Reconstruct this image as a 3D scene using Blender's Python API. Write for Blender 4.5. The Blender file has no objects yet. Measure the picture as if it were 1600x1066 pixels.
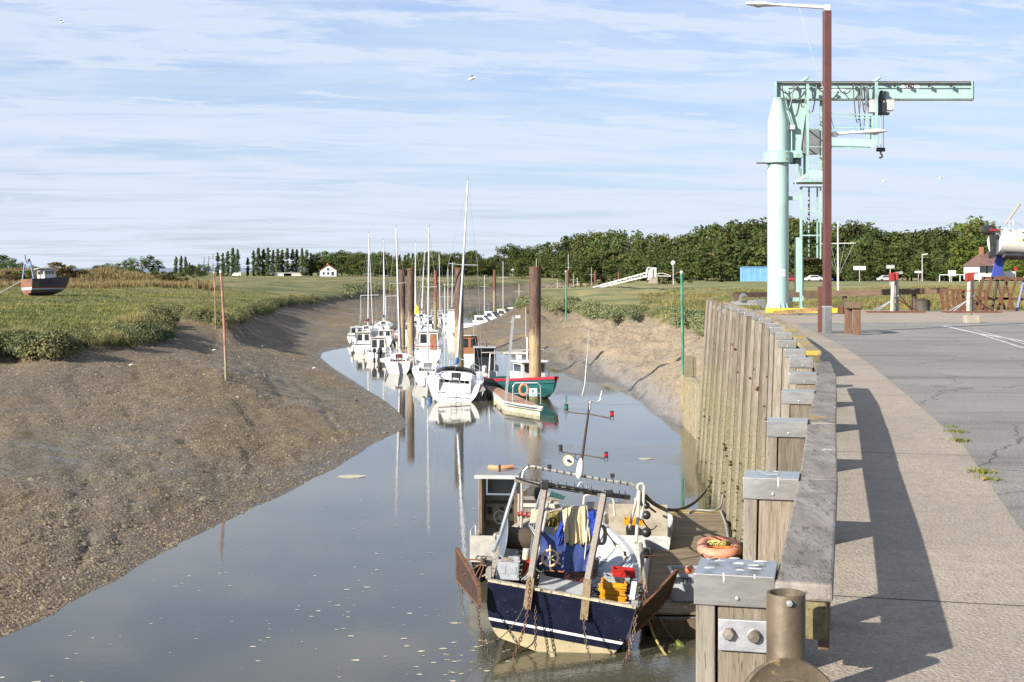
import bpy, math, random
import numpy as np
from mathutils import Vector, Matrix
random.seed(7); np.random.seed(7)
S = bpy.context.scene
COL = S.collection
R = math.radians
# ------------------------------------------------------------------ camera, light, exposure
F = 2150.0            # focal length in pixels of a 1600 px wide frame
CAMZ = 8.3            # metres above the water; the quay is at 6.68
HOR = 424.0
cam = bpy.data.objects.new('camera', bpy.data.cameras.new('camera')); COL.objects.link(cam)
cam.location = (0, 0, CAMZ); cam.rotation_euler = (R(90), 0, 0)
cam.data.sensor_width = 36; cam.data.lens = F / 1600 * 36
cam.data.shift_y = -(533 - HOR) / 1600
cam.data.clip_start = .1; cam.data.clip_end = 12000
S.camera = cam
SUN_EL = R(24.5); SUN_DIR = Vector((-1.55, -1.38, 0)).normalized()      # towards the sun, on the ground plane
sd = bpy.data.lights.new('sun', 'SUN'); sd.energy = 5.0; sd.angle = R(.55); sd.color = (1, .93, .83)
sun = bpy.data.objects.new('sun', sd); COL.objects.link(sun)
sv = Vector((SUN_DIR.x * math.cos(SUN_EL), SUN_DIR.y * math.cos(SUN_EL), math.sin(SUN_EL)))
sun.rotation_euler = (-sv).to_track_quat('-Z', 'Y').to_euler()
sun.location = (-30, -30, 40)
W = bpy.data.worlds.new('World'); S.world = W; W.use_nodes = True
def make_world():
    nt = W.node_tree; N = nt.nodes; L = nt.links; N.clear()
    out = N.new('ShaderNodeOutputWorld'); bg = N.new('ShaderNodeBackground'); bg.inputs[1].default_value = .05
    sky = N.new('ShaderNodeTexSky'); sky.sky_type = 'NISHITA'; sky.sun_disc = False
    sky.sun_elevation = SUN_EL; sky.sun_rotation = math.atan2(SUN_DIR.x, SUN_DIR.y)
    sky.air_density = 1.15; sky.dust_density = .7; sky.ozone_density = 4.0; sky.altitude = 0
    tc = N.new('ShaderNodeTexCoord'); sep = N.new('ShaderNodeSeparateXYZ'); L.new(tc.outputs['Generated'], sep.inputs[0])
    def m(op, a, b=None, c=None):
        n = N.new('ShaderNodeMath'); n.operation = op
        for i, v in enumerate((a, b, c)):
            if v is None: continue
            if isinstance(v, (int, float)): n.inputs[i].default_value = v
            else: L.new(v, n.inputs[i])
        return n.outputs[0]
    z = m('MAXIMUM', sep.outputs[2], .0); zz = m('ADD', z, .07)
    px = m('DIVIDE', sep.outputs[0], zz); py = m('DIVIDE', sep.outputs[1], zz)
    # long thin streaks of cirrus lying a little oblique to the view
    def layer(ax, bx, ay, by, scale, det, lo, hi, w, off):
        c = N.new('ShaderNodeCombineXYZ')
        L.new(m('ADD', m('MULTIPLY', px, ax), m('MULTIPLY', py, bx)), c.inputs[0])
        L.new(m('ADD', m('MULTIPLY', px, ay), m('MULTIPLY', py, by)), c.inputs[1])
        c.inputs[2].default_value = off
        t = N.new('ShaderNodeTexNoise'); t.inputs['Scale'].default_value = scale; t.inputs['Detail'].default_value = det
        t.inputs['Roughness'].default_value = .62; t.inputs['Distortion'].default_value = .5
        L.new(c.outputs[0], t.inputs[0])
        r = N.new('ShaderNodeMapRange'); r.interpolation_type = 'SMOOTHSTEP'; r.clamp = True
        r.inputs[1].default_value = lo; r.inputs[2].default_value = hi; r.inputs[4].default_value = w
        L.new(t.outputs[0], r.inputs[0]); return r.outputs[0]
    l1 = layer(.30, .06, -.15, 1.0, 1.1, 9, .34, .68, .80, 3.7)
    l2 = layer(.8, .35, -.5, 1.7, 1.9, 8, .40, .76, .55, 9.1)
    l3 = layer(1.3, .5, -.7, 2.6, 2.3, 7, .44, .72, .5, 5.3)
    cl = m('MINIMUM', m('ADD', m('ADD', l1, l2), l3), .88)
    fade = N.new('ShaderNodeMapRange'); fade.inputs[1].default_value = -.02; fade.inputs[2].default_value = .10
    fade.inputs[3].default_value = .9; fade.inputs[4].default_value = 1; L.new(z, fade.inputs[0])
    cl = m('MULTIPLY', cl, fade.outputs[0])
    # near the horizon the thin cloud merges into a pale even veil
    veil = N.new('ShaderNodeMapRange'); veil.inputs[1].default_value = .0; veil.inputs[2].default_value = .26
    veil.inputs[3].default_value = .93; veil.inputs[4].default_value = .42; veil.interpolation_type = 'SMOOTHSTEP'; L.new(z, veil.inputs[0])
    l4 = layer(.55, .15, -.25, 1.5, 1.3, 8, .32, .66, .62, 12.4)
    cl = m('MINIMUM', m('MAXIMUM', cl, m('MULTIPLY', veil.outputs[0], m('ADD', .62, l4))), .95)
    mix = N.new('ShaderNodeMix'); mix.data_type = 'RGBA'
    tint = N.new('ShaderNodeMix'); tint.data_type = 'RGBA'; tint.blend_type = 'MULTIPLY'; tint.inputs[0].default_value = 1; L.new(sky.outputs[0], tint.inputs[6]); tint.inputs[7].default_value = (.92, 1.08, 1.5, 1)
    L.new(cl, mix.inputs[0]); L.new(tint.outputs[2], mix.inputs[6]); mix.inputs[7].default_value = (7.0, 7.8, 9.1, 1)
    L.new(mix.outputs[2], bg.inputs[0]); L.new(bg.outputs[0], out.inputs[0])
make_world()
S.view_settings.view_transform = 'Standard'; S.view_settings.look = 'None'
S.view_settings.gamma = 1; S.view_settings.exposure = 1.12; S.view_settings.use_curve_mapping = False
S.cycles.max_bounces = 6; S.cycles.diffuse_bounces = 1; S.cycles.glossy_bounces = 4; S.cycles.transmission_bounces = 4
S.cycles.transparent_max_bounces = 6; S.cycles.caustics_reflective = False; S.cycles.caustics_refractive = False
S.cycles.sample_clamp_indirect = 8

# ------------------------------------------------------------------ helpers
def Pz(x, y, z):
    """the place at height z that the photograph shows at pixel (x, y)"""
    d = (CAMZ - z) / (y - HOR)
    return Vector(((x - 800) * d, F * d, z))
def Pd(x, y, d):
    """the same, at a known distance d"""
    return Vector(((x - 800) * d / F, d, CAMZ - (y - HOR) * d / F))
def tag(o, label=None, cat=None, group=None, kind=None):
    if label: o['label'] = label
    if cat: o['category'] = cat
    if group: o['group'] = group
    if kind: o['kind'] = kind
    return o
ORG = {}
def thing(name, label, cat, loc=(0, 0, 0), rz=0, group=None):
    o = bpy.data.objects.new(name, None); COL.objects.link(o); o.empty_display_size = .2
    o.location = loc; o.rotation_euler = (0, 0, rz); ORG[o.name] = Vector(loc)
    return tag(o, label, cat, group)
def dup(root, loc=None, rz=None, label=None, group=None, scale=None, parent=None):
    r = root.copy(); COL.objects.link(r)
    if parent is not None: r.parent = parent
    if loc is not None: r.location = loc; ORG[r.name] = Vector(loc)
    if rz is not None: r.rotation_euler = (0, 0, rz)
    if scale is not None: r.scale = (scale,) * 3 if isinstance(scale, (int, float)) else scale
    if label: r['label'] = label
    if group: r['group'] = group
    for ch in list(root.children):
        dup(ch, parent=r)
    return r
class MB:
    def __init__(s, M=None): s.v = []; s.f = []; s.mi = []; s.M = M; s.m = 0
    def add(s, vs, fs):
        o = len(s.v)
        if s.M is not None: vs = [s.M @ Vector(v) for v in vs]
        s.v.extend([tuple(v) for v in vs]); s.f.extend([tuple(i + o for i in f) for f in fs]); s.mi.extend([s.m] * len(fs)); return s
    def box(s, c, size, rot=None):
        c = Vector(c); hx, hy, hz = size[0] / 2, size[1] / 2, size[2] / 2
        vs = [Vector((x, y, z)) for x in (-hx, hx) for y in (-hy, hy) for z in (-hz, hz)]
        if rot is not None:
            if isinstance(rot, (int, float)): rot = Matrix.Rotation(rot, 3, 'Z')
            vs = [rot @ v for v in vs]
        return s.add([v + c for v in vs], [(0, 1, 3, 2), (4, 6, 7, 5), (0, 4, 5, 1), (2, 3, 7, 6), (0, 2, 6, 4), (1, 5, 7, 3)])
    def bar(s, p, q, w, h=None, up=(0, 0, 1)):
        h = w if h is None else h
        p = Vector(p); q = Vector(q); t = (q - p).normalized(); u = Vector(up)
        if abs(t.dot(u)) > .97: u = Vector((0, 1, 0))
        a = t.cross(u).normalized(); b = a.cross(t).normalized()
        vs = [e + a * sx * w / 2 + b * sz * h / 2 for e in (p, q) for sx, sz in ((-1, -1), (1, -1), (1, 1), (-1, 1))]
        return s.add(vs, [(0, 3, 2, 1), (4, 5, 6, 7), (0, 1, 5, 4), (1, 2, 6, 5), (2, 3, 7, 6), (3, 0, 4, 7)])
    def tube(s, pts, r, n=6, closed=False, caps=True):
        pts = [Vector(p) for p in pts]; m = len(pts)
        rs = r if isinstance(r, (list, tuple)) else [r] * m
        vs = []; prev = None
        for i, p in enumerate(pts):
            a = pts[(i - 1) % m] if (i > 0 or closed) else p; b = pts[(i + 1) % m] if (i < m - 1 or closed) else p
            t = (b - a); t = t.normalized() if t.length > 1e-9 else Vector((0, 0, 1))
            if prev is None:
                u = Vector((0, 0, 1)) if abs(t.z) < .9 else Vector((1, 0, 0)); x = t.cross(u).normalized()
            else:
                x = (prev - t * prev.dot(t)); x = x.normalized() if x.length > 1e-6 else prev
            prev = x; y = t.cross(x)
            for k in range(n):
                an = 2 * math.pi * k / n; vs.append(p + (x * math.cos(an) + y * math.sin(an)) * rs[i])
        fs = []
        for i in range(m if closed else m - 1):
            j = (i + 1) % m
            for k in range(n):
                l = (k + 1) % n; fs.append((i * n + k, i * n + l, j * n + l, j * n + k))
        if caps and not closed: fs.append(tuple(range(n))[::-1]); fs.append(tuple((m - 1) * n + k for k in range(n)))
        return s.add(vs, fs)
    def lathe(s, prof, c=(0, 0, 0), n=20, axis=None, cap=True):
        c = Vector(c); Q = Matrix.Identity(3) if axis is None else Vector(axis).to_track_quat('Z', 'Y').to_matrix()
        vs = []; fs = []
        for r, z in prof:
            for k in range(n):
                an = 2 * math.pi * k / n; vs.append(c + Q @ Vector((r * math.cos(an), r * math.sin(an), z)))
        for i in range(len(prof) - 1):
            for k in range(n):
                l = (k + 1) % n; fs.append((i * n + k, i * n + l, (i + 1) * n + l, (i + 1) * n + k))
        if cap:
            if prof[0][0] > 1e-4: fs.append(tuple(range(n))[::-1])
            if prof[-1][0] > 1e-4: fs.append(tuple((len(prof) - 1) * n + k for k in range(n)))
        return s.add(vs, fs)
    def grid(s, rows, closed=False):
        m = len(rows[0]); vs = [v for r in rows for v in r]; fs = []
        for i in range(len(rows) - 1):
            for k in range(m if closed else m - 1):
                l = (k + 1) % m; fs.append((i * m + k, i * m + l, (i + 1) * m + l, (i + 1) * m + k))
        return s.add(vs, fs)
    def poly(s, pts): return s.add(pts, [tuple(range(len(pts)))])
    def slab(s, pts, t):
        """a plate: outline pts pushed along vector t"""
        t = Vector(t); pts = [Vector(p) for p in pts]; n = len(pts)
        return s.add(pts + [p + t for p in pts], [tuple(range(n))[::-1], tuple(range(n, 2 * n))] + [(i, (i + 1) % n, n + (i + 1) % n, n + i) for i in range(n)])
    def build(s, name, mats, parent=None, smooth=False, bevel=0, solid=0, kind=None):
        org = ORG.get(parent.name, Vector()) if parent is not None else Vector()
        me = bpy.data.meshes.new(name)
        me.from_pydata([(v[0] - org.x, v[1] - org.y, v[2] - org.z) for v in s.v], [], s.f)
        if not isinstance(mats, (list, tuple)): mats = [mats]
        for m in mats: me.materials.append(m)
        if len(mats) > 1: me.polygons.foreach_set('material_index', s.mi)
        if smooth: me.polygons.foreach_set('use_smooth', [True] * len(me.polygons))
        me.update()
        o = bpy.data.objects.new(name, me); COL.objects.link(o)
        if parent is not None: o.parent = parent
        ORG[o.name] = org
        if solid: md = o.modifiers.new('solid', 'SOLIDIFY'); md.thickness = solid; md.offset = 0
        if bevel: md = o.modifiers.new('bevel', 'BEVEL'); md.width = bevel; md.segments = 2; md.limit_method = 'ANGLE'; md.angle_limit = R(40)
        if smooth:
            try: me.set_sharp_from_angle(angle=R(42))
            except Exception: pass
        if kind: o['kind'] = kind
        return o
def single(mb, name, mats, label, cat, group=None, kind=None, origin=None, **k):
    """a thing that is one mesh, its origin moved to its own base"""
    xs = [v[0] for v in mb.v]; ys = [v[1] for v in mb.v]; zs = [v[2] for v in mb.v]
    c = Vector(((min(xs) + max(xs)) / 2, (min(ys) + max(ys)) / 2, min(zs))) if origin is None else Vector(origin)
    mb.v = [(v[0] - c.x, v[1] - c.y, v[2] - c.z) for v in mb.v]
    o = mb.build(name, mats, **k); o.location = c; ORG[o.name] = c
    return tag(o, label, cat, group, kind)
def lerp(a, b, t): return a + (b - a) * t
def smooth01(x): x = np.clip(x, 0, 1); return x * x * (3 - 2 * x)
# numpy value noise
def vnoise(x, y, seed=0):
    xi = np.floor(x).astype(np.int64); yi = np.floor(y).astype(np.int64); fx = x - xi; fy = y - yi
    def h(a, b):
        n = (a * 374761393 + b * 668265263 + seed * 1442695041) & 0xffffffff
        n = ((n ^ (n >> 13)) * 1274126177) & 0xffffffff
        return ((n ^ (n >> 16)) & 0xffffff) / float(0xffffff)
    fx = fx * fx * (3 - 2 * fx); fy = fy * fy * (3 - 2 * fy)
    return (h(xi, yi) * (1 - fx) + h(xi + 1, yi) * fx) * (1 - fy) + (h(xi, yi + 1) * (1 - fx) + h(xi + 1, yi + 1) * fx) * fy
def fbm(x, y, o=4, seed=0):
    r = 0; a = .5
    for i in range(o): r = r + a * (vnoise(x, y, seed + i) * 2 - 1); x = x * 2.03 + 17; y = y * 2.03 + 5; a *= .5
    return r

# ------------------------------------------------------------------ materials
MATS = {}
class NT:
    def __init__(s, name):
        s.mat = bpy.data.materials.new(name); s.mat.use_nodes = True; s.nt = s.mat.node_tree
        s.b = s.nt.nodes['Principled BSDF']; s.out = s.nt.nodes['Material Output']; MATS[name] = s.mat
    def n(s, t, **kw):
        n = s.nt.nodes.new(t)
        for k, v in kw.items(): setattr(n, k, v)
        return n
    def set(s, sock, v):
        if isinstance(v, bpy.types.NodeSocket): s.nt.links.new(v, sock)
        else:
            if isinstance(v, (tuple, list)) and len(v) == 3 and len(sock.default_value) == 4: v = (*v, 1)
            sock.default_value = v
    def math(s, op, a, b=None, c=None):
        n = s.n('ShaderNodeMath', operation=op)
        for i, v in enumerate((a, b, c)):
            if v is not None: s.set(n.inputs[i], v)
        return n.outputs[0]
    def mix(s, f, a, b, mode='MIX'):
        n = s.n('ShaderNodeMix', data_type='RGBA', blend_type=mode); s.set(n.inputs[0], f); s.set(n.inputs[6], a); s.set(n.inputs[7], b); return n.outputs[2]
    def range(s, v, a, b, c=0., d=1.):
        n = s.n('ShaderNodeMapRange', interpolation_type='SMOOTHSTEP')
        for i, q in enumerate((v, a, b, c, d)): s.set(n.inputs[i], q)
        return n.outputs[0]
    def coord(s, stretch=(1, 1, 1), world=False, rnd=True):
        if world: v = s.n('ShaderNodeNewGeometry').outputs['Position']
        else: v = s.n('ShaderNodeTexCoord').outputs['Object']
        if rnd and not world:
            oi = s.n('ShaderNodeObjectInfo'); a = s.n('ShaderNodeVectorMath', operation='ADD'); s.nt.links.new(v, a.inputs[0])
            s.nt.links.new(s.math('MULTIPLY', oi.outputs['Random'], 61.7), a.inputs[1]); v = a.outputs[0]
        m = s.n('ShaderNodeVectorMath', operation='MULTIPLY'); s.nt.links.new(v, m.inputs[0]); m.inputs[1].default_value = stretch
        return m.outputs[0]
    def noise(s, co, scale, det=4, rough=.55, dist=0):
        n = s.n('ShaderNodeTexNoise'); s.nt.links.new(co, n.inputs[0]); n.inputs['Scale'].default_value = scale
        n.inputs['Detail'].default_value = det; n.inputs['Roughness'].default_value = rough; n.inputs['Distortion'].default_value = dist
        return n.outputs[0]
    def vor(s, co, scale, out='Distance', feat='F1'):
        n = s.n('ShaderNodeTexVoronoi', feature=feat); s.nt.links.new(co, n.inputs[0]); n.inputs['Scale'].default_value = scale
        return n.outputs[out]
    def bump(s, h, strength=.3, dist=.02, prev=None):
        n = s.n('ShaderNodeBump'); s.set(n.inputs['Height'], h); n.inputs['Strength'].default_value = strength; n.inputs['Distance'].default_value = dist
        if prev is not None: s.nt.links.new(prev, n.inputs['Normal'])
        return n.outputs[0]
    def fin(s, col, rough=.6, normal=None, metal=0, spec=None):
        s.set(s.b.inputs['Base Color'], col); s.set(s.b.inputs['Roughness'], rough); s.set(s.b.inputs['Metallic'], metal)
        if normal is not None: s.nt.links.new(normal, s.b.inputs['Normal'])
        if spec is not None: s.b.inputs['Specular IOR Level'].default_value = spec
        return s.mat
def pm(name, c1, c2=None, scale=4, rough=.55, metal=0, bump=.15, stretch=(1, 1, 1), spot=None, sscale=9, samt=(.62, .72), vary=.12, bd=.01, spec=None):
    """a worn, slightly mottled surface: two tones, optional spots (rust, dirt, chips), fine relief"""
    t = NT(name); co = t.coord(stretch)
    c2 = c2 or tuple(x * .78 for x in c1)
    col = t.mix(t.range(t.noise(co, scale, 5, .6), .35, .68), c1, c2)
    if spot: col = t.mix(t.range(t.noise(co, sscale, 5, .7), samt[0], samt[1]), col, spot)
    oi = t.n('ShaderNodeObjectInfo'); hv = t.n('ShaderNodeHueSaturation'); t.nt.links.new(col, hv.inputs['Color'])
    t.nt.links.new(t.math('ADD', t.math('MULTIPLY', oi.outputs['Random'], vary), 1 - vary / 2), hv.inputs['Value'])
    rr = t.math('ADD', t.math('MULTIPLY', t.noise(co, scale * 3, 3), .25), rough - .12)
    nm = t.bump(t.noise(co, scale * 7, 4, .6), bump, bd) if bump else None
    return t.fin(hv.outputs[0], rr, nm, metal, spec)
def wood(name, c1, c2, c3, gs=(9, 9, .7), rough=.8, algae=None, bump=.5, lichen=None, cracks=None, var=.35):
    """weathered timber, grain along local z unless gs says otherwise; algae = (z0, z1, colour) is growth below the tide line"""
    t = NT(name); co = t.coord(gs)
    g = t.noise(co, 3.2, 8, .68, .6); g2 = t.noise(co, 11, 4, .6)
    col = t.mix(t.range(g, .34, .66), c1, c2); col = t.mix(t.range(g2, .58, .70), col, c3)
    big = t.noise(t.coord((1, 1, .6)), 2.1, 3); col = t.mix(t.range(big, .4, .7, 0, .45), col, tuple(x * .62 for x in c2))
    oi = t.n('ShaderNodeObjectInfo'); hv = t.n('ShaderNodeHueSaturation'); t.nt.links.new(col, hv.inputs['Color'])
    t.nt.links.new(t.math('ADD', t.math('MULTIPLY', oi.outputs['Random'], var), 1 - var / 2), hv.inputs['Value']); col = hv.outputs[0]
    h = t.math('ADD', t.math('MULTIPLY', g, .8), t.math('MULTIPLY', g2, .5))
    if algae or lichen:
        wc = t.coord(world=True); sp = t.n('ShaderNodeSeparateXYZ'); t.nt.links.new(wc, sp.inputs[0]); z = sp.outputs[2]
        nz = t.noise(wc, 1.3, 5, .6)
        if algae:
            zz = t.math('ADD', z, t.math('MULTIPLY', nz, 2.4)); f = t.range(zz, algae[1], algae[0])
            crust = t.noise(wc, 22, 4, .7)
            ac = t.mix(t.range(crust, .38, .62), algae[2], algae[3])
            ac = t.mix(t.range(t.noise(wc, .9, 4), .5, .66, 0, .6), ac, (.19, .185, .085))
            ac = t.mix(t.range(zz, 2.3, 1.2, 0, .75), ac, (.055, .050, .030)); col = t.mix(t.math('MULTIPLY', f, .85), col, ac); h = t.math('ADD', h, t.math('MULTIPLY', t.math('MULTIPLY', crust, f), 1.6))
        if lichen:
            f = t.range(t.noise(wc, lichen[1], 5, .65), lichen[2], lichen[2] + .07); col = t.mix(f, col, lichen[0])
    if cracks:
        cc = t.coord(cracks); d_ = t.n('ShaderNodeTexVoronoi', feature='DISTANCE_TO_EDGE'); ad = t.n('ShaderNodeVectorMath', operation='ADD'); nz_ = t.n('ShaderNodeTexNoise'); t.nt.links.new(cc, nz_.inputs[0]); nz_.inputs['Scale'].default_value = 4; t.nt.links.new(cc, ad.inputs[0]); t.nt.links.new(nz_.outputs['Color'], ad.inputs[1]); t.nt.links.new(ad.outputs[0], d_.inputs[0]); d_.inputs['Scale'].default_value = 2.2
        ck = t.math('MULTIPLY', t.range(d_.outputs['Distance'], .035, .0), t.range(t.noise(t.coord(), 2.6, 3), .46, .56)); col = t.mix(t.math('MULTIPLY', ck, .85), col, (.03, .025, .022)); h = t.math('SUBTRACT', h, t.math('MULTIPLY', ck, 1.5))
        sp2 = t.range(t.noise(t.coord((1.6, .8, 1)), 6, 4, .6), .69, .73); col = t.mix(t.math('MULTIPLY', sp2, .8), col, (.62, .62, .58))
    return t.fin(col, rough, t.bump(h, bump, .012), 0, .25)
# ------------------------------------------------------------------ terrain, water
QZ = 6.68
# plan of the quay's timber face (water side edge of the pile heads), from near to far
WALL = [(-1.1, -3.2), (-.45, .0), (.14, 2.75), (.735, 5.5), (1.36, 8.05), (2.04, 10.98), (2.69, 13.7), (3.27, 16.2), (3.80, 18.8), (4.21, 21.2), (4.62, 23.9), (5.08, 26.5),
        (5.47, 29.1), (5.85, 31.7), (6.20, 34.5), (6.50, 37.2), (6.76, 40), (7.01, 42.8), (7.25, 45.6), (7.49, 48.4), (7.72, 51.2), (7.95, 54), (8.16, 56.6), (8.35, 59)]
def wall_x(Y):
    return float(np.interp(Y, [p[1] for p in WALL], [p[0] for p in WALL]))
def build_terrain_data():
    NU, NV = 560, 640
    u = np.linspace(-1, 1, NU); s = .30 * u + .75 * u ** 3 + .35 * u ** 9          # X = s * (Y + 25)
    t = np.linspace(0, math.log(2700 / 15.), NV); Yv = 15 * np.exp(t) - 25
    return s, Yv
TS, TY = build_terrain_data()
def contour_cells(shape, su, yv, cons):
    s_ = np.zeros(shape); w_ = np.zeros(shape)
    for z, pts in cons:
        pts = [Vector(p) for p in pts]
        for a, b in zip(pts[:-1], pts[1:]):
            n = int(max(40, (b - a).length * 6)); n = min(n, 1500)
            k = np.linspace(0, 1, n); X = a.x + (b.x - a.x) * k; Y = a.y + (b.y - a.y) * k
            Z = a.z + (b.z - a.z) * k if z is None else np.full(n, z)
            i = np.round(np.interp(Y, yv, np.arange(len(yv)))).astype(int); j = np.round(np.interp(X / (Y + 25), su, np.arange(len(su)))).astype(int)
            np.add.at(s_, (i, j), Z); np.add.at(w_, (i, j), 1)
    return s_, w_
def px(z, *pp): return (z, [Pz(x, y, z) for x, y in pp])
def wd(z, *pp): return (z, [Vector((x, y, z)) for x, y in pp])
c = []
# left waterline, with the pool's tip, then the far reach
L0 = [Vector((-23, -9.5, 0)), Vector((-15.5, 12, 0)), Vector((-13.0, 24, 0))] + [Pz(x, y, 0) for x, y in ((0, 994), (71, 966), (124, 930), (180, 908), (240, 868), (293, 842), (347, 816), (405, 788), (447, 772), (480, 751), (519, 735), (542, 720), (566, 706), (583, 694), (621, 678), (641, 666), (632, 650), (612, 633), (580, 613), (542, 590), (516, 574), (496, 558), (501, 550), (520, 546), (549, 542), (575, 530), (606, 520), (660, 508), (724, 500), (800, 484), (840, 475), (870, 467))]
c.append((0, L0))
c.append((.9, [Pz(x, y, .9) for x, y in ((0, 832), (150, 777), (280, 722), (380, 672), (430, 636), (446, 604), (440, 575), (432, 552), (440, 534), (480, 524), (530, 517), (570, 511), (600, 505), (660, 490), (740, 476), (800, 467))]))
R0 = [Pz(x, y, 0) for x, y in ((1080, 671), (1067, 665), (1031, 652), (1018, 640), (996.6, 618), (970, 601), (940, 584), (909, 575), (884, 572), (860, 571), (817, 564), (775, 548), (742, 541), (712, 529), (706, 520), (724, 511), (760, 503), (795, 493), (820, 484), (850, 474), (885, 467))]
c.append((0, R0))
# channel floor
c.append((None, [Vector((-9, -9, -1.6)), Vector((-5, 20, -1.6)), Vector((-1, 40, -1.6)), Vector((2, 60, -1.5)), Vector((3, 75, -1.4)), Vector((1, 95, -1.2)), Pz(740, 590, -1), Pz(640, 545, -.9), Pz(645, 515, -.7), Pz(720, 496, -.6), Pz(800, 480, -.5), Pz(850, 470, -.4), Pz(880, 463.5, -.3)]))
c.append((-1.6, [Vector((x + .6, y, 0)) for x, y in WALL[:-1]])); c.append((-1.6, [Vector((x - 1.5, y, 0)) for x, y in WALL[:-1]]))
c.append((-.8, [Vector((8.9, 59, 0)), Vector((9.0, 65, 0)), Vector((9.4, 72.5, 0))]))
# mud behind the low sheet piling, up to the bank
c.append(wd(2.2, (9.6, 65), (10.0, 75))); c.append(wd(2.6, (11.2, 62), (12, 80)))
c.append(px(1.9, (905, 530), (960, 540), (1010, 548), (1055, 560)))
c.append(px(1.0, (884, 553), (930, 562), (985, 580), (1040, 612), (1066, 630)))
c.append((None, [Pd(722, 515, 172), Pd(745, 509, 170), Pd(790, 505, 176), Pd(836, 499, 172), Pd(870, 503, 155)]))
# right bank: foot of the plants, then the level of the marsh
c.append((3.3, [Pz(x, y, 3.3) for x, y in ((808, 478), (822, 486), (859, 491), (885, 487), (897, 484), (912, 489), (924, 498), (975, 499), (1011, 497), (1044, 510), (1083, 507))] + [Vector((14.6, 92, 0)), Vector((13.6, 75, 0)), Vector((13, 62, 0))]))
c.append((4.1, [Pz(x, y, 4.1) for x, y in ((815, 466), (850, 473), (885, 471), (905, 469), (924, 477), (975, 480), (1044, 485))] + [Vector((18.5, 92, 0)), Vector((17, 75, 0)), Vector((16, 62, 0))]))
c.append(px(4.9, (835, 456), (860, 456), (900, 456), (960, 457), (1040, 459)))
c.append(px(3.2, (885, 453), (925, 452)))
c.append(wd(6.42, (9.2, 57.6), (20, 57.6), (45, 57.6), (90, 57.6))); c.append(wd(6.3, (20, 66), (40, 70), (90, 70)))
c.append(wd(5.6, (9.5, 40), (6, 20), (3, 2), (2.0, -9))); c.append(wd(5.8, (70, 50), (40, 20), (20, -9)))
c.append(wd(6.3, (60, 150), (100, 150), (200, 150))); c.append(wd(6.45, (40, 255), (100, 255), (300, 255)))
c.append(px(5.9, (1000, 443), (1100, 443)))
# left bank and marsh
LV = [Vector((-46, -9, 0)), Vector((-40, 25, 0)), Vector((-34, 58, 0))] + [Pz(x, y, 3.15) for x, y in ((0, 563), (60, 567), (100, 567), (148, 550), (200, 547), (235, 542), (256, 534), (262, 522), (246, 509), (236, 500), (244, 494), (265, 494), (287, 502), (307, 508), (340, 512), (362, 512), (388, 496))]
c.append((3.15, LV)); c.append((None, [Pz(388, 496, 3.15), Pz(415, 489, 3.1)] + [Pz(x, y, 3.0) for x, y in ((452, 481), (520, 471), (600, 459), (680, 456), (735, 452.5), (800, 448), (850, 445.5), (900, 444))]))
c.append(px(3.7, (452, 472), (520, 463), (600, 453), (680, 450), (735, 447), (800, 443), (850, 441.3))); c.append(px(5.0, (440, 447), (520, 445), (600, 442), (680, 440), (735, 438)))
c.append(px(1.5, (850, 452.5), (900, 451))); c.append(px(1.6, (480, 505), (560, 487), (640, 473), (720, 465), (790, 459)))
c.append((3.9, [Vector((-58, -9, 0)), Vector((-52, 25, 0)), Vector((-44, 62, 0))] + [Pz(x, y, 3.9) for x, y in ((-60, 532), (0, 530), (100, 526), (160, 519), (205, 500), (225, 487), (246, 480), (275, 481), (307, 488), (352, 494), (380, 484))]))
c.append((2.2, [Pz(x, y, 2.2) for x, y in ((0, 640), (120, 618), (230, 600), (330, 590), (352, 588), (352, 556), (340, 530))]))
c.append((1.6, [Pz(x, y, 1.6) for x, y in ((395, 606), (396, 580), (390, 552), (385, 532))]))
c.append(wd(5.0, (-66, 125), (-60, 165), (-56, 260))); c.append(wd(5.0, (-140, 110), (-120, 200)))
c.append(wd(5.5, (-200, 480), (-90, 520), (-20, 620), (40, 640), (80, 480), (95, 330))); c.append(wd(5.95, (-600, 800), (-200, 780), (0, 780), (150, 700), (400, 600)))
c.append(wd(5.9, (-1400, 1900), (1400, 1900))); c.append(wd(5.9, (-1900, 2600), (1900, 2600)))
c.append(wd(5.0, (-95, -9), (-95, 60))); c.append(wd(6.5, (400, 100), (400, 300)))
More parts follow.
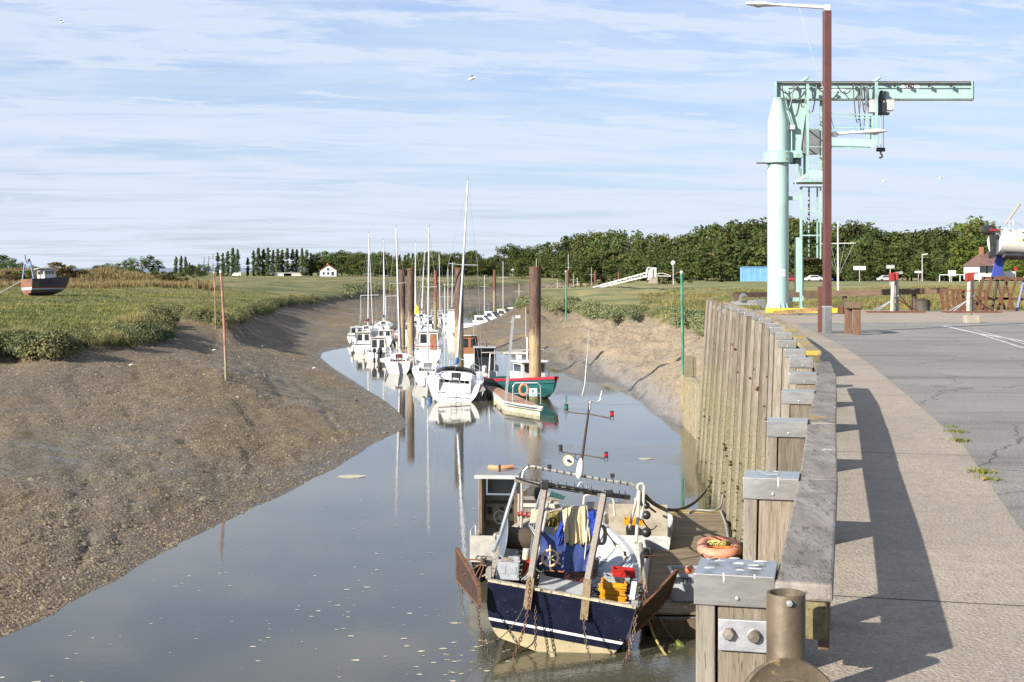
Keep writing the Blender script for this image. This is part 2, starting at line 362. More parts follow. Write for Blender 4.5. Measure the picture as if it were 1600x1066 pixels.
def solve():
    Z = None
    for k in (8, 4, 2, 1):
        su = TS[::k] if k > 1 else TS; yv = TY[::k] if k > 1 else TY
        a, w = contour_cells((len(yv), len(su)), su, yv, c); fix = w > 0; val = np.where(fix, a / np.maximum(w, 1), 0)
        if Z is None: Z = np.full((len(yv), len(su)), 4.0)
        else:
            i = np.interp(yv, yp, np.arange(len(yp))); j = np.interp(su, sp, np.arange(len(sp)))
            i0 = np.clip(i.astype(int), 0, len(yp) - 2); j0 = np.clip(j.astype(int), 0, len(sp) - 2); fi = (i - i0)[:, None]; fj = (j - j0)[None]
            Z = (Z[i0][:, j0] * (1 - fj) + Z[i0][:, j0 + 1] * fj) * (1 - fi) + (Z[i0 + 1][:, j0] * (1 - fj) + Z[i0 + 1][:, j0 + 1] * fj) * fi
        Z[fix] = val[fix]
        for it in range({8: 1200, 4: 500, 2: 260, 1: 130}[k]):
            P = np.pad(Z, 1, mode='edge'); N_ = (P[:-2, 1:-1] + P[2:, 1:-1] + P[1:-1, :-2] + P[1:-1, 2:]) * .25
            Z = np.where(fix, val, N_)
        yp, sp = yv, su
    for it in range(3):
        P = np.pad(Z, 1, mode='edge'); Z = (P[:-2, 1:-1] + P[2:, 1:-1] + P[1:-1, :-2] + P[1:-1, 2:]) * .125 + Z * .5
    return Z
TZ0 = solve()
TYY = np.repeat(TY[:, None], len(TS), 1); TXX = TS[None] * (TYY + 25)
TTHR = 3.18 - .16 * smooth01((TYY - 122) / 45) * smooth01((1 + (TYY - 300) * .12 - TXX) / 5)
def relief(X, Y, Z):
    n1 = fbm(X * .16, Y * .07, 4, 3); n2 = fbm(X * .9, Y * .45, 4, 11); n3 = fbm(X * 3.1, Y * 2.1, 3, 21)
    veg = smooth01((Z + n2 * .30 - TTHR) / .16)
    near = smooth01((190 - Y) / 120)
    mud = smooth01((Z - .02) / .35) * (1 - veg)
    # rills running down the mud towards the water
    rill = np.abs(fbm(X * .33 + Y * .12, Y * .05 - X * .05, 4, 31)); rill2 = np.abs(fbm(X * .8 + Y * .28, Y * .12 - X * .1, 3, 41))
    right = smooth01((X - 2) / 6)
    lump = (np.abs(fbm(X * 2.6, Y * 1.5, 4, 61)) * .10 - .02) * smooth01((fbm(X * .2, Y * .12, 2, 71) + .18) * 4) * (1 - .6 * right)
    Z2 = Z + mud * (n1 * .22 * (1 - .4 * right) + (n2 * .10 * near + n3 * .07 * near + lump * near) * (1 - .75 * right) - (.16 - np.minimum(rill, .16)) * 1.6 * (.4 + .9 * right) - (.1 - np.minimum(rill2, .1)) * 1.2 * right)
    cliff = .5 + .35 * n1
    Z2 = Z2 + veg * (cliff * smooth01((5.8 - Z) / .8) + n2 * .22 * smooth01((220 - Y) / 160)) + veg * n1 * .3 * smooth01((6.2 - Z) / .5)
    # drain creeks cut through the far marsh
    creek = np.abs(fbm(X * .018, Y * .010, 3, 77)); Z2 = Z2 - veg * smooth01((Y - 90) / 60) * (.035 - np.minimum(creek, .035)) * 26 * smooth01((6.3 - Z) / .3) * .45
    # grassed dyke on the far left
    dk = np.exp(-((Y - 262 + 3 * n1) / 7.5) ** 2) * smooth01((-61 - X) / 14) * smooth01((X + 230) / 30)
    Z2 = Z2 + dk * (2.3 + .9 * n1)
    return np.where(Z < .02, Z, Z2), veg
TZ, TVEG = relief(TXX, TYY, TZ0)
def gz(X, Y, arr=None):
    """height of the land at X, Y"""
    arr = TZ if arr is None else arr
    i = np.clip(np.interp(Y, TY, np.arange(len(TY))), 0, len(TY) - 1.001); j = np.clip(np.interp(X / (np.asarray(Y) + 25.), TS, np.arange(len(TS))), 0, len(TS) - 1.001)
    i0 = np.floor(i).astype(int); j0 = np.floor(j).astype(int); fi = i - i0; fj = j - j0
    return (arr[i0, j0] * (1 - fj) + arr[i0, j0 + 1] * fj) * (1 - fi) + (arr[i0 + 1, j0] * (1 - fj) + arr[i0 + 1, j0 + 1] * fj) * fi
def ground_px(x, y, d0=8, d1=2500):
    """where the sight line through pixel (x, y) first meets the land"""
    d = np.geomspace(d0, d1, 6000); X = (x - 800) * d / F; Z = CAMZ - (y - HOR) * d / F
    h = gz(X, d) - Z; k = np.argmax(h > 0); k = k if h[k] > 0 else len(d) - 1
    return Vector((float(X[k]), float(d[k]), float(gz(X[k], d[k]))))
def build_ground():
    nv, nu = TZ.shape
    co = np.stack([TXX, TYY, TZ], -1).reshape(-1, 3).astype(np.float32)
    idx = np.arange(nv * nu).reshape(nv, nu)
    q = np.stack([idx[:-1, :-1], idx[:-1, 1:], idx[1:, 1:], idx[1:, :-1]], -1).reshape(-1, 4)
    # the land stops behind the quay's face: under the quay nothing is seen
    me = bpy.data.meshes.new('ground'); me.vertices.add(len(co)); me.vertices.foreach_set('co', co.ravel())
    me.loops.add(q.size); me.loops.foreach_set('vertex_index', q.ravel().astype(np.int32))
    me.polygons.add(len(q)); me.polygons.foreach_set('loop_start', np.arange(0, q.size, 4, dtype=np.int32)); me.polygons.foreach_set('loop_total', np.full(len(q), 4, dtype=np.int32))
    me.polygons.foreach_set('use_smooth', [True] * len(q)); me.update(calc_edges=True)
    at = me.attributes.new('veg', 'FLOAT', 'POINT'); at.data.foreach_set('value', TVEG.ravel().astype(np.float32))
    me.materials.append(mat_ground()); o = bpy.data.objects.new('ground', me); COL.objects.link(o); o['kind'] = 'structure'
def mat_ground():
    t = NT('ground'); w = t.coord(world=True); sp = t.n('ShaderNodeSeparateXYZ'); t.nt.links.new(w, sp.inputs[0])
    X, Y, Z = sp.outputs; at = t.n('ShaderNodeAttribute', attribute_name='veg'); veg = at.outputs['Fac']
    def wc(st):
        m = t.n('ShaderNodeVectorMath', operation='MULTIPLY'); t.nt.links.new(w, m.inputs[0]); m.inputs[1].default_value = st; return m.outputs[0]
    big = t.noise(wc((1, .6, 1)), .11, 5, .6, .6); mid = t.noise(wc((1, .7, 1)), .7, 6, .65, .4); fine = t.noise(w, 4.5, 6, .7); gr = t.noise(w, 9, 5, .75)
    rightf = t.range(X, 1, 9)
    # mud: brown silt, grey wet silt, ochre film of diatoms
    f2 = t.noise(wc((1, .8, 1)), 2.3, 6, .72, .3); f3 = t.noise(wc((1, .8, 1)), 5.5, 4, .8)
    brown = t.mix(t.range(mid, .35, .65), (.285, .21, .115), (.19, .138, .076))
    grey = t.mix(t.range(fine, .35, .65), (.235, .198, .145), (.155, .13, .095))
    mud = t.mix(t.range(big, .42, .58), brown, grey)
    tan = t.mix(t.range(mid, .35, .62), (.36, .285, .175), (.29, .235, .16))
    tan = t.mix(t.range(fine, .36, .62, 0, .32), tan, (.19, .145, .085)); tan = t.mix(t.range(Z, 1.5, .2), tan, (.22, .192, .162))
    mud = t.mix(t.math('MULTIPLY', t.range(Z, 1.6, 2.8), t.range(Y, 60, 110, 0, .8)), mud, t.mix(fine, (.20, .135, .07), (.10, .07, .04)))
    mud = t.mix(rightf, mud, tan)
    mud = t.mix(t.range(gr, .50, .66, 0, .7), mud, (.06, .046, .030))
    mud = t.mix(t.range(gr, .47, .34, 0, .5), mud, (.31, .265, .195))
    mud = t.mix(t.range(f2, .53, .62, 0, .55), mud, (.085, .065, .043)); mud = t.mix(t.range(f2, .45, .36, 0, .5), mud, (.30, .26, .20))
    mud = t.mix(t.range(f3, .56, .62, 0, .45), mud, (.05, .04, .028)); mud = t.mix(t.math('MULTIPLY', t.range(f3, .43, .37, 0, .3), t.math('SUBTRACT', 1, rightf)), mud, (.30, .27, .22))
    # shell and stone litter on the upper shore and along the waterline
    v = t.vor(w, 7.0); cell = t.vor(w, 7.0, 'Color'); cs = t.n('ShaderNodeSeparateXYZ'); t.nt.links.new(cell, cs.inputs[0])
    v2 = t.vor(w, 16.0); cell2 = t.vor(w, 16.0, 'Color'); cs2 = t.n('ShaderNodeSeparateXYZ'); t.nt.links.new(cell2, cs2.inputs[0])
    zone = t.range(t.noise(wc((1, .8, 1)), .16, 4, .6, .8), .38, .52, .15, 1)
    zone = t.math('MULTIPLY', zone, t.math('SUBTRACT', 1, rightf))
    st = t.math('MULTIPLY', t.math('MULTIPLY', t.range(v, .42, .30), t.range(cs.outputs[0], .30, .36)), zone)
    st2 = t.math('MULTIPLY', t.math('MULTIPLY', t.range(v2, .42, .30), t.range(cs2.outputs[1], .25, .30)), t.math('MAXIMUM', zone, t.math('MULTIPLY', t.range(Z, .7, .15), t.math('SUBTRACT', 1, rightf))))
    stone = t.mix(cs.outputs[2], (.30, .25, .17), (.10, .078, .05)); stone2 = t.mix(cs2.outputs[2], (.29, .24, .165), (.09, .07, .045))
    mud = t.mix(st, mud, stone); mud = t.mix(st2, mud, stone2)
    wetline = t.range(t.math('ADD', Z, t.math('MULTIPLY', t.math('SUBTRACT', mid, .5), .9)), .30, -.05)
    mud = t.mix(t.math('MULTIPLY', wetline, .5), mud, (.052, .045, .036))
    # marsh: olive grass, grey-green purslane, straw
    g1 = t.mix(t.range(t.noise(wc((.7, 1.6, 1)), .055, 5, .62, .7), .42, .6), (.105, .125, .036), (.30, .25, .105))
    g2 = t.mix(t.range(t.noise(wc((.8, 1.2, 1)), .35, 6, .7), .40, .60), (.11, .125, .042), (.21, .20, .088))
    grass = t.mix(.42, g1, g2)
    grass = t.mix(t.range(t.noise(w, 3.0, 5, .7), .45, .7, 0, .45), grass, (.055, .060, .022))
    grass = t.mix(t.math('MULTIPLY', t.range(t.noise(wc((.35, 1.9, 1)), .03, 4, .6, 1.0), .52, .62), t.range(Y, 120, 260, .0, .75)), grass, (.27, .225, .098))
    lowveg = t.range(Z, 4.4, 3.6); grass = t.mix(t.math('MULTIPLY', lowveg, .5), grass, (.07, .066, .036))
    col = t.mix(veg, mud, grass)
    # wet sheen where water stands or drains: low, flat mud
    wetn = t.range(t.noise(wc((.55, 1.7, 1)), .45, 5, .6, .7), .50, .62)
    wet = t.math('MAXIMUM', t.math('MULTIPLY', wetn, t.range(t.noise(wc((1, .7, 1)), .10, 3), .44, .56)), t.math('MAXIMUM', wetline, t.math('MULTIPLY', rightf, t.range(Z, 2.0, .4, 0, .9))))
    wet = t.math('MULTIPLY', wet, t.math('SUBTRACT', 1, veg))
    rough = t.range(wet, 0, 1, .9, .30)
    h = t.math('ADD', t.math('MULTIPLY', mid, 1.0), t.math('ADD', t.math('MULTIPLY', fine, .8), t.math('MULTIPLY', gr, .4)))
    h = t.math('ADD', h, t.math('MULTIPLY', t.math('ADD', st, st2), .8))
    hs = t.math('SUBTRACT', 1, t.math('MULTIPLY', rightf, .6)); n1 = t.bump(t.math('MULTIPLY', h, hs), .85, .18); n1 = t.bump(t.math('MULTIPLY', t.math('ADD', f2, t.math('MULTIPLY', f3, .6)), hs), .7, .20, n1)
    rl = t.noise(wc((1.0, .22, .3)), 1.5, 5, .62, .5); n1 = t.bump(t.math('MULTIPLY', rl, t.math('MULTIPLY', rightf, t.math('SUBTRACT', 1, veg))), .8, .22, n1)
    m = t.fin(col, rough, n1, 0, .35)
    return m
build_ground()

def mat_water():
    t = NT('water'); w = t.coord(world=True)
    def wc(st):
        m = t.n('ShaderNodeVectorMath', operation='MULTIPLY'); t.nt.links.new(w, m.inputs[0]); m.inputs[1].default_value = st; return m.outputs[0]
    sp = t.n('ShaderNodeSeparateXYZ'); t.nt.links.new(w, sp.inputs[0])
    ruff = t.range(t.noise(wc((.5, .35, 1)), .13, 4, .6, .6), .46, .58)         # patches where the breeze ruffles it
    ruff = t.math('MULTIPLY', ruff, t.range(sp.outputs[0], -2.5, 3))
    fineb = t.bump(t.noise(wc((1, .6, 1)), 5.5, 3, .55), .05, .02)
    b2 = t.n('ShaderNodeBump'); t.set(b2.inputs['Height'], t.noise(wc((1.1, .75, 1)), 7.5, 3, .6)); t.set(b2.inputs['Strength'], t.math('ADD', .02, t.math('MULTIPLY', ruff, .42))); b2.inputs['Distance'].default_value = .03
    t.nt.links.new(fineb, b2.inputs['Normal'])
    swell = t.bump(t.noise(wc((.5, .3, 1)), .6, 2), .05, .05, b2.outputs[0])
    col = t.mix(t.range(t.noise(w, .07, 4), .4, .6), (.062, .059, .037), (.078, .072, .045))
    m = t.fin(col, t.math('ADD', .035, t.math('MULTIPLY', ruff, .05)), swell); t.b.inputs['IOR'].default_value = 1.36; t.b.inputs['Specular IOR Level'].default_value = .62
    return m
mb = MB(); mb.poly([(-60, -30, 0), (16, -30, 0), (18, 110, 0), (60, 480, 0), (-90, 480, 0), (-60, 110, 0)])
wo = mb.build('water', mat_water()); wo['kind'] = 'structure'
# foam flecks drifting on the water
def foam():
    mb = MB(); rr = random.Random(5)
    n = 0
    cl = [(Pz(540, 950, 0), .5), (Pz(770, 1020, 0), .7), (Pz(300, 900, 0), .8), (Pz(560, 790, 0), 1.0), (Pz(120, 1040, 0), .8), (Pz(700, 1040, 0), .5), (Pz(600, 860, 0), 1.5), (Pz(650, 1000, 0), .8), (Pz(440, 1000, 0), .9)]
    for _ in range(320):
        if rr.random() < .6:
            c0, s0 = rr.choice(cl); x = c0.x + rr.gauss(0, s0); y = c0.y + rr.gauss(0, s0 * 2.6)
        else:
            y = rr.uniform(26, 90); x = rr.uniform(-12, 5.5)
        if gz(x, y) > -.12 or x > wall_x(y) - .8: continue
        r = abs(rr.gauss(0, .022)) + .010; k = 7; a0 = rr.random() * 6
        pts = []
        for i in range(k):
            a = 2 * math.pi * i / k + a0; q = r * rr.uniform(.6, 1.3); pts.append((x + math.cos(a) * q * 1.7, y + math.sin(a) * q * 1.3, .006))
        mb.poly(pts); n += 1
    for (x0, y0, L) in ((550, 745, .55), (1010, 717, .30)):
        p = Pz(x0, y0, 0); mb.slab([p + Vector((math.cos(a) * L * (1 + .2 * math.sin(3 * a)), math.sin(a) * L * .8, .004)) for a in [i * .6 for i in range(10)]], (0, 0, .012))
    o = mb.build('foam_flecks', pm('foam', (.42, .40, .31), (.30, .27, .18), 9, .8, 0, 0)); tag(o, 'cream foam flecks drifting on the muddy channel', 'foam', None, 'stuff')
foam()
# stones, shells and clods lying on the mud
def litter():
    rs = np.random.RandomState(4); n = 150000; d = 1 / rs.uniform(1 / 190., 1 / 27., n); xp = rs.uniform(-60, 660, n); X = (xp - 800) * d / F; Z = gz(X, d); nz = gz(X, d, TZ0); vg = gz(X, d, TVEG)
    dens = 1.9 * fbm(X * .16, d * .10, 3, 9) + .35 * fbm(X * .9, d * .6, 3, 19); ok = (Z > .0) & (vg < .3) & ((dens > rs.uniform(-.55, .42, n)) | (Z < .30))
    r3 = (X > 2) & (d > 80); ok &= ~r3; X, d, Z = X[ok][:38000], d[ok][:38000], Z[ok][:38000]; n = len(X)
    r = np.clip(.016 + np.abs(rs.normal(0, .020, n)), 0, .10) * (d / 60.) ** .35; r = np.where(rs.rand(n) < .012, r * 2.0, r)
    a = rs.rand(n, 1) * 6.283 + np.arange(5)[None] * 1.2566; q = r[:, None] * rs.uniform(.7, 1.5, (n, 5)); v = np.zeros((n, 6, 3))
    v[:, :5, 0] = X[:, None] + np.cos(a) * q * 1.3; v[:, :5, 1] = d[:, None] + np.sin(a) * q; v[:, :5, 2] = (Z - r * .4)[:, None]; v[:, 5, 0] = X + rs.normal(0, 1, n) * r * .3; v[:, 5, 1] = d; v[:, 5, 2] = Z + r * rs.uniform(.5, 1.15, n)
    k = np.arange(5); f = np.stack([k, (k + 1) % 5, np.full(5, 5)], 1)[None] + (np.arange(n) * 6)[:, None, None]; f = f.reshape(-1, 3)
    me = bpy.data.meshes.new('pebbles'); me.vertices.add(n * 6); me.vertices.foreach_set('co', v.ravel().astype(np.float32)); me.loops.add(f.size); me.loops.foreach_set('vertex_index', f.ravel().astype(np.int32)); me.polygons.add(len(f))
    me.polygons.foreach_set('loop_start', np.arange(0, f.size, 3, dtype=np.int32)); me.polygons.foreach_set('loop_total', np.full(len(f), 3, dtype=np.int32)); u = rs.rand(n)
    for m in (pm('pebble', (.215, .17, .11), (.14, .108, .068), .9, .8, vary=0), pm('shell', (.30, .265, .20), (.20, .17, .125), 6, .6, vary=0), pm('clod', (.125, .09, .052), (.08, .058, .035), 8, .85, vary=0)): me.materials.append(m)
    me.polygons.foreach_set('material_index', np.repeat(np.where(u < .50, 0, np.where(u < .545, 1, 2)), 5).astype(np.int32)); me.update(calc_edges=True)
    o = bpy.data.objects.new('pebbles', me); COL.objects.link(o); tag(o, 'stones, shells and clods scattered over the grey mud bank', 'pebbles', None, 'stuff')
DG = np.geomspace(20, 400, 700)
def ground_px_fast(x, y):
    X = (x - 800) * DG / F; Z = CAMZ - (y - HOR) * DG / F; h = gz(X, DG) - Z; k = int(np.argmax(h > 0))
    if h[k] <= 0: return None
    return (X[k], DG[k], float(gz(X[k], DG[k])))
litter()
# ------------------------------------------------------------------ the quay: deck, timber face, kerb beams
WOODP = wood('pile_timber', (.225, .19, .145), (.135, .11, .08), (.075, .058, .042), (9, 9, .8), algae=(4.6, 6.6, (.235, .21, .135), (.12, .105, .068)), bump=.7, var=.55)
WOODF = wood('sunlit_fender_timber', (.30, .27, .225), (.205, .18, .145), (.12, .10, .075), (9, 9, .8), algae=(4.6, 6.6, (.30, .27, .18), (.17, .15, .10)), bump=.6, var=.4)  # paler than the piles: sun on the fender edges put into the colour
MOSSY = wood('mossy_timber', (.17, .145, .07), (.10, .085, .045), (.06, .05, .03), (5, 5, 5))
WOODK = wood('kerb_timber', (.25, .225, .20), (.155, .136, .118), (.085, .072, .064), (3.2, .55, 3.2), bump=.55, lichen=((.40, .26, .04), 1.1, .63), rough=.72, cracks=(9, 2.2, 3))
WOODY = wood('kerb_timber_lichen', (.265, .235, .19), (.17, .145, .11), (.085, .07, .05), (2.5, .8, 2.5), bump=.5, lichen=((.34, .25, .05), 2.3, .50))
WOODD = wood('dark_timber', (.17, .12, .08), (.10, .07, .045), (.05, .036, .025), (6, 6, .8))
WOODG = wood('grey_timber', (.31, .285, .25), (.215, .195, .165), (.12, .10, .08), (8, .8, 8))
STEELCAP = pm('cap_steel', (.56, .54, .50), (.44, .42, .40), 2.2, .27, .8, .10, stretch=(1, 1, 3), spot=(.62, .60, .52), sscale=7, samt=(.66, .72))
GALV = pm('galvanised_steel', (.42, .43, .44), (.30, .31, .33), 12, .42, .55, .1)
BOLT = pm('bolt_steel', (.30, .28, .25), (.16, .13, .10), 20, .5, .7, .1)
RUSTPIPE = pm('rusty_pipe', (.115, .088, .055), (.07, .052, .034), 5, .62, .25, .3, spot=(.30, .21, .09), sscale=6)
RUST = pm('rust', (.15, .066, .036), (.085, .038, .022), 9, .8, .1, .5, spot=(.22, .11, .05), sscale=14)
RUSTD = pm('dark_rust', (.055, .032, .024), (.032, .021, .017), 8, .75, .2, .4)
ROPE = pm('old_rope', (.13, .115, .07), (.06, .052, .035), 18, .9, 0, .6, bd=.02)
ROPEG = pm('grey_rope', (.30, .31, .28), (.17, .18, .17), 24, .9, 0, .6, bd=.02)
WEED = pm('bladder_weed', (.10, .095, .025), (.045, .04, .015), 14, .6, 0, .6, bd=.03)
def mat_concrete():
    t = NT('path_concrete'); w = t.coord(world=True)
    a = t.noise(w, .5, 5, .6, .4); b = t.noise(w, 6, 5, .7); g = t.noise(w, 55, 3, .8)
    v = t.vor(w, 48); cc = t.n('ShaderNodeSeparateXYZ'); t.nt.links.new(t.vor(w, 48, 'Color'), cc.inputs[0])
    col = t.mix(t.range(a, .36, .66), (.37, .315, .25), (.30, .255, .205)); col = t.mix(t.range(b, .42, .64, 0, .5), col, (.235, .205, .165))
    col = t.mix(t.math('MULTIPLY', t.range(v, .42, .3), t.range(cc.outputs[0], .35, .4)), col, t.mix(cc.outputs[1], (.19, .155, .12), (.42, .39, .34)))
    col = t.mix(t.range(g, .35, .7, .0, .5), col, (.17, .145, .115))
    # old stains
    col = t.mix(t.range(t.noise(w, 1.3, 5, .65, 1.), .60, .70, 0, .35), col, (.15, .125, .10)); col = t.mix(t.range(t.noise(w, 2.2, 4, .6), .70, .76, 0, .5), col, (.52, .49, .44))
    return t.fin(col, .88, t.bump(t.math('ADD', t.math('MULTIPLY', b, .6), t.math('ADD', g, v)), .45, .012), 0, .2)
def mat_asphalt():
    t = NT('asphalt'); w = t.coord(world=True)
    a = t.noise(w, .35, 6, .62, .5); g = t.noise(w, 42, 4, .8); v = t.vor(w, 36)
    sm = t.n('ShaderNodeVectorMath', operation='MULTIPLY'); t.nt.links.new(w, sm.inputs[0]); sm.inputs[1].default_value = (.18, 2.2, 1)
    streak = t.noise(sm.outputs[0], .5, 5, .65)
    col = t.mix(t.range(a, .36, .64), (.25, .235, .212), (.195, .184, .167)); col = t.mix(t.range(streak, .52, .66, 0, .55), col, (.10, .096, .09)); col = t.mix(t.range(streak, .44, .32, 0, .35), col, (.33, .31, .285))
    col = t.mix(t.range(g, .40, .68, .0, .6), col, (.12, .115, .105)); col = t.mix(t.math('MULTIPLY', t.range(v, .3, .16), .6), col, (.33, .31, .28))
    ad = t.n('ShaderNodeVectorMath', operation='ADD'); nz = t.n('ShaderNodeTexNoise'); t.nt.links.new(w, nz.inputs[0]); nz.inputs['Scale'].default_value = .9; nz.inputs['Detail'].default_value = 5; t.nt.links.new(w, ad.inputs[0]); t.nt.links.new(nz.outputs['Color'], ad.inputs[1])
    ck = t.math('MULTIPLY', t.range(t.vor(ad.outputs[0], .32, 'Distance', 'DISTANCE_TO_EDGE'), .007, .0), t.range(t.noise(w, .13, 2), .46, .56)); col = t.mix(t.math('MULTIPLY', ck, .8), col, (.045, .042, .038))
    col = t.mix(t.range(t.noise(w, .8, 5, .7, .6), .64, .72, 0, .5), col, (.11, .10, .09)); col = t.mix(t.range(t.noise(w, .22, 4, .7), .60, .68, 0, .35), col, (.30, .275, .24))
    return t.fin(col, .86, t.bump(t.math('ADD', g, v), .5, .012), 0, .22)
CONC = mat_concrete(); ASPH = mat_asphalt()
PAINTW = pm('worn_road_paint', (.62, .60, .56), (.34, .32, .30), 3.5, .7, 0, .2, spot=(.17, .16, .15), sscale=9, samt=(.52, .62))
QEND = 56.2
def off(pts, k):
    out = []
    for i, p in enumerate(pts):
        a = Vector((*pts[max(0, i - 1)], 0)); b = Vector((*pts[min(len(pts) - 1, i + 1)], 0)); t = (b - a).normalized(); out.append((p[0] + t.y * k, p[1] - t.x * k))
    return out
face = off(WALL, .34)
mb = MB(); pts = [(x, y) for x, y in face if y < QEND] + [(face[-2][0] - .0, QEND + 1.2), (95, QEND + 1.2), (95, -8), (face[0][0], -8)]
mb.slab([(x, y, -2.2) for x, y in pts], (0, 0, QZ + 2.2)); o = mb.build('quay_platform', CONC, kind='structure')
# asphalt yard, 4 mm above the slab, leaving the path along the timber face
edge = [Pz(x, y, QZ) for x, y in ((1765, 1066), (1598, 830), (1567, 786), (1506, 697), (1452, 648), (1393, 597), (1352, 564), (1318, 542), (1290, 527), (1262, 514), (1243, 506))]
mb = MB(); mb.poly([(2.15, -8, QZ + .004)] + [(p.x, p.y, QZ + .004) for p in edge] + [(11.6, 43.4, QZ + .004), (95, 43.4, QZ + .004), (95, -8, QZ + .004)]); mb.build('asphalt_yard', ASPH, kind='structure')
mb = MB()
def strip(mb, pts, w, z):
    pts = [Vector((p[0], p[1], z)) for p in pts]
    for i in range(len(pts) - 1):
        d = (pts[i + 1] - pts[i]).normalized(); n_ = Vector((d.y, -d.x, 0)) * w / 2; mb.poly([pts[i] - n_, pts[i] + n_, pts[i + 1] + n_, pts[i + 1] - n_])
strip(mb, [Pz(1300, 508.6, QZ), Pz(1600, 508, QZ), Pz(1900, 507, QZ)], .14, QZ + .008)
strip(mb, [Pz(1474, 509.6, QZ), Pz(1520, 520, QZ), Pz(1600, 534, QZ), Pz(1800, 566, QZ)], .13, QZ + .009)
strip(mb, [Pz(1515, 518, QZ), Pz(1535, 524, QZ), Pz(1600, 545, QZ)], .08, QZ + .011)
strip(mb, [Pz(1522, 516, QZ), Pz(1560, 526, QZ), Pz(1610, 541, QZ)], .05, QZ + .013)
mb.build('painted_lines', PAINTW, kind='structure')
# expansion joints in the path
mb = MB()
for y_ in (6.9, 12.4, 18.2, 24.1, 30):
    x0 = wall_x(y_) + .36; mb.poly([(x0, y_, QZ + .0015), (x0 + 1.85, y_ - .45, QZ + .0015), (x0 + 1.85, y_ - .43, QZ + .0015), (x0, y_ + .018, QZ + .0015)])
mb.build('path_joints', pm('joint_dirt', (.09, .075, .055), rough=.9), kind='structure')

# --- timber face: piles with steel caps
wallth = thing('timber_quay_wall', 'weathered timber quay face of upright fender piles with steel caps', 'quay wall', (WALL[3][0], WALL[3][1], 0))
def dir_at(i):
    a = Vector((*WALL[max(0, i - 1)], 0)); b = Vector((*WALL[min(len(WALL) - 1, i + 1)], 0)); return (b - a).normalized()
PTOP = 7.10; BAT = .068
def pile_mb(w0, w1, y0, y1, z0, z1, BAT=BAT):
    """one upright stick of the face, leaning: x grows towards the land, the foot stands out towards the water"""
    mb = MB(); zs = [z0, z0 + .9, z0 + 2.2, z0 + 3.8, z0 + 5.5, z1]; rows = []
    for z in zs:
        s_ = -BAT * (PTOP - z); rows.append([(w0 + s_, y0, z - PTOP), (w1 + s_, y0, z - PTOP), (w1 + s_, y1, z - PTOP), (w0 + s_, y1, z - PTOP)])
    mb.grid(rows, True); mb.poly(rows[-1]); return mb
protos = {}
def make_pile(i, capped):
    w = WALL[i]; d = dir_at(i); rz = -math.atan2(d.x, d.y)
    vk = '0' if i < 4 else '1' if i < 9 else '2' if i < 14 else '3' if i < 18 else ''; o = protos['pile' + vk].copy(); COL.objects.link(o); o.parent = wallth
    o.location = Vector((w[0], w[1], PTOP + random.uniform(-.012, .012))) - ORG[wallth.name]; o.rotation_euler = (0, random.uniform(-.004, .004), rz)
    ch = ['fender_board'] + (['metal_cap', 'cap_bolt'] if capped else ['bolt_plate', 'bolt_plate2'])
    for k in ch:
        c_ = protos[k + vk if k == 'fender_board' else k].copy(); COL.objects.link(c_); c_.parent = o
        if k == 'fender_board': c_.location.z = random.uniform(-.015, .0)
    return o
def hide_proto(o): protos[o.name.split('.')[0]] = o
for k_, b_ in (('', BAT), ('0', .0), ('1', .02), ('2', .035), ('3', .05)):
    protos['pile' + k_] = pile_mb(.085, .30, 0, .27, -1.9, PTOP - .02, b_).build('pile', WOODP, bevel=.012)
    protos['fender_board' + k_] = pile_mb(0, .077, -.01, .24, -1.9, PTOP - .03, b_).build('fender_board', WOODF, bevel=.006)
mb = MB(); mb.box((.152, .135, -.055), (.318, .31, .125)); protos['metal_cap'] = mb.build('metal_cap', STEELCAP, bevel=.004)
mb = MB(); mb.lathe([(.009, 0), (.008, .005), (.004, .007), (0, .008)], (.165, -.021, -.085), 10, (0, -1, 0)); protos['cap_bolt'] = mb.build('cap_bolt', GALV, smooth=True)
for k, z in (('bolt_plate', -.28), ('bolt_plate2', -.72)):
    mb = MB(); mb.box((.19, -.008, z), (.17, .012, .17)); mb.lathe([(.03, 0), (.03, .03), (0, .035)], (.19, -.014, z), 6, (0, -1, 0)); protos[k] = mb.build('bolt_plate', GALV)
for i in range(2, len(WALL)):
    capped = i < 20
    make_pile(i, capped)
for k in list(protos): bpy.data.objects.remove(protos[k], do_unlink=True)
# second timbers half a bay on, seen between the farther piles
for i in range(8, len(WALL) - 1):
    a, b = WALL[i], WALL[i + 1]; mx = (a[0] + b[0]) / 2; my = (a[1] + b[1]) / 2; d = dir_at(i)
    mb = pile_mb(.05, .27, 0, .2, -1.9, PTOP - .30 - .1 * random.random(), .02 if i < 9 else .035 if i < 14 else .05 if i < 18 else BAT); o = mb.build('intermediate_pile', WOODP); o.parent = wallth; o.location = Vector((mx, my, PTOP)) - ORG[wallth.name]; o.rotation_euler[2] = -math.atan2(d.x, d.y)
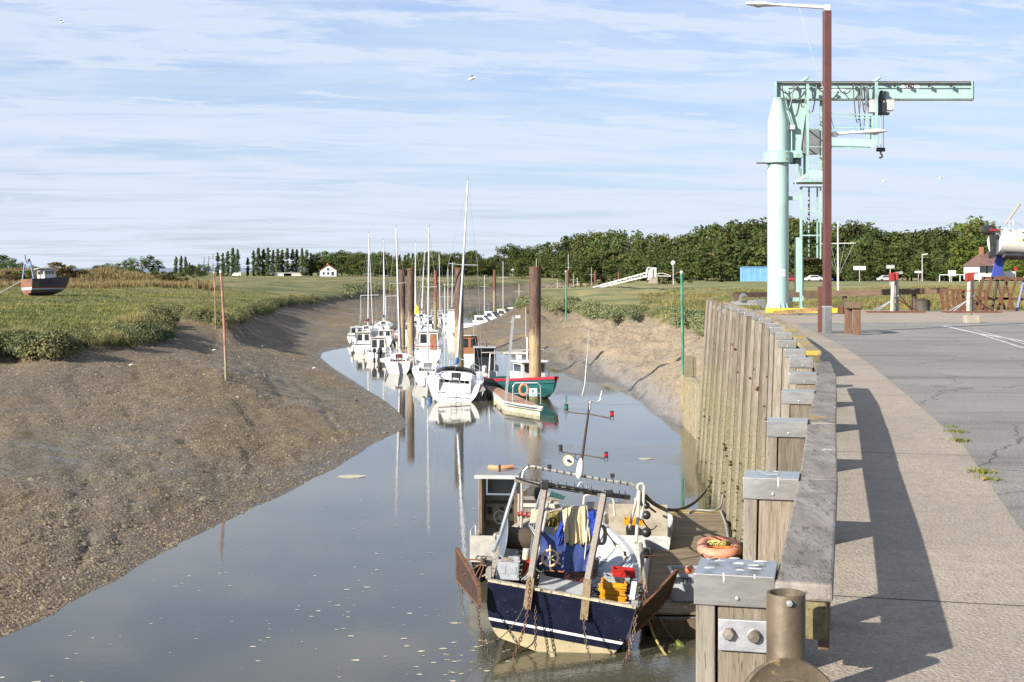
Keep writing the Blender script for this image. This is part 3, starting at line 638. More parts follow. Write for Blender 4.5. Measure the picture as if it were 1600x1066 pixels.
# horizontal walings and the boards behind
bm_ = None
for i in range(1, len(WALL) - 1):
    a = Vector((*WALL[i], 0)); b = Vector((*WALL[i + 1], 0)); d = (b - a).normalized(); nrm = Vector((d.y, -d.x, 0)); L = (b - a).length; nb = 9
    for k in range(nb):
        c0 = a + d * (L * (k + .5) / nb) + nrm * .325; ang = -math.atan2(d.x, d.y)
        if bm_ is None or k == 0:
            mb = MB(); zt, zb = QZ - .06, -1.5
            mb.add([(x - BAT * (PTOP - z) * (1 if x < 0 else 0), y, z) for z in (zb, zt) for x, y in ((-.02, -L / nb / 2 + .006), (.02, -L / nb / 2 + .006), (.02, L / nb / 2 - .006), (-.02, L / nb / 2 - .006))], [(0, 1, 2, 3), (4, 7, 6, 5), (0, 4, 5, 1), (1, 5, 6, 2), (2, 6, 7, 3), (3, 7, 4, 0)])
            bm_ = mb.build('board', WOODP); o = bm_; o.parent = wallth
        else: o = bm_.copy(); COL.objects.link(o); o.parent = wallth
        o.location = c0 - Vector((ORG[wallth.name].x, ORG[wallth.name].y, 0)); o.rotation_euler[2] = ang
# rusty wire remains, weed and mussels caught on the piles
mb = MB(); rr = random.Random(3)
for i in range(12, len(WALL)):
    for zc, n_ in ((5.4, 3), (2.3, 5), (1.0, 4)):
        if rr.random() < .25: continue
        for _ in range(n_):
            x = WALL[i][0] - BAT * (PTOP - zc) + rr.uniform(.03, .24); y = WALL[i][1] - .02; z = zc + rr.gauss(0, .25); r = rr.uniform(.018, .045)
            mb.m = 0 if zc > 4 else 1
            mb.lathe([(0, -r), (r * .8, -r * .5), (r, 0), (r * .7, r * .6), (0, r)], (x, y, z), 6)
o = mb.build('weed_tufts', [RUST, WEED], wallth, kind='stuff')

# two kerb beams lying on short posts on the landward side of the piles
def kerb(name, i0, y0, i1, y1, mat, label, extra):
    th = thing(name, label, 'kerb beam', (wall_x(y0) + .43, y0, QZ)); ys = [y0] + [p[1] for p in WALL if y0 + .4 < p[1] < y1 - .4] + [y1]
    n = 0
    for a, b in zip(ys[:-1], ys[1:]):
        A = Vector((wall_x(a) + .318, a, 0)); B = Vector((wall_x(b) + .318, b, 0)); d = (B - A).normalized(); nr = Vector((d.y, -d.x, 0)); g = d * .004
        mb = MB(); zt = 7.09 + random.uniform(-.004, .004)
        q = [A + g, B - g, B - g + nr * .222, A + g + nr * .222]
        mb.slab([Vector((p.x, p.y, zt - .072)) for p in q], (0, 0, .072)); mb.build('top_beam', mat, th, bevel=.012)
        mb = MB(); q = [A + g + nr * .03, B - g + nr * .03, B - g + nr * .20, A + g + nr * .20]
        q = q if a != ys[0] else [A + g + nr * .02, A + g + d * .5 + nr * .02, A + g + d * .5 + nr * .2, A + g + nr * .2]
        if a == ys[0]: mb.slab([Vector((p.x, p.y, zt - .072 - .15)) for p in q], (0, 0, .148)); mb.build('under_beam', MOSSY, th, bevel=.01)
        # post down to the slab
        for P_ in ([A + d * .14] if a != ys[0] else [A + d * .9]):
            mb = MB(); q = [P_ + nr * .02, P_ + d * .2 + nr * .02, P_ + d * .2 + nr * .2, P_ + nr * .2]
            mb.slab([Vector((p.x, p.y, QZ - .0)) for p in q], (0, 0, zt - .074 - QZ)); mb.build('support_post', WOODD, th)
    return th
k1 = kerb('kerb_beam', 2, 5.38, 9, 18.5, WOODK, 'grey weathered kerb beam nearest the viewer, along the concrete path', True)
k2 = kerb('kerb_beam', 9, 20.9, 20, 53.5, WOODY, 'yellow lichen-covered kerb beam farther along the quay, by the crane', False)
# dark side timber bolted to the near end of the first beam
mb = MB(); A = Vector((wall_x(5.5) + .475, 5.44, 0)); mb.slab([A + Vector((0, 0, 6.80)), A + Vector((.045, 0, 6.80)), A + Vector((.13, .36, 6.80)), A + Vector((.085, .36, 6.80))], (0, 0, .215)); mb.build('side_timber', WOODD, k1, bevel=.006)
# gull droppings on the nearest caps
mb = MB(); rr = random.Random(21)
for i_, n__ in ((3, 11), (4, 7), (5, 3)):
    w_ = WALL[i_]; d_ = dir_at(i_); n2_ = Vector((d_.y, -d_.x, 0)); o_ = Vector((w_[0], w_[1], PTOP + .0085))
    for _ in range(n__):
        c0 = o_ + n2_ * rr.uniform(.04, .28) + d_ * rr.uniform(.02, .26); r_ = rr.uniform(.006, .02); k0 = rr.random() * 6
        mb.poly([c0 + Vector((math.cos(a + k0) * r_ * rr.uniform(.6, 1.5) * 1.4, math.sin(a + k0) * r_ * rr.uniform(.6, 1.4), 0)) for a in [q * .7854 for q in range(8)]])
    for _ in range(n__ // 4):
        u_ = rr.uniform(.03, .24); L_ = rr.uniform(.015, .07); a_ = o_ + n2_ * u_ - d_ * .0215 + Vector((0, 0, -.004)); ww = rr.uniform(.0015, .004); dn = Vector((0, 0, -1))
        mb.poly([a_ - n2_ * ww, a_ + n2_ * ww, a_ + n2_ * ww * 1.3 + dn * L_ * .6, a_ + n2_ * ww * .4 + dn * L_, a_ - n2_ * ww * .6 + dn * L_ * .8])
tag(mb.build('droppings', pm('droppings_white', (.62, .61, .56), (.45, .44, .40), 30, .8, 0, 0, vary=0)), 'white gull droppings splashed on the nearest steel caps', 'droppings', None, 'stuff')
# galvanised plate with two bolts on the nearest pile
mb = MB(); p0 = Vector((WALL[3][0], WALL[3][1], 0))
c0 = p0 + Vector((.185, -.055, 6.858)); Rz = Matrix.Rotation(-math.atan2(dir_at(3).x, dir_at(3).y), 3, 'Z')
pl = thing('bolt_plate', 'galvanised square plate with two large bolts on the nearest pile', 'plate', c0)
mb.box(c0, (.205, .014, .125), Rz); mb.build('plate', GALV, pl, bevel=.003)
for s_ in (-1, 1):
    mb = MB(); mb.lathe([(.027, 0), (.027, .004), (.0245, .005), (.0245, .02), (.021, .024), (.0, .025)], c0 + Rz @ Vector((s_ * .05 - .012, -.008, .008 if s_ < 0 else .004)), 6 if s_ < 0 else 14, Rz @ Vector((0, -1, 0))); mb.build('bolt', BOLT, pl, smooth=False)
# upright rusty pipe and flanged bollard at the bottom edge
mb = MB(); pc = Pd(1228, 926, 5.12)
mb.lathe([(.0715, -1.2), (.0715, -.004), (.069, 0), (.061, 0), (.059, -.004), (.059, -.5), (0, -.5)], pc, 36)
pp = thing('rusty_pipe', 'upright brown steel pipe beside the nearest pile', 'pipe', pc - Vector((0, 0, 1.2)))
mb.build('tube', RUSTPIPE, pp, smooth=True)
mb = MB(); mb.lathe([(.012, 0), (.012, .012), (0, .014)], pc + Vector((-.003, -.071, -.022)), 6, (0, -1, 0)); mb.build('bolt', GALV, pp)
bc = Pd(1234, 1114, 4.05)
bo = thing('bollard', 'round flanged rusty bollard at the bottom edge of the view', 'bollard', bc - Vector((0, 0, .35)))
ax = Vector((.12, -1, .34)).normalized()
mb = MB(); mb.lathe([(0, .012), (.085, .012), (.088, .02), (.10, .02), (.102, .012), (.138, .010), (.150, .016), (.156, .010), (.156, -.012), (.15, -.02), (.1, -.02), (.09, -.12), (.09, -.3)], bc, 48, ax); mb.build('flange', RUSTPIPE, bo, smooth=True)
mb = MB(); mb.lathe([(.13, -.37), (.11, -.3), (.10, -.05), (.09, .06), (0, .07)], bc + Vector((0, .22, -.03)), 24); mb.build('stem', RUSTPIPE, bo, smooth=True)

# low steel sheet piling beyond the end of the timber face
sp = thing('sheet_pile_wall', 'low corrugated sheet pile wall beyond the far end of the timber quay', 'wall', (9.1, 65, 0))
SHEET = pm('crusted_steel', (.30, .26, .165), (.20, .17, .105), 3, .8, 0, .8, stretch=(3, 3, 1), spot=(.16, .135, .08), sscale=8, samt=(.52, .62), bd=.03)
n_ = 9
for k in range(n_):
    y0 = lerp(74, 64.2, k / n_); y1 = lerp(74, 64.2, (k + 1) / n_); x0 = lerp(9.2, 8.95, k / n_); x1 = lerp(9.2, 8.95, (k + 1) / n_)
    mb = MB(); q = [(x0, y0), (x0 + .28, y0 - .1), (x0 + .28, (y0 + y1) / 2), (x0 + .0, (y0 + y1) / 2 - .1), (x0, y1 + .004)]
    prof = [(x0, y0 - .004), (x0, lerp(y0, y1, .42)), (x0 + .30, lerp(y0, y1, .52)), (x0 + .30, lerp(y0, y1, .92)), (x0 + .02, y1 + .004)]
    zt = 2.72 + random.uniform(-.02, .02)
    mb.grid([[(x, y, -1.5) for x, y in prof], [(x, y, zt) for x, y in prof]]); mb.poly([(x0 + .02, y0, zt - .01), (x0 + .55, y0 - .1, zt - .01), (x0 + .55, y1, zt - .01), (x0 + .30, y1, zt - .01), (x0 + .30, lerp(y0, y1, .52), zt - .01), (x0, lerp(y0, y1, .42), zt - .01)] if k % 1 == 0 else [])
    mb.build('sheet_pile', SHEET, sp, solid=.012)
mb = MB(); mb.box((9.75, 73.5, 2.4), (.12, .5, 2.6)); mb.box((9.45, 73.5, 3.0), (.42, .12, 1.6)); mb.build('end_post', WOODP, sp)
# ------------------------------------------------------------------ materials of the yard
TEAL = pm('teal_paint', (.33, .455, .43), (.28, .40, .38), 1.6, .42, 0, .08, spot=(.20, .12, .06), sscale=4.5, samt=(.63, .68), vary=.05, stretch=(1, 1, .22))
TEALB = pm('teal_paint_rusted', (.27, .42, .38), (.21, .33, .30), 2, .45, 0, .1, spot=(.22, .10, .045), sscale=4, samt=(.60, .66), vary=.05)
BROWNP = pm('brown_paint', (.105, .042, .034), (.085, .035, .03), 2.5, .45, 0, .08, vary=0)
GREYP = pm('grey_paint', (.16, .165, .17), (.12, .125, .13), 4, .5)
LIGHTG = pm('light_grey_paint', (.42, .43, .43), (.34, .35, .35), 4, .45)
WHITEP = pm('white_paint', (.66, .66, .64), (.58, .58, .56), 3, .35, 0, .04, vary=.04)
WHITEW = pm('worn_white_paint', (.54, .53, .49), (.42, .40, .36), 3.5, .5, 0, .1, spot=(.30, .20, .12), sscale=6, samt=(.66, .72))
BLACK = pm('black_plastic', (.018, .018, .02), (.028, .028, .03), 6, .4)
RED = pm('red_paint', (.30, .028, .02), (.22, .022, .018), 5, .5, spot=(.12, .04, .03))
YEL = pm('yellow_paint', (.62, .42, .035), (.5, .33, .03), 4, .55, spot=(.22, .13, .06))
BLUE = pm('blue_paint', (.02, .045, .26), (.016, .035, .20), 4, .4)
GLASS = pm('dark_glass', (.02, .025, .03), (.03, .035, .04), 3, .08, 0, 0, vary=0, spec=.8)
MIL = lambda x, y, dd=0: Pd(x, y, 55.3 + dd)
def C3(x, y, dd=0): return Pd(x, y, 55.3 + dd)
base = Vector((C3(1215.7, 487).x, 55.3, QZ)); k = 55.3 / F
cr = thing('jib_crane', 'pale turquoise pillar jib crane standing at the far end of the quay', 'crane', base)
def zc(y): return CAMZ - (y - HOR) * k
mb = MB(); r = .425
mb.lathe([(r + .09, QZ), (r + .09, QZ + .03), (r, QZ + .03), (r, zc(320)), (r + .004, zc(319)), (r, zc(318)), (r, zc(255))], (base.x, base.y, 0), 40); mb.build('pillar', TEAL, cr, smooth=True)
for i in range(16):
    a = 2 * math.pi * i / 16; d_ = Vector((math.cos(a), math.sin(a), 0)); b0 = Vector((base.x, base.y, QZ + .03))
    mb = MB(); mb.slab([b0 + d_ * .42, b0 + d_ * .52, b0 + d_ * .425 + Vector((0, 0, .34))], d_.cross(Vector((0, 0, 1))) * .02); mb.build('foot_gusset', TEAL, cr)
mb = MB(); mb.lathe([(r + .0, zc(256)), (.60, zc(255)), (.60, zc(239)), (r + .05, zc(237)), (r, zc(236))], (base.x, base.y, 0), 40); mb.build('collar', TEALB, cr, smooth=True)
mb = MB(); mb.lathe([(r - .01, zc(237)), (r - .01, zc(190)), (.20, zc(156)), (.18, zc(153))], (base.x, base.y, 0), 40); mb.build('cone_head', TEAL, cr, smooth=True)
mb = MB(); mb.bar(C3(1182, 255, -.3), C3(1200, 255, -.3), .05, .05); mb.build('stop_lever', RUSTD, cr)
# jib
zt, zb = zc(129), zc(156); x0, x1 = C3(1212, 0).x, C3(1519, 0).x; yj = base.y
mb = MB(); mb.box(((x0 + x1) / 2, yj, (zt + zb) / 2), (x1 - x0, .025, zt - zb)); mb.build('jib_web', TEAL, cr)
for z in (zt, zb):
    mb = MB(); mb.box(((x0 + x1) / 2, yj, z), (x1 - x0, .36, .045)); mb.build('jib_flange', TEALB, cr)
    mb = MB(); mb.box(((x0 + x1) / 2, yj - .19, z + .012), (x1 - x0, .02, .018)); mb.build('rail_edge', RUST, cr)
for xx in (1212, 1519):
    mb = MB(); mb.box((C3(xx, 0).x, yj, (zt + zb) / 2), (.03, .36, zt - zb + .08)); mb.build('jib_end_plate', TEALB, cr)
mb = MB(); mb.box((C3(1516, 0).x, yj - .22, zc(141)), (.06, .05, zt - zb)); mb.build('end_stop', TEALB, cr)
mb = MB(); mb.box(((x0 + x1) / 2, yj - .30, zc(131)), (x1 - x0 - .4, .03, .035)); mb.build('festoon_rail', GREYP, cr)
for xx in (1240, 1262, 1282, 1333, 1345, 1360, 1398, 1420, 1452, 1486):
    mb = MB(); q = C3(xx, 133, -.24); mb.box(q, (.05, .16, .16)); mb.build('rail_bracket', RUSTD, cr)
for xx in (1257, 1370):
    mb = MB(); mb.bar(C3(xx - 8, 130, .2), C3(xx + 6, 120, -.5), .06, .12); mb.build('top_outrigger', TEALB, cr)
# hanging festoon cable
mb = MB()
def sagline(mb, a, b, sag, r, n=10, seg=6):
    a = Vector(a); b = Vector(b); mb.tube([a.lerp(b, t) - Vector((0, 0, sag * 4 * t * (1 - t))) for t in [i / n for i in range(n + 1)]], r, seg)
for a, b, s_ in ((1216, 1247, .35), (1222, 1240, 1.0), (1247, 1262, .9), (1258, 1276, 1.15), (1276, 1300, .3), (1308, 1334, .35), (1333, 1346, 1.5), (1340, 1354, 1.9), (1346, 1356, 1.1)):
    sagline(mb, C3(a, 133, -.32), C3(b, 133, -.32), s_, .022)
mb.build('festoon_cable', BLACK, cr, smooth=True)
# gusset between pillar and jib, control box and conduits
mb = MB(); mb.slab([C3(1226, 157), C3(1262, 157), C3(1259, 176), C3(1251, 236), C3(1233, 238), C3(1233, 190)], (0, .06, 0)); mb.build('gusset_plate', TEAL, cr)
mb = MB(); mb.box(C3(1238, 199, -.2), (.2, .14, .18)); mb.build('junction_box', LIGHTG, cr)
for xx, y0, y1 in ((1233.5, 203, 237), (1237, 203, 237)):
    mb = MB(); mb.tube([C3(xx, y0, -.12), C3(xx, y1, -.12)], .03); mb.build('conduit', TEALB, cr)
mb = MB(); mb.tube([C3(1225, 152, -.15), C3(1237, 196, -.15)], .04); mb.tube([C3(1228, 152, -.15), C3(1240, 196, -.15)], .03); mb.build('conduit', TEALB, cr)
mb = MB(); mb.box(C3(1242.5, 242), (.48, .6, .3)); mb.build('slew_bracket', TEALB, cr, bevel=.02)
mb = MB(); mb.box(C3(1242, 252, 0), (.34, .4, .22)); mb.build('slew_motor', BLACK, cr, bevel=.03)
# access cage
def frame_bar(name, a, b, w=.07, h=None, m=None): mb = MB(); mb.bar(a, b, w, h); return mb.build(name, m or TEALB, cr)
for xx, dd in ((1262, -.6), (1290, -.6), (1257, .7), (1288, .7)): frame_bar('cage_post', C3(xx, 131, dd), C3(xx, 279, dd), .085)
frame_bar('cage_column', C3(1285, 156, .2), C3(1285, 272, .2), .2, .12)
for yy in (177, 200.5, 229.5, 253, 263):
    frame_bar('cage_rail', C3(1262, yy, -.6), C3(1290, yy, -.6), .04); frame_bar('cage_rail', C3(1257, yy, .7), C3(1262, yy, -.6), .04)
mb = MB(); mb.box((C3(1268, 0).x, yj + .05, zc(285)), (1.15, 1.5, .06)); mb.build('cage_floor', TEALB, cr)
frame_bar('cage_fascia', C3(1263, 273, -.62), C3(1291, 273, -.62), .04, .32, TEAL)
frame_bar('cage_skirt', C3(1243, 285, -.3), C3(1263, 272, -.62), .06, .12)
frame_bar('cage_skirt', C3(1243, 286, .6), C3(1243, 286, -.5), .06, .12)
frame_bar('cage_rail', C3(1244, 256, -.3), C3(1244, 284, -.3), .05); frame_bar('cage_rail', C3(1250, 240, 0), C3(1250, 284, 0), .09)
mb = MB(); mb.box(C3(1266, 222, .25), (.66, .4, 1.0)); mb.build('grey_cabinet', GREYP, cr, bevel=.02)
# caged ladder and its long post
frame_bar('ladder_post', C3(1251.5, 292, -.1), C3(1251.5, 484, -.1), .09); frame_bar('ladder_post', C3(1254, 400, .3), C3(1254, 484, .3), .07)
for xx, dd in ((1264, .4), (1277, .4), (1282, -.2)): frame_bar('ladder_stile', C3(xx, 292, dd), C3(xx, 405, dd), .055)
for i in range(15): frame_bar('ladder_rung', C3(1262.5, 298 + i * 7.4, .3), C3(1265, 299.5 + i * 7.4, .3), .045, m=RUSTD)
for yy in (292.5, 329.5, 368, 404): 
    mb = MB(); mb.bar(C3(1253, yy, -.1), C3(1283, yy, -.2), .05); mb.bar(C3(1283, yy, -.2), C3(1277, yy, .6), .05); mb.bar(C3(1253, yy, -.1), C3(1264, yy, .6), .05); mb.build('ladder_hoop', TEALB if yy < 400 else RUSTD, cr)
frame_bar('wall_bracket', C3(1231, 310), C3(1250, 310), .1, .16); frame_bar('wall_bracket', C3(1231, 468), C3(1248, 468), .12, .16)
mb = MB(); mb.box(C3(1246.5, 414, .2), (.2, .3, 2.2)); mb.build('ladder_door', TEAL, cr)
# walkway and hoist
mb = MB(); mb.slab([C3(1299, 232, -.4), C3(1357, 232, -.4), C3(1368, 226, .4), C3(1299, 226, .4)], (0, 0, .06)); mb.build('walkway_floor', TEALB, cr)
frame_bar('walkway_fascia', C3(1300, 222, -.42), C3(1368, 224, -.42), .04, .30, TEAL)
for a, b in ((177, 181), (184.5, 184.5), (200, 200)): frame_bar('walkway_rail', C3(1299, a, -.4), C3(1363, b, -.4), .045)
for xx, y0, dd in ((1355, 180, -.4), (1360, 182, .2), (1363.5, 182, -.4)): frame_bar('walkway_post', C3(xx, y0, dd), C3(xx, 222, dd), .06)
frame_bar('hoist_post', C3(1369.3, 128, -.5), C3(1369.3, 228, -.5), .10)
mb = MB(); mb.box(C3(1364, 166.5, -.15), (.34, .4, .52)); mb.box(C3(1354, 162.5, -.1), (.2, .3, .1)); mb.build('hoist_drum_box', LIGHTG, cr, bevel=.02)
mb = MB(); mb.box(C3(1377, 169, -.15), (.34, .4, .42)); mb.tube([C3(1374, 160, -.2), C3(1380, 143, -.2)], .13, 10); mb.box(C3(1377, 178, -.15), (.6, .3, .1)); mb.build('hoist_motor', BLACK, cr, bevel=.015)
mb = MB(); mb.box(C3(1390, 165, -.15), (.30, .4, .42)); mb.build('hoist_cabinet', LIGHTG, cr, bevel=.02)
mb = MB(); mb.box(C3(1391, 169, -.365), (.15, .01, .15)); mb.build('notice', WHITEP, cr)
for xx in (1371.5, 1376.5, 1380.5):
    mb = MB(); mb.tube([C3(xx, 180, -.15), C3(xx, 231, -.15)], .014, 5); mb.build('hoist_rope', LIGHTG, cr)
mb = MB(); mb.box(C3(1376, 234, -.15), (.2, .12, .16)); mb.lathe([(0, -.05), (.08, -.05), (.08, .05), (0, .05)], C3(1371.5, 234, -.15), 12, (1, 0, 0)); mb.lathe([(0, -.05), (.08, -.05), (.08, .05), (0, .05)], C3(1380.5, 234, -.15), 12, (1, 0, 0)); mb.build('hook_block', BLACK, cr)
mb = MB(); mb.tube([C3(1376, 237, -.15), C3(1376, 240, -.15), C3(1378, 242, -.15), C3(1378.3, 245, -.15), C3(1376, 247, -.15), C3(1374, 245.5, -.15)], .04); mb.build('hook', RUSTD, cr)
def text(s_, name, size, loc, rot, m, parent=None, ext=.003):
    cu = bpy.data.curves.new(name, 'FONT'); cu.body = s_; cu.size = size; cu.extrude = ext; cu.align_x = 'CENTER'; cu.align_y = 'CENTER'
    tmp = bpy.data.objects.new('tmp', cu); COL.objects.link(tmp); bpy.context.view_layer.update()
    me = bpy.data.meshes.new_from_object(tmp.evaluated_get(bpy.context.evaluated_depsgraph_get())); bpy.data.objects.remove(tmp, do_unlink=True)
    me.materials.clear(); me.materials.append(m); o = bpy.data.objects.new(name, me); COL.objects.link(o); o.rotation_euler = rot
    org = ORG.get(parent.name, Vector()) if parent is not None else Vector(); o.location = Vector(loc) - org; o.parent = parent; return o
mb = MB(); mb.box((C3(1422, 0).x, yj - .022, zc(136)), (.75, .01, .22)); mb.build('load_plate', WHITEP, cr); text('500', 'lettering', .27, (C3(1420, 0).x, yj - .031, zc(136)), (R(90), 0, 0), BLACK, cr)
mb = MB(); mb.box((C3(1310, 0).x, yj - .022, zc(141)), (.55, .01, .16)); mb.build('faded_plate', pm('faded_print', (.55, .66, .62), (.30, .42, .42), 9, .5), cr)
PLACARD = pm('placard_print', (.72, .74, .70), (.45, .52, .50), 14, .4, 0, 0, spot=(.5, .45, .2), sscale=22)
mb = MB()
for a0, a1 in ((-2.2, -1.42), (-1.36, -1.0)):
    mb.grid([[(base.x + .431 * math.cos(a), base.y + .431 * math.sin(a), z) for a in np.linspace(a0, a1, 8)] for z in (zc(432.5), zc(420))])
mb.build('placard', PLACARD, cr, smooth=True)

# ---- street lamp with two heads
kl = 35.9 / F; lb = Vector((Pd(1292.2, 521, 35.9).x, 35.9, QZ)); LP = lambda x, y, dd=0: Pd(x, y, 35.9 + dd)
la = thing('street_lamp', 'tall brown square lamp post with two white lamp heads in front of the crane', 'street lamp', lb)
mb = MB(); mb.box((lb.x, lb.y, (QZ + LP(0, 17).z) / 2), (.185, .185, LP(0, 17).z - QZ), .12); mb.build('pole', BROWNP, la, bevel=.008)
mb = MB(); mb.box((lb.x, lb.y, QZ + .36), (.197, .197, .72), .12); mb.build('base_sleeve', GREYP, la, bevel=.01)
mb = MB(); mb.box((lb.x, lb.y, LP(0, 479.5).z), (.21, .21, .02), .12); mb.build('strap', LIGHTG, la)
def lamp_arm(y, sx, xe, xh0, xh1, yy):
    mb = MB(); mb.box((lb.x, lb.y, LP(0, y).z), (.13, .13, .18)); mb.tube([Vector((lb.x, lb.y, LP(0, y - 1).z)), LP(xe, yy)], [.055, .035], 10); mb.build('arm', WHITEP, la, smooth=True)
    c0 = LP((xh0 + xh1) / 2, yy); L = abs(xh1 - xh0) * kl / 2
    M_ = Matrix.Translation(c0) @ Matrix.Rotation(-.05 * sx, 4, 'Y'); mb = MB(M_); rows = []
    for t in np.linspace(-1, 1, 13):
        w = .15 * math.sqrt(max(0, 1 - (max(0, t * sx * 1.0)) ** 2 * .95)) if t * sx > 0 else lerp(.15, .06, (t * -sx) ** .8)
        rows.append([(t * L, w * math.cos(a), (.085 if math.sin(a) > 0 else .055) * math.sin(a) * w / .15) for a in np.linspace(0, 2 * math.pi, 14, endpoint=False)])
    mb.grid(rows, True); mb.poly(rows[0]); mb.poly(rows[-1]); mb.build('lamp_head', WHITEP, la, smooth=True)
    M2 = MB(M_ @ Matrix.Translation((.25 * L * sx, 0, -.05))); M2.lathe([(0, -.035), (.07, -.02), (.11, 0)], (0, 0, 0), 16); M2.v = [(v[0], v[1], v[2]) for v in M2.v]; M2.build('lens', pm('lamp_lens', (.55, .56, .55), rough=.2, bump=0), la, smooth=True)
lamp_arm(13, -1, 1215, 1219, 1165, 7.5)
lamp_arm(212, 1, 1335, 1335, 1386, 206.5)
mb = MB(); mb.tube([LP(1249, 11), LP(1262, 60), LP(1284, 130), LP(1306, 212)], .008, 5); mb.build('slack_wire', LIGHTG, la)
mb = MB(); mb.box(LP(1304, 210, -.06), (.1, .1, .13)); mb.build('clamp', GREYP, la)

st = thing('steel_stub_post', 'short riveted rusty steel post just left of the lamp post foot', 'post', (Pd(1282, 518, 36.4).x, 36.4, QZ))
mb = MB(); X_ = Pd(1282, 518, 36.4).x; zt = Pd(0, 448, 36.4).z
mb.box((X_ - .05, 36.4, (zt + QZ) / 2), (.014, .16, zt - QZ)); mb.box((X_ + .05, 36.4, (zt + QZ) / 2), (.014, .16, zt - QZ)); mb.box((X_, 36.33, (zt + QZ) / 2), (.1, .012, zt - QZ)); mb.build('post', pm('red_oxide', (.13, .05, .035), (.10, .04, .03), 5, .6, spot=(.30, .2, .15), sscale=40, samt=(.66, .7)), st)

# ---- timber bitt: two uprights under a cross piece
d0 = 34.9; bt = thing('timber_bitt', 'brown timber bitt of two posts and a cross beam right of the lamp post', 'bitt', (Pd(1333, 520, d0).x, d0, QZ))
for x_, dd in ((1325.5, .95), (1338.5, 0)):
    mb = MB(); p_ = Pd(x_, 520, d0 + dd); q_ = Pd(x_, 480, d0 + dd); mb.box((p_.x, p_.y, (QZ + q_.z) / 2), (.155, .2, q_.z - QZ)); mb.build('post', pm('rust_stained_timber', (.16, .085, .045), (.10, .055, .035), 4, .8, 0, .5, stretch=(6, 6, 1)), bt, bevel=.01)
mb = MB(); mb.bar(Pd(1325, 477, d0 + 1.1) , Pd(1339, 477, d0 - .15), .22, .17); mb.build('cross_beam', WOODD, bt, bevel=.015)

# ---- yellow barrier beam lying on the ground with rusty channel resting above it
dY = 52.3
yb = thing('yellow_steel_beam', 'yellow painted steel beam lying on the quay at the foot of the crane', 'beam', (Pd(1255, 492, dY).x, dY, QZ))
mb = MB(); a = Pd(1197, 492, dY); b = Pd(1308, 492, dY); mb.box(((a.x + b.x) / 2, dY, QZ + .13), (b.x - a.x, .28, .18)); mb.build('beam_body', YEL, yb, bevel=.015)
mb = MB(); mb.box((b.x + .08, dY - .05, QZ + .16), (.2, .3, .28)); mb.lathe([(0, -.06), (.13, -.06), (.13, .06), (0, .06)], (b.x + .2, dY - .1, QZ + .13), 14, (0, 1, 0)); mb.build('end_hinge', RUST, yb)
rb = thing('rusty_channel_beam', 'long rusty steel channel propped over the yellow beam', 'beam', (Pd(1245, 487, dY - 1).x, dY - 1, QZ))
mb = MB(); a = Pd(1209, 487.5, dY - 1); b = Pd(1288, 480.5, dY - 1.4); mb.bar(a, b, .24, .03); mb.bar(a - Vector((0, .11, .05)), b - Vector((0, .11, .05)), .02, .14); mb.bar(a + Vector((0, .11, -.05)), b + Vector((0, .11, -.05)), .02, .14); mb.build('channel', pm('ochre_rust', (.27, .17, .06), (.16, .09, .04), 6, .75, 0, .3), rb)
for xx in (1210, 1248, 1251):
    mb = MB(); p_ = Pd(xx, 488, dY - 1); mb.box((p_.x, p_.y, (QZ + p_.z - .05) / 2 + .0), (.05, .2, p_.z - .08 - QZ)); mb.build('leg', RUSTD, rb)
# ---- mooring davit lying behind the wall heads
dv = thing('mooring_davit', 'grey galvanised arm with a toothed cam on the wall heads left of the crane', 'davit', Pd(1175, 478, 57.5))
mb = MB(); mb.bar(Pd(1142, 473.5, 57.5), Pd(1192, 469.5, 57.5), .12, .10); mb.bar(Pd(1142, 474.5, 57.3), Pd(1196, 475.5, 57.3), .10, .08); mb.build('arm', GALV, dv)
mb = MB(); mb.slab([Pd(1155, 472, 57.2), Pd(1155, 463, 57.2), Pd(1159, 458, 57.2), Pd(1164, 459, 57.2), Pd(1169, 464, 57.2), Pd(1163, 463, 57.2), Pd(1159, 465, 57.2), Pd(1158, 472, 57.2)], (0, .12, 0)); mb.build('cam', GREYP, dv); mb = MB(); mb.slab([Pd(1182, 468, 57.2), Pd(1194, 468, 57.2), Pd(1197, 474, 57.2), Pd(1193, 482, 57.2), Pd(1188, 478, 57.2), Pd(1183, 476, 57.2)], (0, .1, 0)); mb.build('cam', GREYP, dv)

# ---- timber rail across the end of the yard, with posts
dR = 61.; rl = thing('timber_rail', 'long low dark timber rail across the grass behind the yard', 'rail', (Pd(1300, 470, dR).x, dR, 6.4))
xs = [1146, 1215, 1296, 1300, 1385, 1480]
mb = MB(); mb.bar(Pd(1228, 460, dR), Pd(1296, 461, dR), .2, .32); mb.build('rail', WOODD, rl)
mb = MB(); mb.bar(Pd(1146, 461, dR + .4), Pd(1216, 460, dR + .4), .18, .22); mb.build('rail', RUSTD, rl)
mb = MB(); mb.bar(Pd(1296, 459, dR), Pd(1480, 454, dR), .18, .26); mb.build('rail', pm('brown_timber', (.20, .13, .085), (.13, .085, .055), 3, .85, 0, .4, stretch=(1, 6, 6)), rl)
for xx in (1150, 1236, 1320, 1428.5):
    mb = MB(); p_ = Pd(xx, 460, dR + .1); mb.box((p_.x, p_.y, (p_.z + 6.2) / 2), (.17, .17, p_.z - 6.2 + .05)); mb.build('post', WOODD, rl)
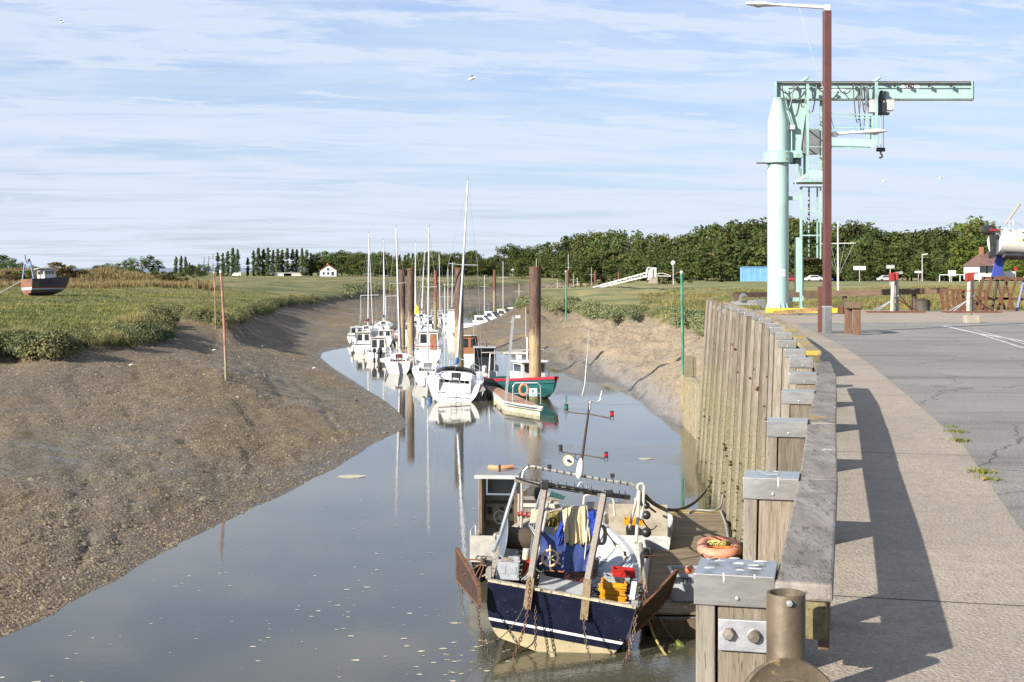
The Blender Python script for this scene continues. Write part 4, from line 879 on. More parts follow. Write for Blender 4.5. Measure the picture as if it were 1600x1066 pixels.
# ---- old drum
dD = 56.6; c0 = Pd(1441.5, 485, dD); dm = thing('steel_drum', 'squat dark steel drum on the yard edge between the two prop stands', 'drum', (c0.x, dD, QZ))
mb = MB(); mb.lathe([(.29, QZ), (.30, QZ + .36), (.31, QZ + .38), (.30, QZ + .4)], (c0.x, dD, 0), 24); mb.build('shell', pm('olive_steel', (.075, .07, .05), (.05, .045, .035), 4, .7), dm, smooth=True)
mb = MB(); mb.lathe([(.315, QZ + .40), (.315, QZ + .43), (.16, QZ + .47), (.1, QZ + .5), (0, QZ + .5)], (c0.x, dD, 0), 24); mb.build('lid', RUSTD, dm)
# ---- prop stands with red pads
def prop_stand(x, y, d0, label):
    b0 = Vector((Pd(x, y, d0).x, d0, QZ)); s_ = d0 / F
    th = thing('prop_stand', label, 'boat stand', b0, 0, 'white boat prop stands with red pads')
    mb = MB(); mb.box(b0 + Vector((0, 0, .035)), (88 * s_, .16, .07)); mb.box(b0 + Vector((0, .5, .035)), (88 * s_, .1, .06)); mb.build('base_beam', RUST, th)
    for dx, dy, tx, h in ((-8, 0, 1.5, 50), (3, .3, -1, 59)):
        mb = MB(); mb.tube([b0 + Vector((dx * s_, dy, .07)), b0 + Vector(((dx + tx) * s_, dy, h * s_))], .08, 12); mb.build('prop_pole', pm('aged_cream_paint', (.42, .40, .35), (.30, .27, .22), 4, .6, 0, .2), th, smooth=True)
    for x0, x1, h in ((-38, -8, 19), (-31, 3, 27), (36, 3, 20), (28, 4, 28)):
        mb = MB(); mb.tube([b0 + Vector((x0 * s_, 0 if x0 < 0 else .4, .07)), b0 + Vector((x1 * s_, .1, h * s_))], .028, 6); mb.build('brace', GALV if x0 < 0 else RUST, th)
    mb = MB(); mb.box(b0 + Vector((-9 * s_, -.02, 56 * s_)), (.18, .18, .32), .1); mb.build('pad', RED, th, bevel=.02)
    mb = MB(); mb.box(b0 + Vector((-2 * s_, .1, 57 * s_)), (.2, .26, .3), -.2); mb.build('pad', RED, th, bevel=.02)
    mb = MB(); mb.bar(b0 + Vector((-4 * s_, .25, 60 * s_)), b0 + Vector((10 * s_, .3, 63 * s_)), .26, .09); mb.build('cap_block', pm('weathered_block', (.35, .34, .32), rough=.8), th)
    return th
prop_stand(1402, 489, 53.6, 'boat prop stand with red pads right of the timber bitt')
prop_stand(1521, 489, 53.6, 'boat prop stand with red pads in front of the brown trestles')
sgn = thing('pole_in_block', 'thin rusty pole standing in a small concrete block on the yard', 'pole', Pz(1518, 505, QZ))
p_ = Pz(1518, 505, QZ); s_ = p_.y / F
mb = MB(); mb.box(p_ + Vector((0, 0, .12)), (22 * s_, .32, .24)); mb.build('concrete_block', pm('block_concrete', (.33, .28, .22), rough=.9, bump=.4), sgn, bevel=.02)
mb = MB(); mb.tube([p_ + Vector((0, 0, .2)), p_ + Vector((.0, 0, 76 * s_))], .02, 6); mb.bar(p_ + Vector((-.15, 0, 50 * s_)), p_ + Vector((.4, 0, 50.5 * s_)), .03, .03); mb.build('pole', RUST, sgn)
# ---- square frame trestles and A-frame trestles (brown)
def bars(mb, L, w): 
    for a, b in L: mb.bar(a, b, w, w)
for i, (xa, xb, y, d0) in enumerate(((1480, 1506, 485, 57.0), (1498, 1541, 486, 56.2))):
    s_ = d0 / F; th = thing('square_trestle', ('low square brown steel trestle behind the prop stand', 'wider brown steel trestle overlapping the low square one')[i], 'trestle', (Pd((xa + xb) / 2, y, d0).x, d0, QZ), 0, 'square brown trestles')
    X0, X1 = Pd(xa, y, d0).x, Pd(xb, y, d0).x; H = 32 * s_
    for x_ in (X0, X1):
        for y_ in (d0, d0 + .7):
            mb = MB(); mb.bar((x_ + (.06 if x_ == X0 else 0), y_, QZ), (x_ - .03, y_, QZ + H), .13, .05); mb.build('leg', RUST, th)
    mb = MB(); bars(mb, [((X0, d0, QZ + H), (X1, d0, QZ + H)), ((X0, d0 + .7, QZ + H), (X1, d0 + .7, QZ + H)), ((X0, d0, QZ + H), (X0, d0 + .7, QZ + H)), ((X1, d0, QZ + H), (X1, d0 + .7, QZ + H))], .07); mb.build('top_frame', RUST, th)
for i, (xa, xb, y, d0) in enumerate(((1537, 1583, 484, 57.4), (1573, 1630, 486, 56.4))):
    s_ = d0 / F; th = thing('a_frame_trestle', ('A-frame trestle with crossing brown legs left under the boat', 'A-frame trestle with a blue strut at the right edge under the boat')[i], 'trestle', (Pd((xa + xb) / 2, y, d0).x, d0, QZ), 0, 'A-frame trestles under the boat')
    P_ = lambda x, h, dy=0: Vector((Pd(x, y, d0).x, d0 + dy, QZ + h * s_)); m_ = (xa + xb) / 2; w_ = (xb - xa) / 2
    for dy in (0, 1.0):
        for a, b in (((m_ - w_, 0), (m_ - w_ * .45, 52)), ((m_ + w_, 0), (m_ + w_ * .42, 52))):
            mb = MB(); mb.bar(P_(a[0], a[1], dy), P_(b[0], b[1], dy), .12, .07); mb.build('leg', RUST, th)
        mb = MB(); mb.bar(P_(m_ - w_ * .45, 50, dy), P_(m_ + w_ * .45, 50, dy), .07, .12); mb.build('crossbar', RUST, th); mb = MB(); mb.bar(P_(m_ - w_ * .8, 18, dy), P_(m_ + w_ * .8, 18, dy), .06, .1); mb.build('crossbar', RUST, th)
    mb = MB(); mb.bar(P_(m_ - w_ * .6, 0, -.3), P_(m_ + w_ * (.1), 54, .2), .10, .06); mb.build('strut', (RUSTD, pm('blue_steel', (.10, .16, .30), (.16, .12, .12), 5, .6))[i], th)
# ---- sailing boat on the hard, its stern hanging over the trestles
dB = 56.9; sB = dB / F
hb = thing('boat_on_stands', 'white sailing boat with a blue keel raised on trestles at the right edge', 'boat', (Pd(1570, 435, dB).x, dB, QZ + 1.3))
B_ = lambda x, y, dd=0: Pd(x, y, dB + dd)
GEL = pm('gelcoat', (.66, .64, .59), (.60, .58, .54), 1.5, .22, 0, .0, vary=.04, spot=(.6, .58, .5), sscale=5)
ANTI = pm('blue_antifoul', (.035, .055, .30), (.03, .04, .2), 2, .6)
mb = MB(); rows = []
for t in np.linspace(0, 1, 12):
    X0 = lerp(1575, 1900, t); w = 1.35 * (.72 + .28 * math.sin(min(1, t * 1.6) * math.pi / 2)) * (1 if t < .6 else math.cos((t - .6) / .4 * math.pi / 2 * .98))
    yd = 363 - 3 * math.sin(t * 3.1); yk = lerp(398, 408, math.sin(t * math.pi)) if t < .9 else 385
    sec = []
    for a in np.linspace(0, math.pi, 15):
        sx = math.cos(a); z01 = math.sin(a) ** .8
        sec.append(Vector((B_(X0 - (5 if z01 > .3 and t == 0 else 0), 0).x, dB + 1.2 - w * sx, B_(0, lerp(yd, yk, z01)).z)))
    rows.append(sec)
mb.m = 0; mb.grid(rows); mb.poly(rows[0])
mb.m = 0; mb.grid([[r_[0], r_[-1]] for r_ in rows]); mb.build('hull', [GEL, ANTI], hb, smooth=True)
mb = MB(); mb.slab([B_(1583, 399, 1.2), B_(1583, 402, 1.2), B_(1700, 412, 1.2), B_(1700, 404, 1.2)], (0, .25, 0)); rows = []
for t in np.linspace(0, 1, 8):
    rows.append([Vector((B_(lerp(1578, 1860, t), 0).x, dB + 1.2 - .95 * math.cos(a) * math.sin(min(1, .55 + t) * math.pi / 2), B_(0, lerp(396, 399, 0) + (8 + 6 * math.sin(t * 3)) * math.sin(a)).z)) for a in np.linspace(0, math.pi, 9)])
mb.grid(rows); mb.poly(rows[0]); mb.build('bottom_paint', pm('dark_bottom', (.09, .085, .12), (.06, .055, .08), 3, .6), hb, smooth=True)
mb = MB(); mb.slab([B_(1561, 385, 1.1), B_(1573, 380, 1.1), B_(1565, 434, 1.1), B_(1548.5, 434, 1.1)], (0, .08, 0)); mb.build('rudder', ANTI, hb, bevel=.02)
mb = MB(); mb.slab([B_(1556, 395, 1.08), B_(1562, 372, 1.08), B_(1572, 356, 1.08), B_(1577, 362, 1.08), B_(1572, 397, 1.08)], (0, .12, 0)); mb.build('rudder_stock', GEL, hb, bevel=.02)
mb = MB(); mb.bar(B_(1571, 350, 1), B_(1594, 318, .4), .06, .09); mb.build('tiller', WOODG, hb, bevel=.01)
mb = MB(); mb.tube([B_(1577, 361, .2), B_(1577, 343, .2), B_(1583, 343.5, .2), B_(1583, 361, .2)], .016); mb.tube([B_(1586, 346, .2), B_(1600, 356, .2), B_(1640, 352, .2)], .014); mb.tube([B_(1577, 348, .2), B_(1590, 362, .2)], .014); mb.build('pushpit', GALV, hb)
mb = MB(); mb.box(B_(1620, 361, .5), (1.6, 1.0, .12)); mb.build('coaming', GEL, hb, bevel=.03)
for xx, m_ in ((1594, YEL), (1598.5, RED)):
    mb = MB(); mb.slab([B_(xx, 373, -.165), B_(xx + 2.6, 373, -.165), B_(xx + 1.6, 377.5, -.165), B_(xx - 1.0, 377.5, -.165)], (0, .02, 0)); mb.build('stripe_mark', m_, hb)
ob = thing('outboard_motor', 'black outboard motor with a red stripe clamped to the stern of the raised boat', 'outboard', B_(1553, 400, .6))
mb = MB(); rows = []
for t, w, h0, h1 in ((0, .10, 358, 362), (.1, .20, 352, 366), (.5, .24, 350.5, 367), (.85, .22, 351, 367), (1, .14, 354, 365)):
    X0 = lerp(1543, 1565, t); rows.append([Vector((B_(X0, 0).x, dB + .7 + w * math.cos(a), B_(0, lerp(h1, h0, .5 + .5 * math.sin(a))).z)) for a in np.linspace(0, 2 * math.pi, 12, endpoint=False)])
mb.grid(rows, True); mb.poly(rows[0]); mb.poly(rows[-1]); mb.build('cowling', BLACK, ob, smooth=True)
mb = MB(); mb.slab([B_(1546, 357, .45), B_(1562, 359, .45), B_(1564, 361, .45), B_(1546, 361, .45)], (0, .02, 0)); mb.build('stripe', RED, ob)
mb = MB(); mb.slab([B_(1548, 366, .55), B_(1559, 366, .55), B_(1557, 395, .55), B_(1550, 395, .55)], (0, .25, 0)); mb.build('leg', BLACK, ob, bevel=.03)
mb = MB(); mb.slab([B_(1546, 394, .55), B_(1557, 394, .55), B_(1554, 403, .55), B_(1549, 403, .55)], (0, .2, 0)); mb.lathe([(0, 0), (.14, .02), (.14, .05), (0, .08)], B_(1545, 399, .65), 10, (1, 0, 0)); mb.build('gearcase', BLACK, ob, bevel=.02)
mb = MB(); mb.bar(B_(1560, 371, .7), B_(1570, 372, .9), .16, .2); mb.bar(B_(1555, 351, .7), B_(1551, 346, .7), .06, .05); mb.build('bracket', GREYP, ob)

# ---- marker stakes and mooring piles standing in the harbour
PILET = pm('tarred_pile', (.095, .055, .035), (.055, .035, .028), 2.2, .7, 0, .5, stretch=(2, 2, .6), spot=(.25, .17, .10), sscale=4)
def mat_pile(name, top, low, zt):
    t = NT(name); w = t.coord(world=True); sp_ = t.n('ShaderNodeSeparateXYZ'); t.nt.links.new(w, sp_.inputs[0]); z = sp_.outputs[2]
    co = t.coord((2.4, 2.4, .5)); a = t.noise(co, 3, 6, .65); b = t.noise(w, 9, 5, .7)
    up = t.mix(t.range(a, .4, .62), top, tuple(x * .55 for x in top)); up = t.mix(t.range(b, .62, .70), up, (.42, .30, .18))
    lo = t.mix(t.range(a, .4, .65), low, tuple(x * .62 for x in low)); lo = t.mix(t.range(b, .60, .70), lo, (.10, .07, .045))
    wet = t.mix(t.range(b, .4, .6), (.16, .155, .07), (.09, .085, .04))
    zz = t.math('ADD', z, t.math('MULTIPLY', a, 2.2)); col = t.mix(t.range(zz, zt + .3, zt + 1.6), lo, up); col = t.mix(t.range(zz, 2.2, 1.2), col, wet)
    return t.fin(col, .8, t.bump(t.math('ADD', a, b), .5, .02))
PM1 = mat_pile('mooring_pile', (.105, .062, .042), (.34, .25, .14), 4.4); PM2 = mat_pile('mooring_pile_steel', (.17, .055, .035), (.25, .20, .11), 4.6)
def mpile(x, ytop, ybase, d, wpx, mat, label, cap=True):
    r_ = wpx / 2 * d / F; t_ = Pd(x, ytop, d); b0 = Vector((t_.x, d, -1))
    th = thing('mooring_pile', label, 'pile', b0, 0, 'mooring piles along the pontoons')
    mb = MB(); n_ = 20; rows = []
    for i in range(9):
        z = lerp(-1, t_.z, i / 8); rows.append([(t_.x + r_ * (1.02 - .04 * i / 8) * math.cos(a) * (1 + .02 * math.sin(3 * a + i)), d + r_ * math.sin(a), z) for a in np.linspace(0, 2 * math.pi, n_, endpoint=False)])
    mb.grid(rows, True); mb.poly(rows[-1]); mb.build('shaft', mat, th, smooth=True)
    if cap: mb = MB(); mb.lathe([(r_ * 1.06, t_.z - .10), (r_ * 1.06, t_.z + .02), (0, t_.z + .03)], (t_.x, d, 0), 20); mb.build('iron_band', RUST, th)
for a in ((836, 417.5, 0, 89.5, 18.5, PM1, 'thickest mooring pile, dark and tall, beside the green and red fishing boat'), (717.3, 419, 0, 108, 14, PM1, 'mooring pile just behind the mast of the nearest sailing yacht'),
          (641.8, 420, 0, 122, 11.5, PM1, 'right one of the two pale-footed piles standing close together'), (628, 422, 0, 138, 10.5, PM1, 'left one of the two pale-footed piles standing close together'),
          (680.7, 422.5, 0, 178, 6, PM2, 'slim red-brown pile among the middle motor boats'), (772.7, 421.5, 0, 262, 4.6, PM2, 'red-brown pile behind the far row of motor boats'),
          (887, 422.5, 0, 330, 4.4, PM2, 'red-brown pile in the far bend behind the grassy point'), (930, 423, 0, 390, 3.0, PM2, 'small far red-brown pile left of the gangway'), (967, 425, 0, 430, 2.4, PM2, 'smallest far red-brown pile above the gangway')):
    mpile(*a)
POLEG = mat_pile('green_stake', (.05, .26, .15), (.30, .22, .11), 2.6); POLER = mat_pile('red_stake', (.36, .17, .125), (.27, .22, .15), 4.2)
def stake(x, ytop, xb, yb, r_, mat, label, d=None, foot=False):
    g = ground_px(xb, yb) if d is None else Vector((Pd(xb, yb, d).x, d, float(gz(Pd(xb, yb, d).x, d)))); t_ = Pd(x, ytop, g.y)
    th = thing('marker_stake', label, 'marker stake', g, 0, 'channel marker stakes')
    mb = MB(); mb.tube([g - Vector((0, 0, .8)), g.lerp(t_, .5) + Vector((.03, 0, 0)), t_], [r_, r_, r_ * .85], 10); mb.build('stake_pole', mat, th, smooth=True)
    mb = MB(); mb.tube([t_ - Vector((0, 0, .12)), t_ + Vector((0, 0, .03))], r_ * 1.1, 10); mb.build('head_band', WHITEW, th, smooth=True)
    if foot: mb = MB(); mb.box(g + Vector((.02, 0, .14)), (.05, .1, .5)); mb.box(g + Vector((-.25, .1, .14)), (.05, .1, .42)); mb.box(g + Vector((-.12, .05, .02)), (.3, .1, .05)); mb.build('foot_channel', RUSTD, th)
stake(345, 423.5, 354, 594, .075, POLER, 'leaning faded red and white stake standing in the mud on the left', foot=True)
stake(334.5, 425, 337, 515, .062, POLER, 'shorter faded red stake standing behind the leaning one on the left bank')
stake(1065, 424, 1066.5, 600, .085, POLEG, 'bright green stake with a white head beside the sheet pile wall', d=75.5)
stake(884, 423.5, 884.5, 502, .09, POLEG, 'green stake with a white head near the grassy point')
# ------------------------------------------------------------------ vegetation
def leafmat(name, c1, c2, c3, patch=0):
    t = NT(name); g = t.n('ShaderNodeNewGeometry'); oi = t.n('ShaderNodeObjectInfo')
    col = t.mix(g.outputs['Random Per Island'], c1, c2); col = t.mix(t.range(t.math('FRACT', t.math('MULTIPLY', g.outputs['Random Per Island'], 7.31)), .78, .82), col, c3)
    hv = t.n('ShaderNodeHueSaturation'); t.nt.links.new(col, hv.inputs['Color']); t.nt.links.new(t.math('ADD', t.math('MULTIPLY', oi.outputs['Random'], .55), .72), hv.inputs['Value'])
    t.nt.links.new(t.math('ADD', t.math('MULTIPLY', t.math('FRACT', t.math('MULTIPLY', oi.outputs['Random'], 13.7)), .05), .475), hv.inputs['Hue'])
    cc = hv.outputs[0]
    if patch:
        w = t.coord(world=True); a = t.range(t.noise(w, .16, 5, .65), .38, .62); cc = t.mix(a, t.mix(1, cc, (.62, .72, .62), 'MULTIPLY'), t.mix(1, cc, (1.25, 1.12, .95), 'MULTIPLY')); cc = t.mix(t.range(t.noise(w, .9, 4, .7), .55, .66, 0, .45), cc, (.06, .065, .03))
    m = t.fin(cc, .75, None, 0, .2)
    tr = t.n('ShaderNodeBsdfTranslucent'); t.nt.links.new(cc, tr.inputs[0]); mx = t.n('ShaderNodeMixShader'); mx.inputs[0].default_value = .22
    t.nt.links.new(t.b.outputs[0], mx.inputs[1]); t.nt.links.new(tr.outputs[0], mx.inputs[2]); t.nt.links.new(mx.outputs[0], t.out.inputs[0]); return m
LEAF = leafmat('leaves_oak', (.042, .066, .017), (.075, .100, .026), (.105, .105, .03))
LEAFP = leafmat('leaves_poplar', (.040, .066, .024), (.068, .10, .032), (.095, .11, .04))
LEAFB = leafmat('leaves_bright', (.070, .125, .02), (.11, .165, .03), (.15, .16, .04))
LEAFR = leafmat('leaves_russet', (.10, .085, .03), (.15, .10, .04), (.07, .07, .025))
LEAFW = leafmat('twigs_bare', (.20, .16, .12), (.15, .12, .09), (.12, .10, .06))
BARK = pm('bark', (.13, .105, .075), (.08, .065, .05), 3, .9, 0, .4)
def quads(P, U, V):
    """P centres, U and V half axes -> verts and faces of independent four-sided leaves"""
    n = len(P); v = np.stack([P - U - V * .35, P + U * .1 - V, P + U + V * .35, P - U * .1 + V], 1).reshape(-1, 3); f = np.arange(4 * n).reshape(n, 4); return v, f
def mesh_np(name, v, f, mat, smooth=False):
    me = bpy.data.meshes.new(name); me.vertices.add(len(v)); me.vertices.foreach_set('co', np.ascontiguousarray(v, dtype=np.float32).ravel()); k = f.shape[1]
    me.loops.add(f.size); me.loops.foreach_set('vertex_index', f.ravel().astype(np.int32)); me.polygons.add(len(f))
    me.polygons.foreach_set('loop_start', np.arange(0, f.size, k, dtype=np.int32)); me.polygons.foreach_set('loop_total', np.full(len(f), k, dtype=np.int32)); me.update(calc_edges=True); me.materials.append(mat); return me
def rand_dir(rs, n): v = rs.normal(size=(n, 3)); return v / np.linalg.norm(v, axis=1, keepdims=True)
def crown_mesh(seed, nb, per, leaf, H=1., W=1., z0=.18, shape='round', mat=None):
    """unit tree: height 1, crown of nb clumps with per leaves each"""
    rs = np.random.RandomState(seed); P = []; N_ = []; cs = []
    for i in range(nb):
        if shape == 'round':
            a = rs.rand() * 6.283; u = rs.rand() ** .6; z = rs.rand(); prof = math.sqrt(max(0, 1 - (2 * (z - .42) / 1.16) ** 2)); rr_ = .40 * W * u * prof; c0 = np.array([math.cos(a) * rr_, math.sin(a) * rr_, z0 + (1 - z0) * z * .86 + .04]); br = .105 + .075 * rs.rand()
        elif shape == 'column':
            z = rs.rand(); prof = (1 - (abs(z - .4) / .62) ** 2.4); a = rs.rand() * 6.283; rr_ = .075 * W * rs.rand() * prof; c0 = np.array([math.cos(a) * rr_, math.sin(a) * rr_, z0 + (1 - z0) * z * .93]); br = .028 + .022 * prof
        else:
            a = rs.rand() * 6.283; z = rs.rand() ** 1.2; rr_ = .30 * W * (1 - z) * rs.rand() ** .5; c0 = np.array([math.cos(a) * rr_, math.sin(a) * rr_, z0 + (1 - z0) * z * .95]); br = .05 + .08 * (1 - z)
        cs.append(c0); d_ = rand_dir(rs, per); rad = br * (rs.rand(per, 1) ** .35); P.append(c0 + d_ * rad * np.array([1, 1, .78])); N_.append(d_ + rand_dir(rs, per) * .7)
    P = np.concatenate(P); N_ = np.concatenate(N_); N_ /= np.linalg.norm(N_, axis=1, keepdims=True); r_ = rand_dir(rs, len(P)); U = np.cross(N_, r_); U /= np.linalg.norm(U, axis=1, keepdims=True) + 1e-9; V = np.cross(N_, U)
    sz = leaf * (.6 + .8 * rs.rand(len(P), 1)); v, f = quads(P, U * sz, V * sz * .7); return mesh_np('crown', v, f, mat), cs
def trunk_mesh(cs, seed, r0=.022, top=.7, limbs=7):
    rs = random.Random(seed); mb = MB(); mb.tube([(0, 0, -.02), (.004, 0, .15), (.0, .006, .4), (.0, 0, top)], [r0, r0 * .8, r0 * .55, r0 * .2], 7)
    for c0 in rs.sample(list(cs), min(limbs, len(cs))):
        z = max(.12, min(float(c0[2]) - .12, top * .85)); mb.tube([(0, 0, z), (c0[0] * .5, c0[1] * .5, (z + c0[2]) / 2 + .01), tuple(c0)], [r0 * .45, r0 * .3, r0 * .1], 5)
    o = mb.build('trunk', BARK); me = o.data; bpy.data.objects.remove(o, do_unlink=True); return me
TREES = {}
def species(key, n, **kw):
    TREES[key] = []
    for i in range(n):
        me, cs = crown_mesh(hash(key) % 97 * 0 + 11 * i + len(key) * 3, mat=kw['mat'], nb=kw['nb'], per=kw['per'], leaf=kw['leaf'], W=kw.get('W', 1), z0=kw.get('z0', .18), shape=kw.get('shape', 'round')); TREES[key].append((me, trunk_mesh(cs, i, kw.get('r0', .022), .7 if kw.get('shape') != 'column' else .9, kw.get('limbs', 7))))
species('oak', 6, nb=42, per=62, leaf=.024, mat=LEAF, z0=.12)
species('wide', 3, nb=44, per=60, leaf=.025, mat=LEAF, W=1.3, z0=.10)
species('bright', 2, nb=46, per=62, leaf=.024, mat=LEAFB, W=.9, z0=.08)
species('pine', 2, nb=26, per=50, leaf=.026, mat=LEAFP, W=1.0, z0=.28, shape='cone')
species('poplar', 4, nb=100, per=20, leaf=.018, mat=LEAFP, z0=.03, shape='column', r0=.012, W=1.2)
species('thin', 2, nb=16, per=22, leaf=.010, mat=LEAFW, z0=.12, shape='column', r0=.010, limbs=14)
species('bush', 4, nb=22, per=46, leaf=.042, mat=LEAFR, W=1.9, z0=.0, r0=.02)
species('gbush', 4, nb=22, per=46, leaf=.042, mat=LEAF, W=1.9, z0=.0, r0=.02)
GRP = {'oak': 'trees of the wood behind the fields', 'wide': 'trees of the wood behind the fields', 'bright': 'trees of the wood behind the fields', 'pine': 'trees of the wood behind the fields', 'poplar': 'poplars in the far row', 'thin': 'bare poplars in the far row', 'bush': 'shrubs on the bank and field edges', 'gbush': 'shrubs on the bank and field edges'}
NAMES = {'oak': 'leafy_tree', 'wide': 'leafy_tree', 'bright': 'leafy_tree', 'pine': 'pine_tree', 'poplar': 'poplar_tree', 'thin': 'poplar_tree', 'bush': 'shrub', 'gbush': 'shrub'}
TR = random.Random(12)
def tree(key, x, ytop, d, label, wide=1., group=None, base=None):
    cm, tm = TR.choice(TREES[key]); X_ = (x - 800) * d / F; g = float(gz(X_, d)) if base is None else base; H = CAMZ - (ytop - HOR) * d / F - g; H *= 1.10; nm = NAMES[key]
    o = bpy.data.objects.new(nm, None); COL.objects.link(o); o.location = (X_, d, g - .1); o.rotation_euler[2] = TR.random() * 6.28; o.scale = (H * wide, H * wide, H)
    tag(o, label, 'shrub' if 'bush' in key else 'tree', group or GRP[key])
    for n_, me in (('crown', cm), ('trunk', tm)): c_ = bpy.data.objects.new(n_, me); COL.objects.link(c_); c_.parent = o
    return o
# the wood on the right: its skyline traced as tree tops
SKY_ = [(768, 404), (778, 400), (794, 386), (806, 388), (818, 392), (830, 388), (843, 387), (856, 380), (870, 384), (884, 374), (898, 372), (912, 370), (928, 368), (949, 365), (970, 368), (996, 367), (1018, 370), (1040, 371), (1062, 375), (1078, 370), (1098, 362), (1120, 357), (1140, 354), (1156, 351), (1174, 350), (1190, 349), (1212, 350), (1234, 348), (1252, 350), (1275, 355), (1292, 358), (1309, 357), (1331, 354), (1350, 355), (1366, 362), (1384, 377), (1400, 368), (1418, 368), (1437, 367), (1455, 366), (1472, 364), (1488, 367), (1505, 356), (1522, 343), (1537, 352), (1552, 366), (1575, 384), (1600, 390), (1630, 385), (1660, 380), (1700, 376), (1740, 380)]
def wood_d(x): return float(np.interp(x, (770, 860, 960, 1060, 1160, 1600), (690, 640, 520, 420, 355, 330)))
LM = [(273, 'the poplar trio'), (370, 'the short poplar row'), (445, 'the long low shed'), (512, 'the white house'), (575, 'the left yacht mast'), (614, 'the second tall mast'), (635, 'the paired piles'), (668, 'the slim straight mast'), (681, 'the slim red-brown pile'), (717, 'the tallest mast'), (757, 'the short far mast'), (773, 'the far-row pile'), (801, 'the small round road sign'), (836, 'the thickest pile'), (884, 'the left green stake'), (930, 'the small far pile'), (967, 'the smallest far pile'), (1018, 'the gangway cabin'), (1052, 'the globe lamp'), (1066, 'the bright green stake'), (1181, 'the blue container'), (1216, 'the crane pillar'), (1251, 'the ladder post'), (1292, 'the brown lamp post'), (1310, 'the signal mast'), (1343, 'the cross-shaped sign'), (1391, 'the grey sign'), (1441, 'the small street lamp'), (1487, 'the barrier gate'), (1508, 'the light front tree'), (1545, 'the brown-roofed house'), (1575, 'the white van'), (1600, 'the right edge')]
USED = set()
def place_word(x):
    m_, w_ = min(LM, key=lambda q: abs(q[0] - x)); dx = x - m_
    s_ = ('directly above ' if abs(dx) < 4 else ('just left of ' if dx < 0 else 'just right of ') if abs(dx) < 11 else ('left of ' if dx < 0 else 'right of ') if abs(dx) < 24 else ('well left of ' if dx < 0 else 'well right of ')) + w_
    if (s_, x > m_) in USED: s_ += ', outer'
    USED.add((s_, x > m_)); return s_
for x, y in SKY_:
    key = 'bright' if 1515 < x < 1530 or x == 1505 else ('pine' if x in (884, 856, 1275) else ('wide' if TR.random() < .35 else 'oak'))
    lab = {'bright': 'lighter green skyline tree, ', 'pine': 'dark pine on the skyline, ', 'oak': 'dark leafy skyline tree, ', 'wide': 'broad leafy skyline tree, '}[key]
    tree(key, x, y, wood_d(x) * TR.uniform(1.03, 1.14), lab + place_word(x), TR.uniform(1.0, 1.3))
for i in range(58):
    x = 772 + i * 15.2 + TR.uniform(-4, 4); yb = np.interp(x, [p_[0] for p_ in SKY_], [p_[1] for p_ in SKY_])
    if 1596 > x > 1540: continue
    k_ = TR.choice(['oak', 'oak', 'wide', 'gbush'])
    tree(k_, x, lerp(yb, 430, TR.uniform(.22, .55)), wood_d(x) * TR.uniform(.9, 1.0), {'oak': 'lower leafy tree in the wood front, ', 'wide': 'broad lower tree in the wood front, ', 'gbush': 'bushy shrub in the wood front, '}[k_] + place_word(x), TR.uniform(1.1, 1.5))
tree('bright', 1508, 372, 292, 'light yellow-green tree in front of the wood left of the brown-roofed house', 1.15)
tree('bright', 1590, 398, 285, 'bright hedge-like tree behind the raised boat', 1.6); tree('bright', 1618, 396, 285, 'bright hedge-like tree at the right edge', 1.6)
tree('bush', 1040, 420, 268, 'russet shrub beside the white lamp globe', 1.2); tree('gbush', 1060, 421, 270, 'low green shrub right of the lamp globe', 1.7); tree('gbush', 1345, 423, 262, 'low green shrub on the field edge right of the mast', 1.8)
# left far wood, poplars and single trees
for i in range(30):
    x = 560 + i * 7.2 + TR.uniform(-2, 2); tree(TR.choice(['oak', 'wide', 'oak', 'poplar']), x, TR.uniform(394, 402) + (5 if x > 745 else 0), TR.uniform(700, 760), 'tall far wood back tree, ' + place_word(x), TR.uniform(1.0, 1.5), 'trees of the far wood behind the masts')
for i in range(20):
    x = 553 + i * 11 + TR.uniform(-3, 3); tree(TR.choice(['oak', 'wide']), x, TR.uniform(404, 413), TR.uniform(650, 690), 'lower far wood front tree, ' + place_word(x), TR.uniform(1.5, 2.0), 'trees of the far wood behind the masts')
for x, y in ((396, 393), (404, 389), (412, 390), (419, 388), (427, 392), (434, 390), (441, 392), (449, 389), (457, 390), (464, 391), (472, 389), (479, 392), (486, 396), (340, 395), (348, 396), (356, 394), (364, 389), (371, 391), (387, 403), (275, 402), (283, 401), (290, 402), (296, 411)):
    tree('poplar', x, y, TR.uniform(690, 720), 'slim dark poplar in the far row, ' + place_word(x) if x > 390 else ('slim dark poplar in the isolated far-left clump, ' + {275: 'leftmost', 283: 'second from left', 290: 'third from left', 296: 'lowest, at its right end'}[x] if x < 300 else 'slim dark poplar in the short row, ' + ('leftmost' if x < 344 else 'second from left' if x < 352 else 'third from left' if x < 360 else 'tallest of the row' if x < 367 else 'just right of its tallest' if x < 380 else 'alone in the gap to its right')), TR.uniform(.95, 1.3), None if x > 390 else ('poplars of the isolated clump' if x < 300 else 'poplars of the short row'))
for x, y in ((319, 400), (326, 398), (333, 397)): tree('thin', x, y, 700, 'thin pale bare poplar, ' + {319: 'leftmost', 326: 'middle', 333: 'rightmost'}[x] + ' of three left of the short row', .9)
for x, y, w_ in ((497, 398, 1.4), (508, 395, 1.4), (520, 397, 1.3), (534, 395, 1.3), (546, 397, 1.3), (555, 398, 1.3)): tree('bright' if x == 508 else 'oak', x, y, 715, 'leafy tree near the white house, ' + ('behind its left gable' if x < 505 else 'bright green, directly behind its roof' if x == 508 else 'behind its right gable' if x < 525 else 'first right of it' if x < 540 else 'second right of it' if x < 550 else 'third right of it'), w_, 'trees behind the white house')
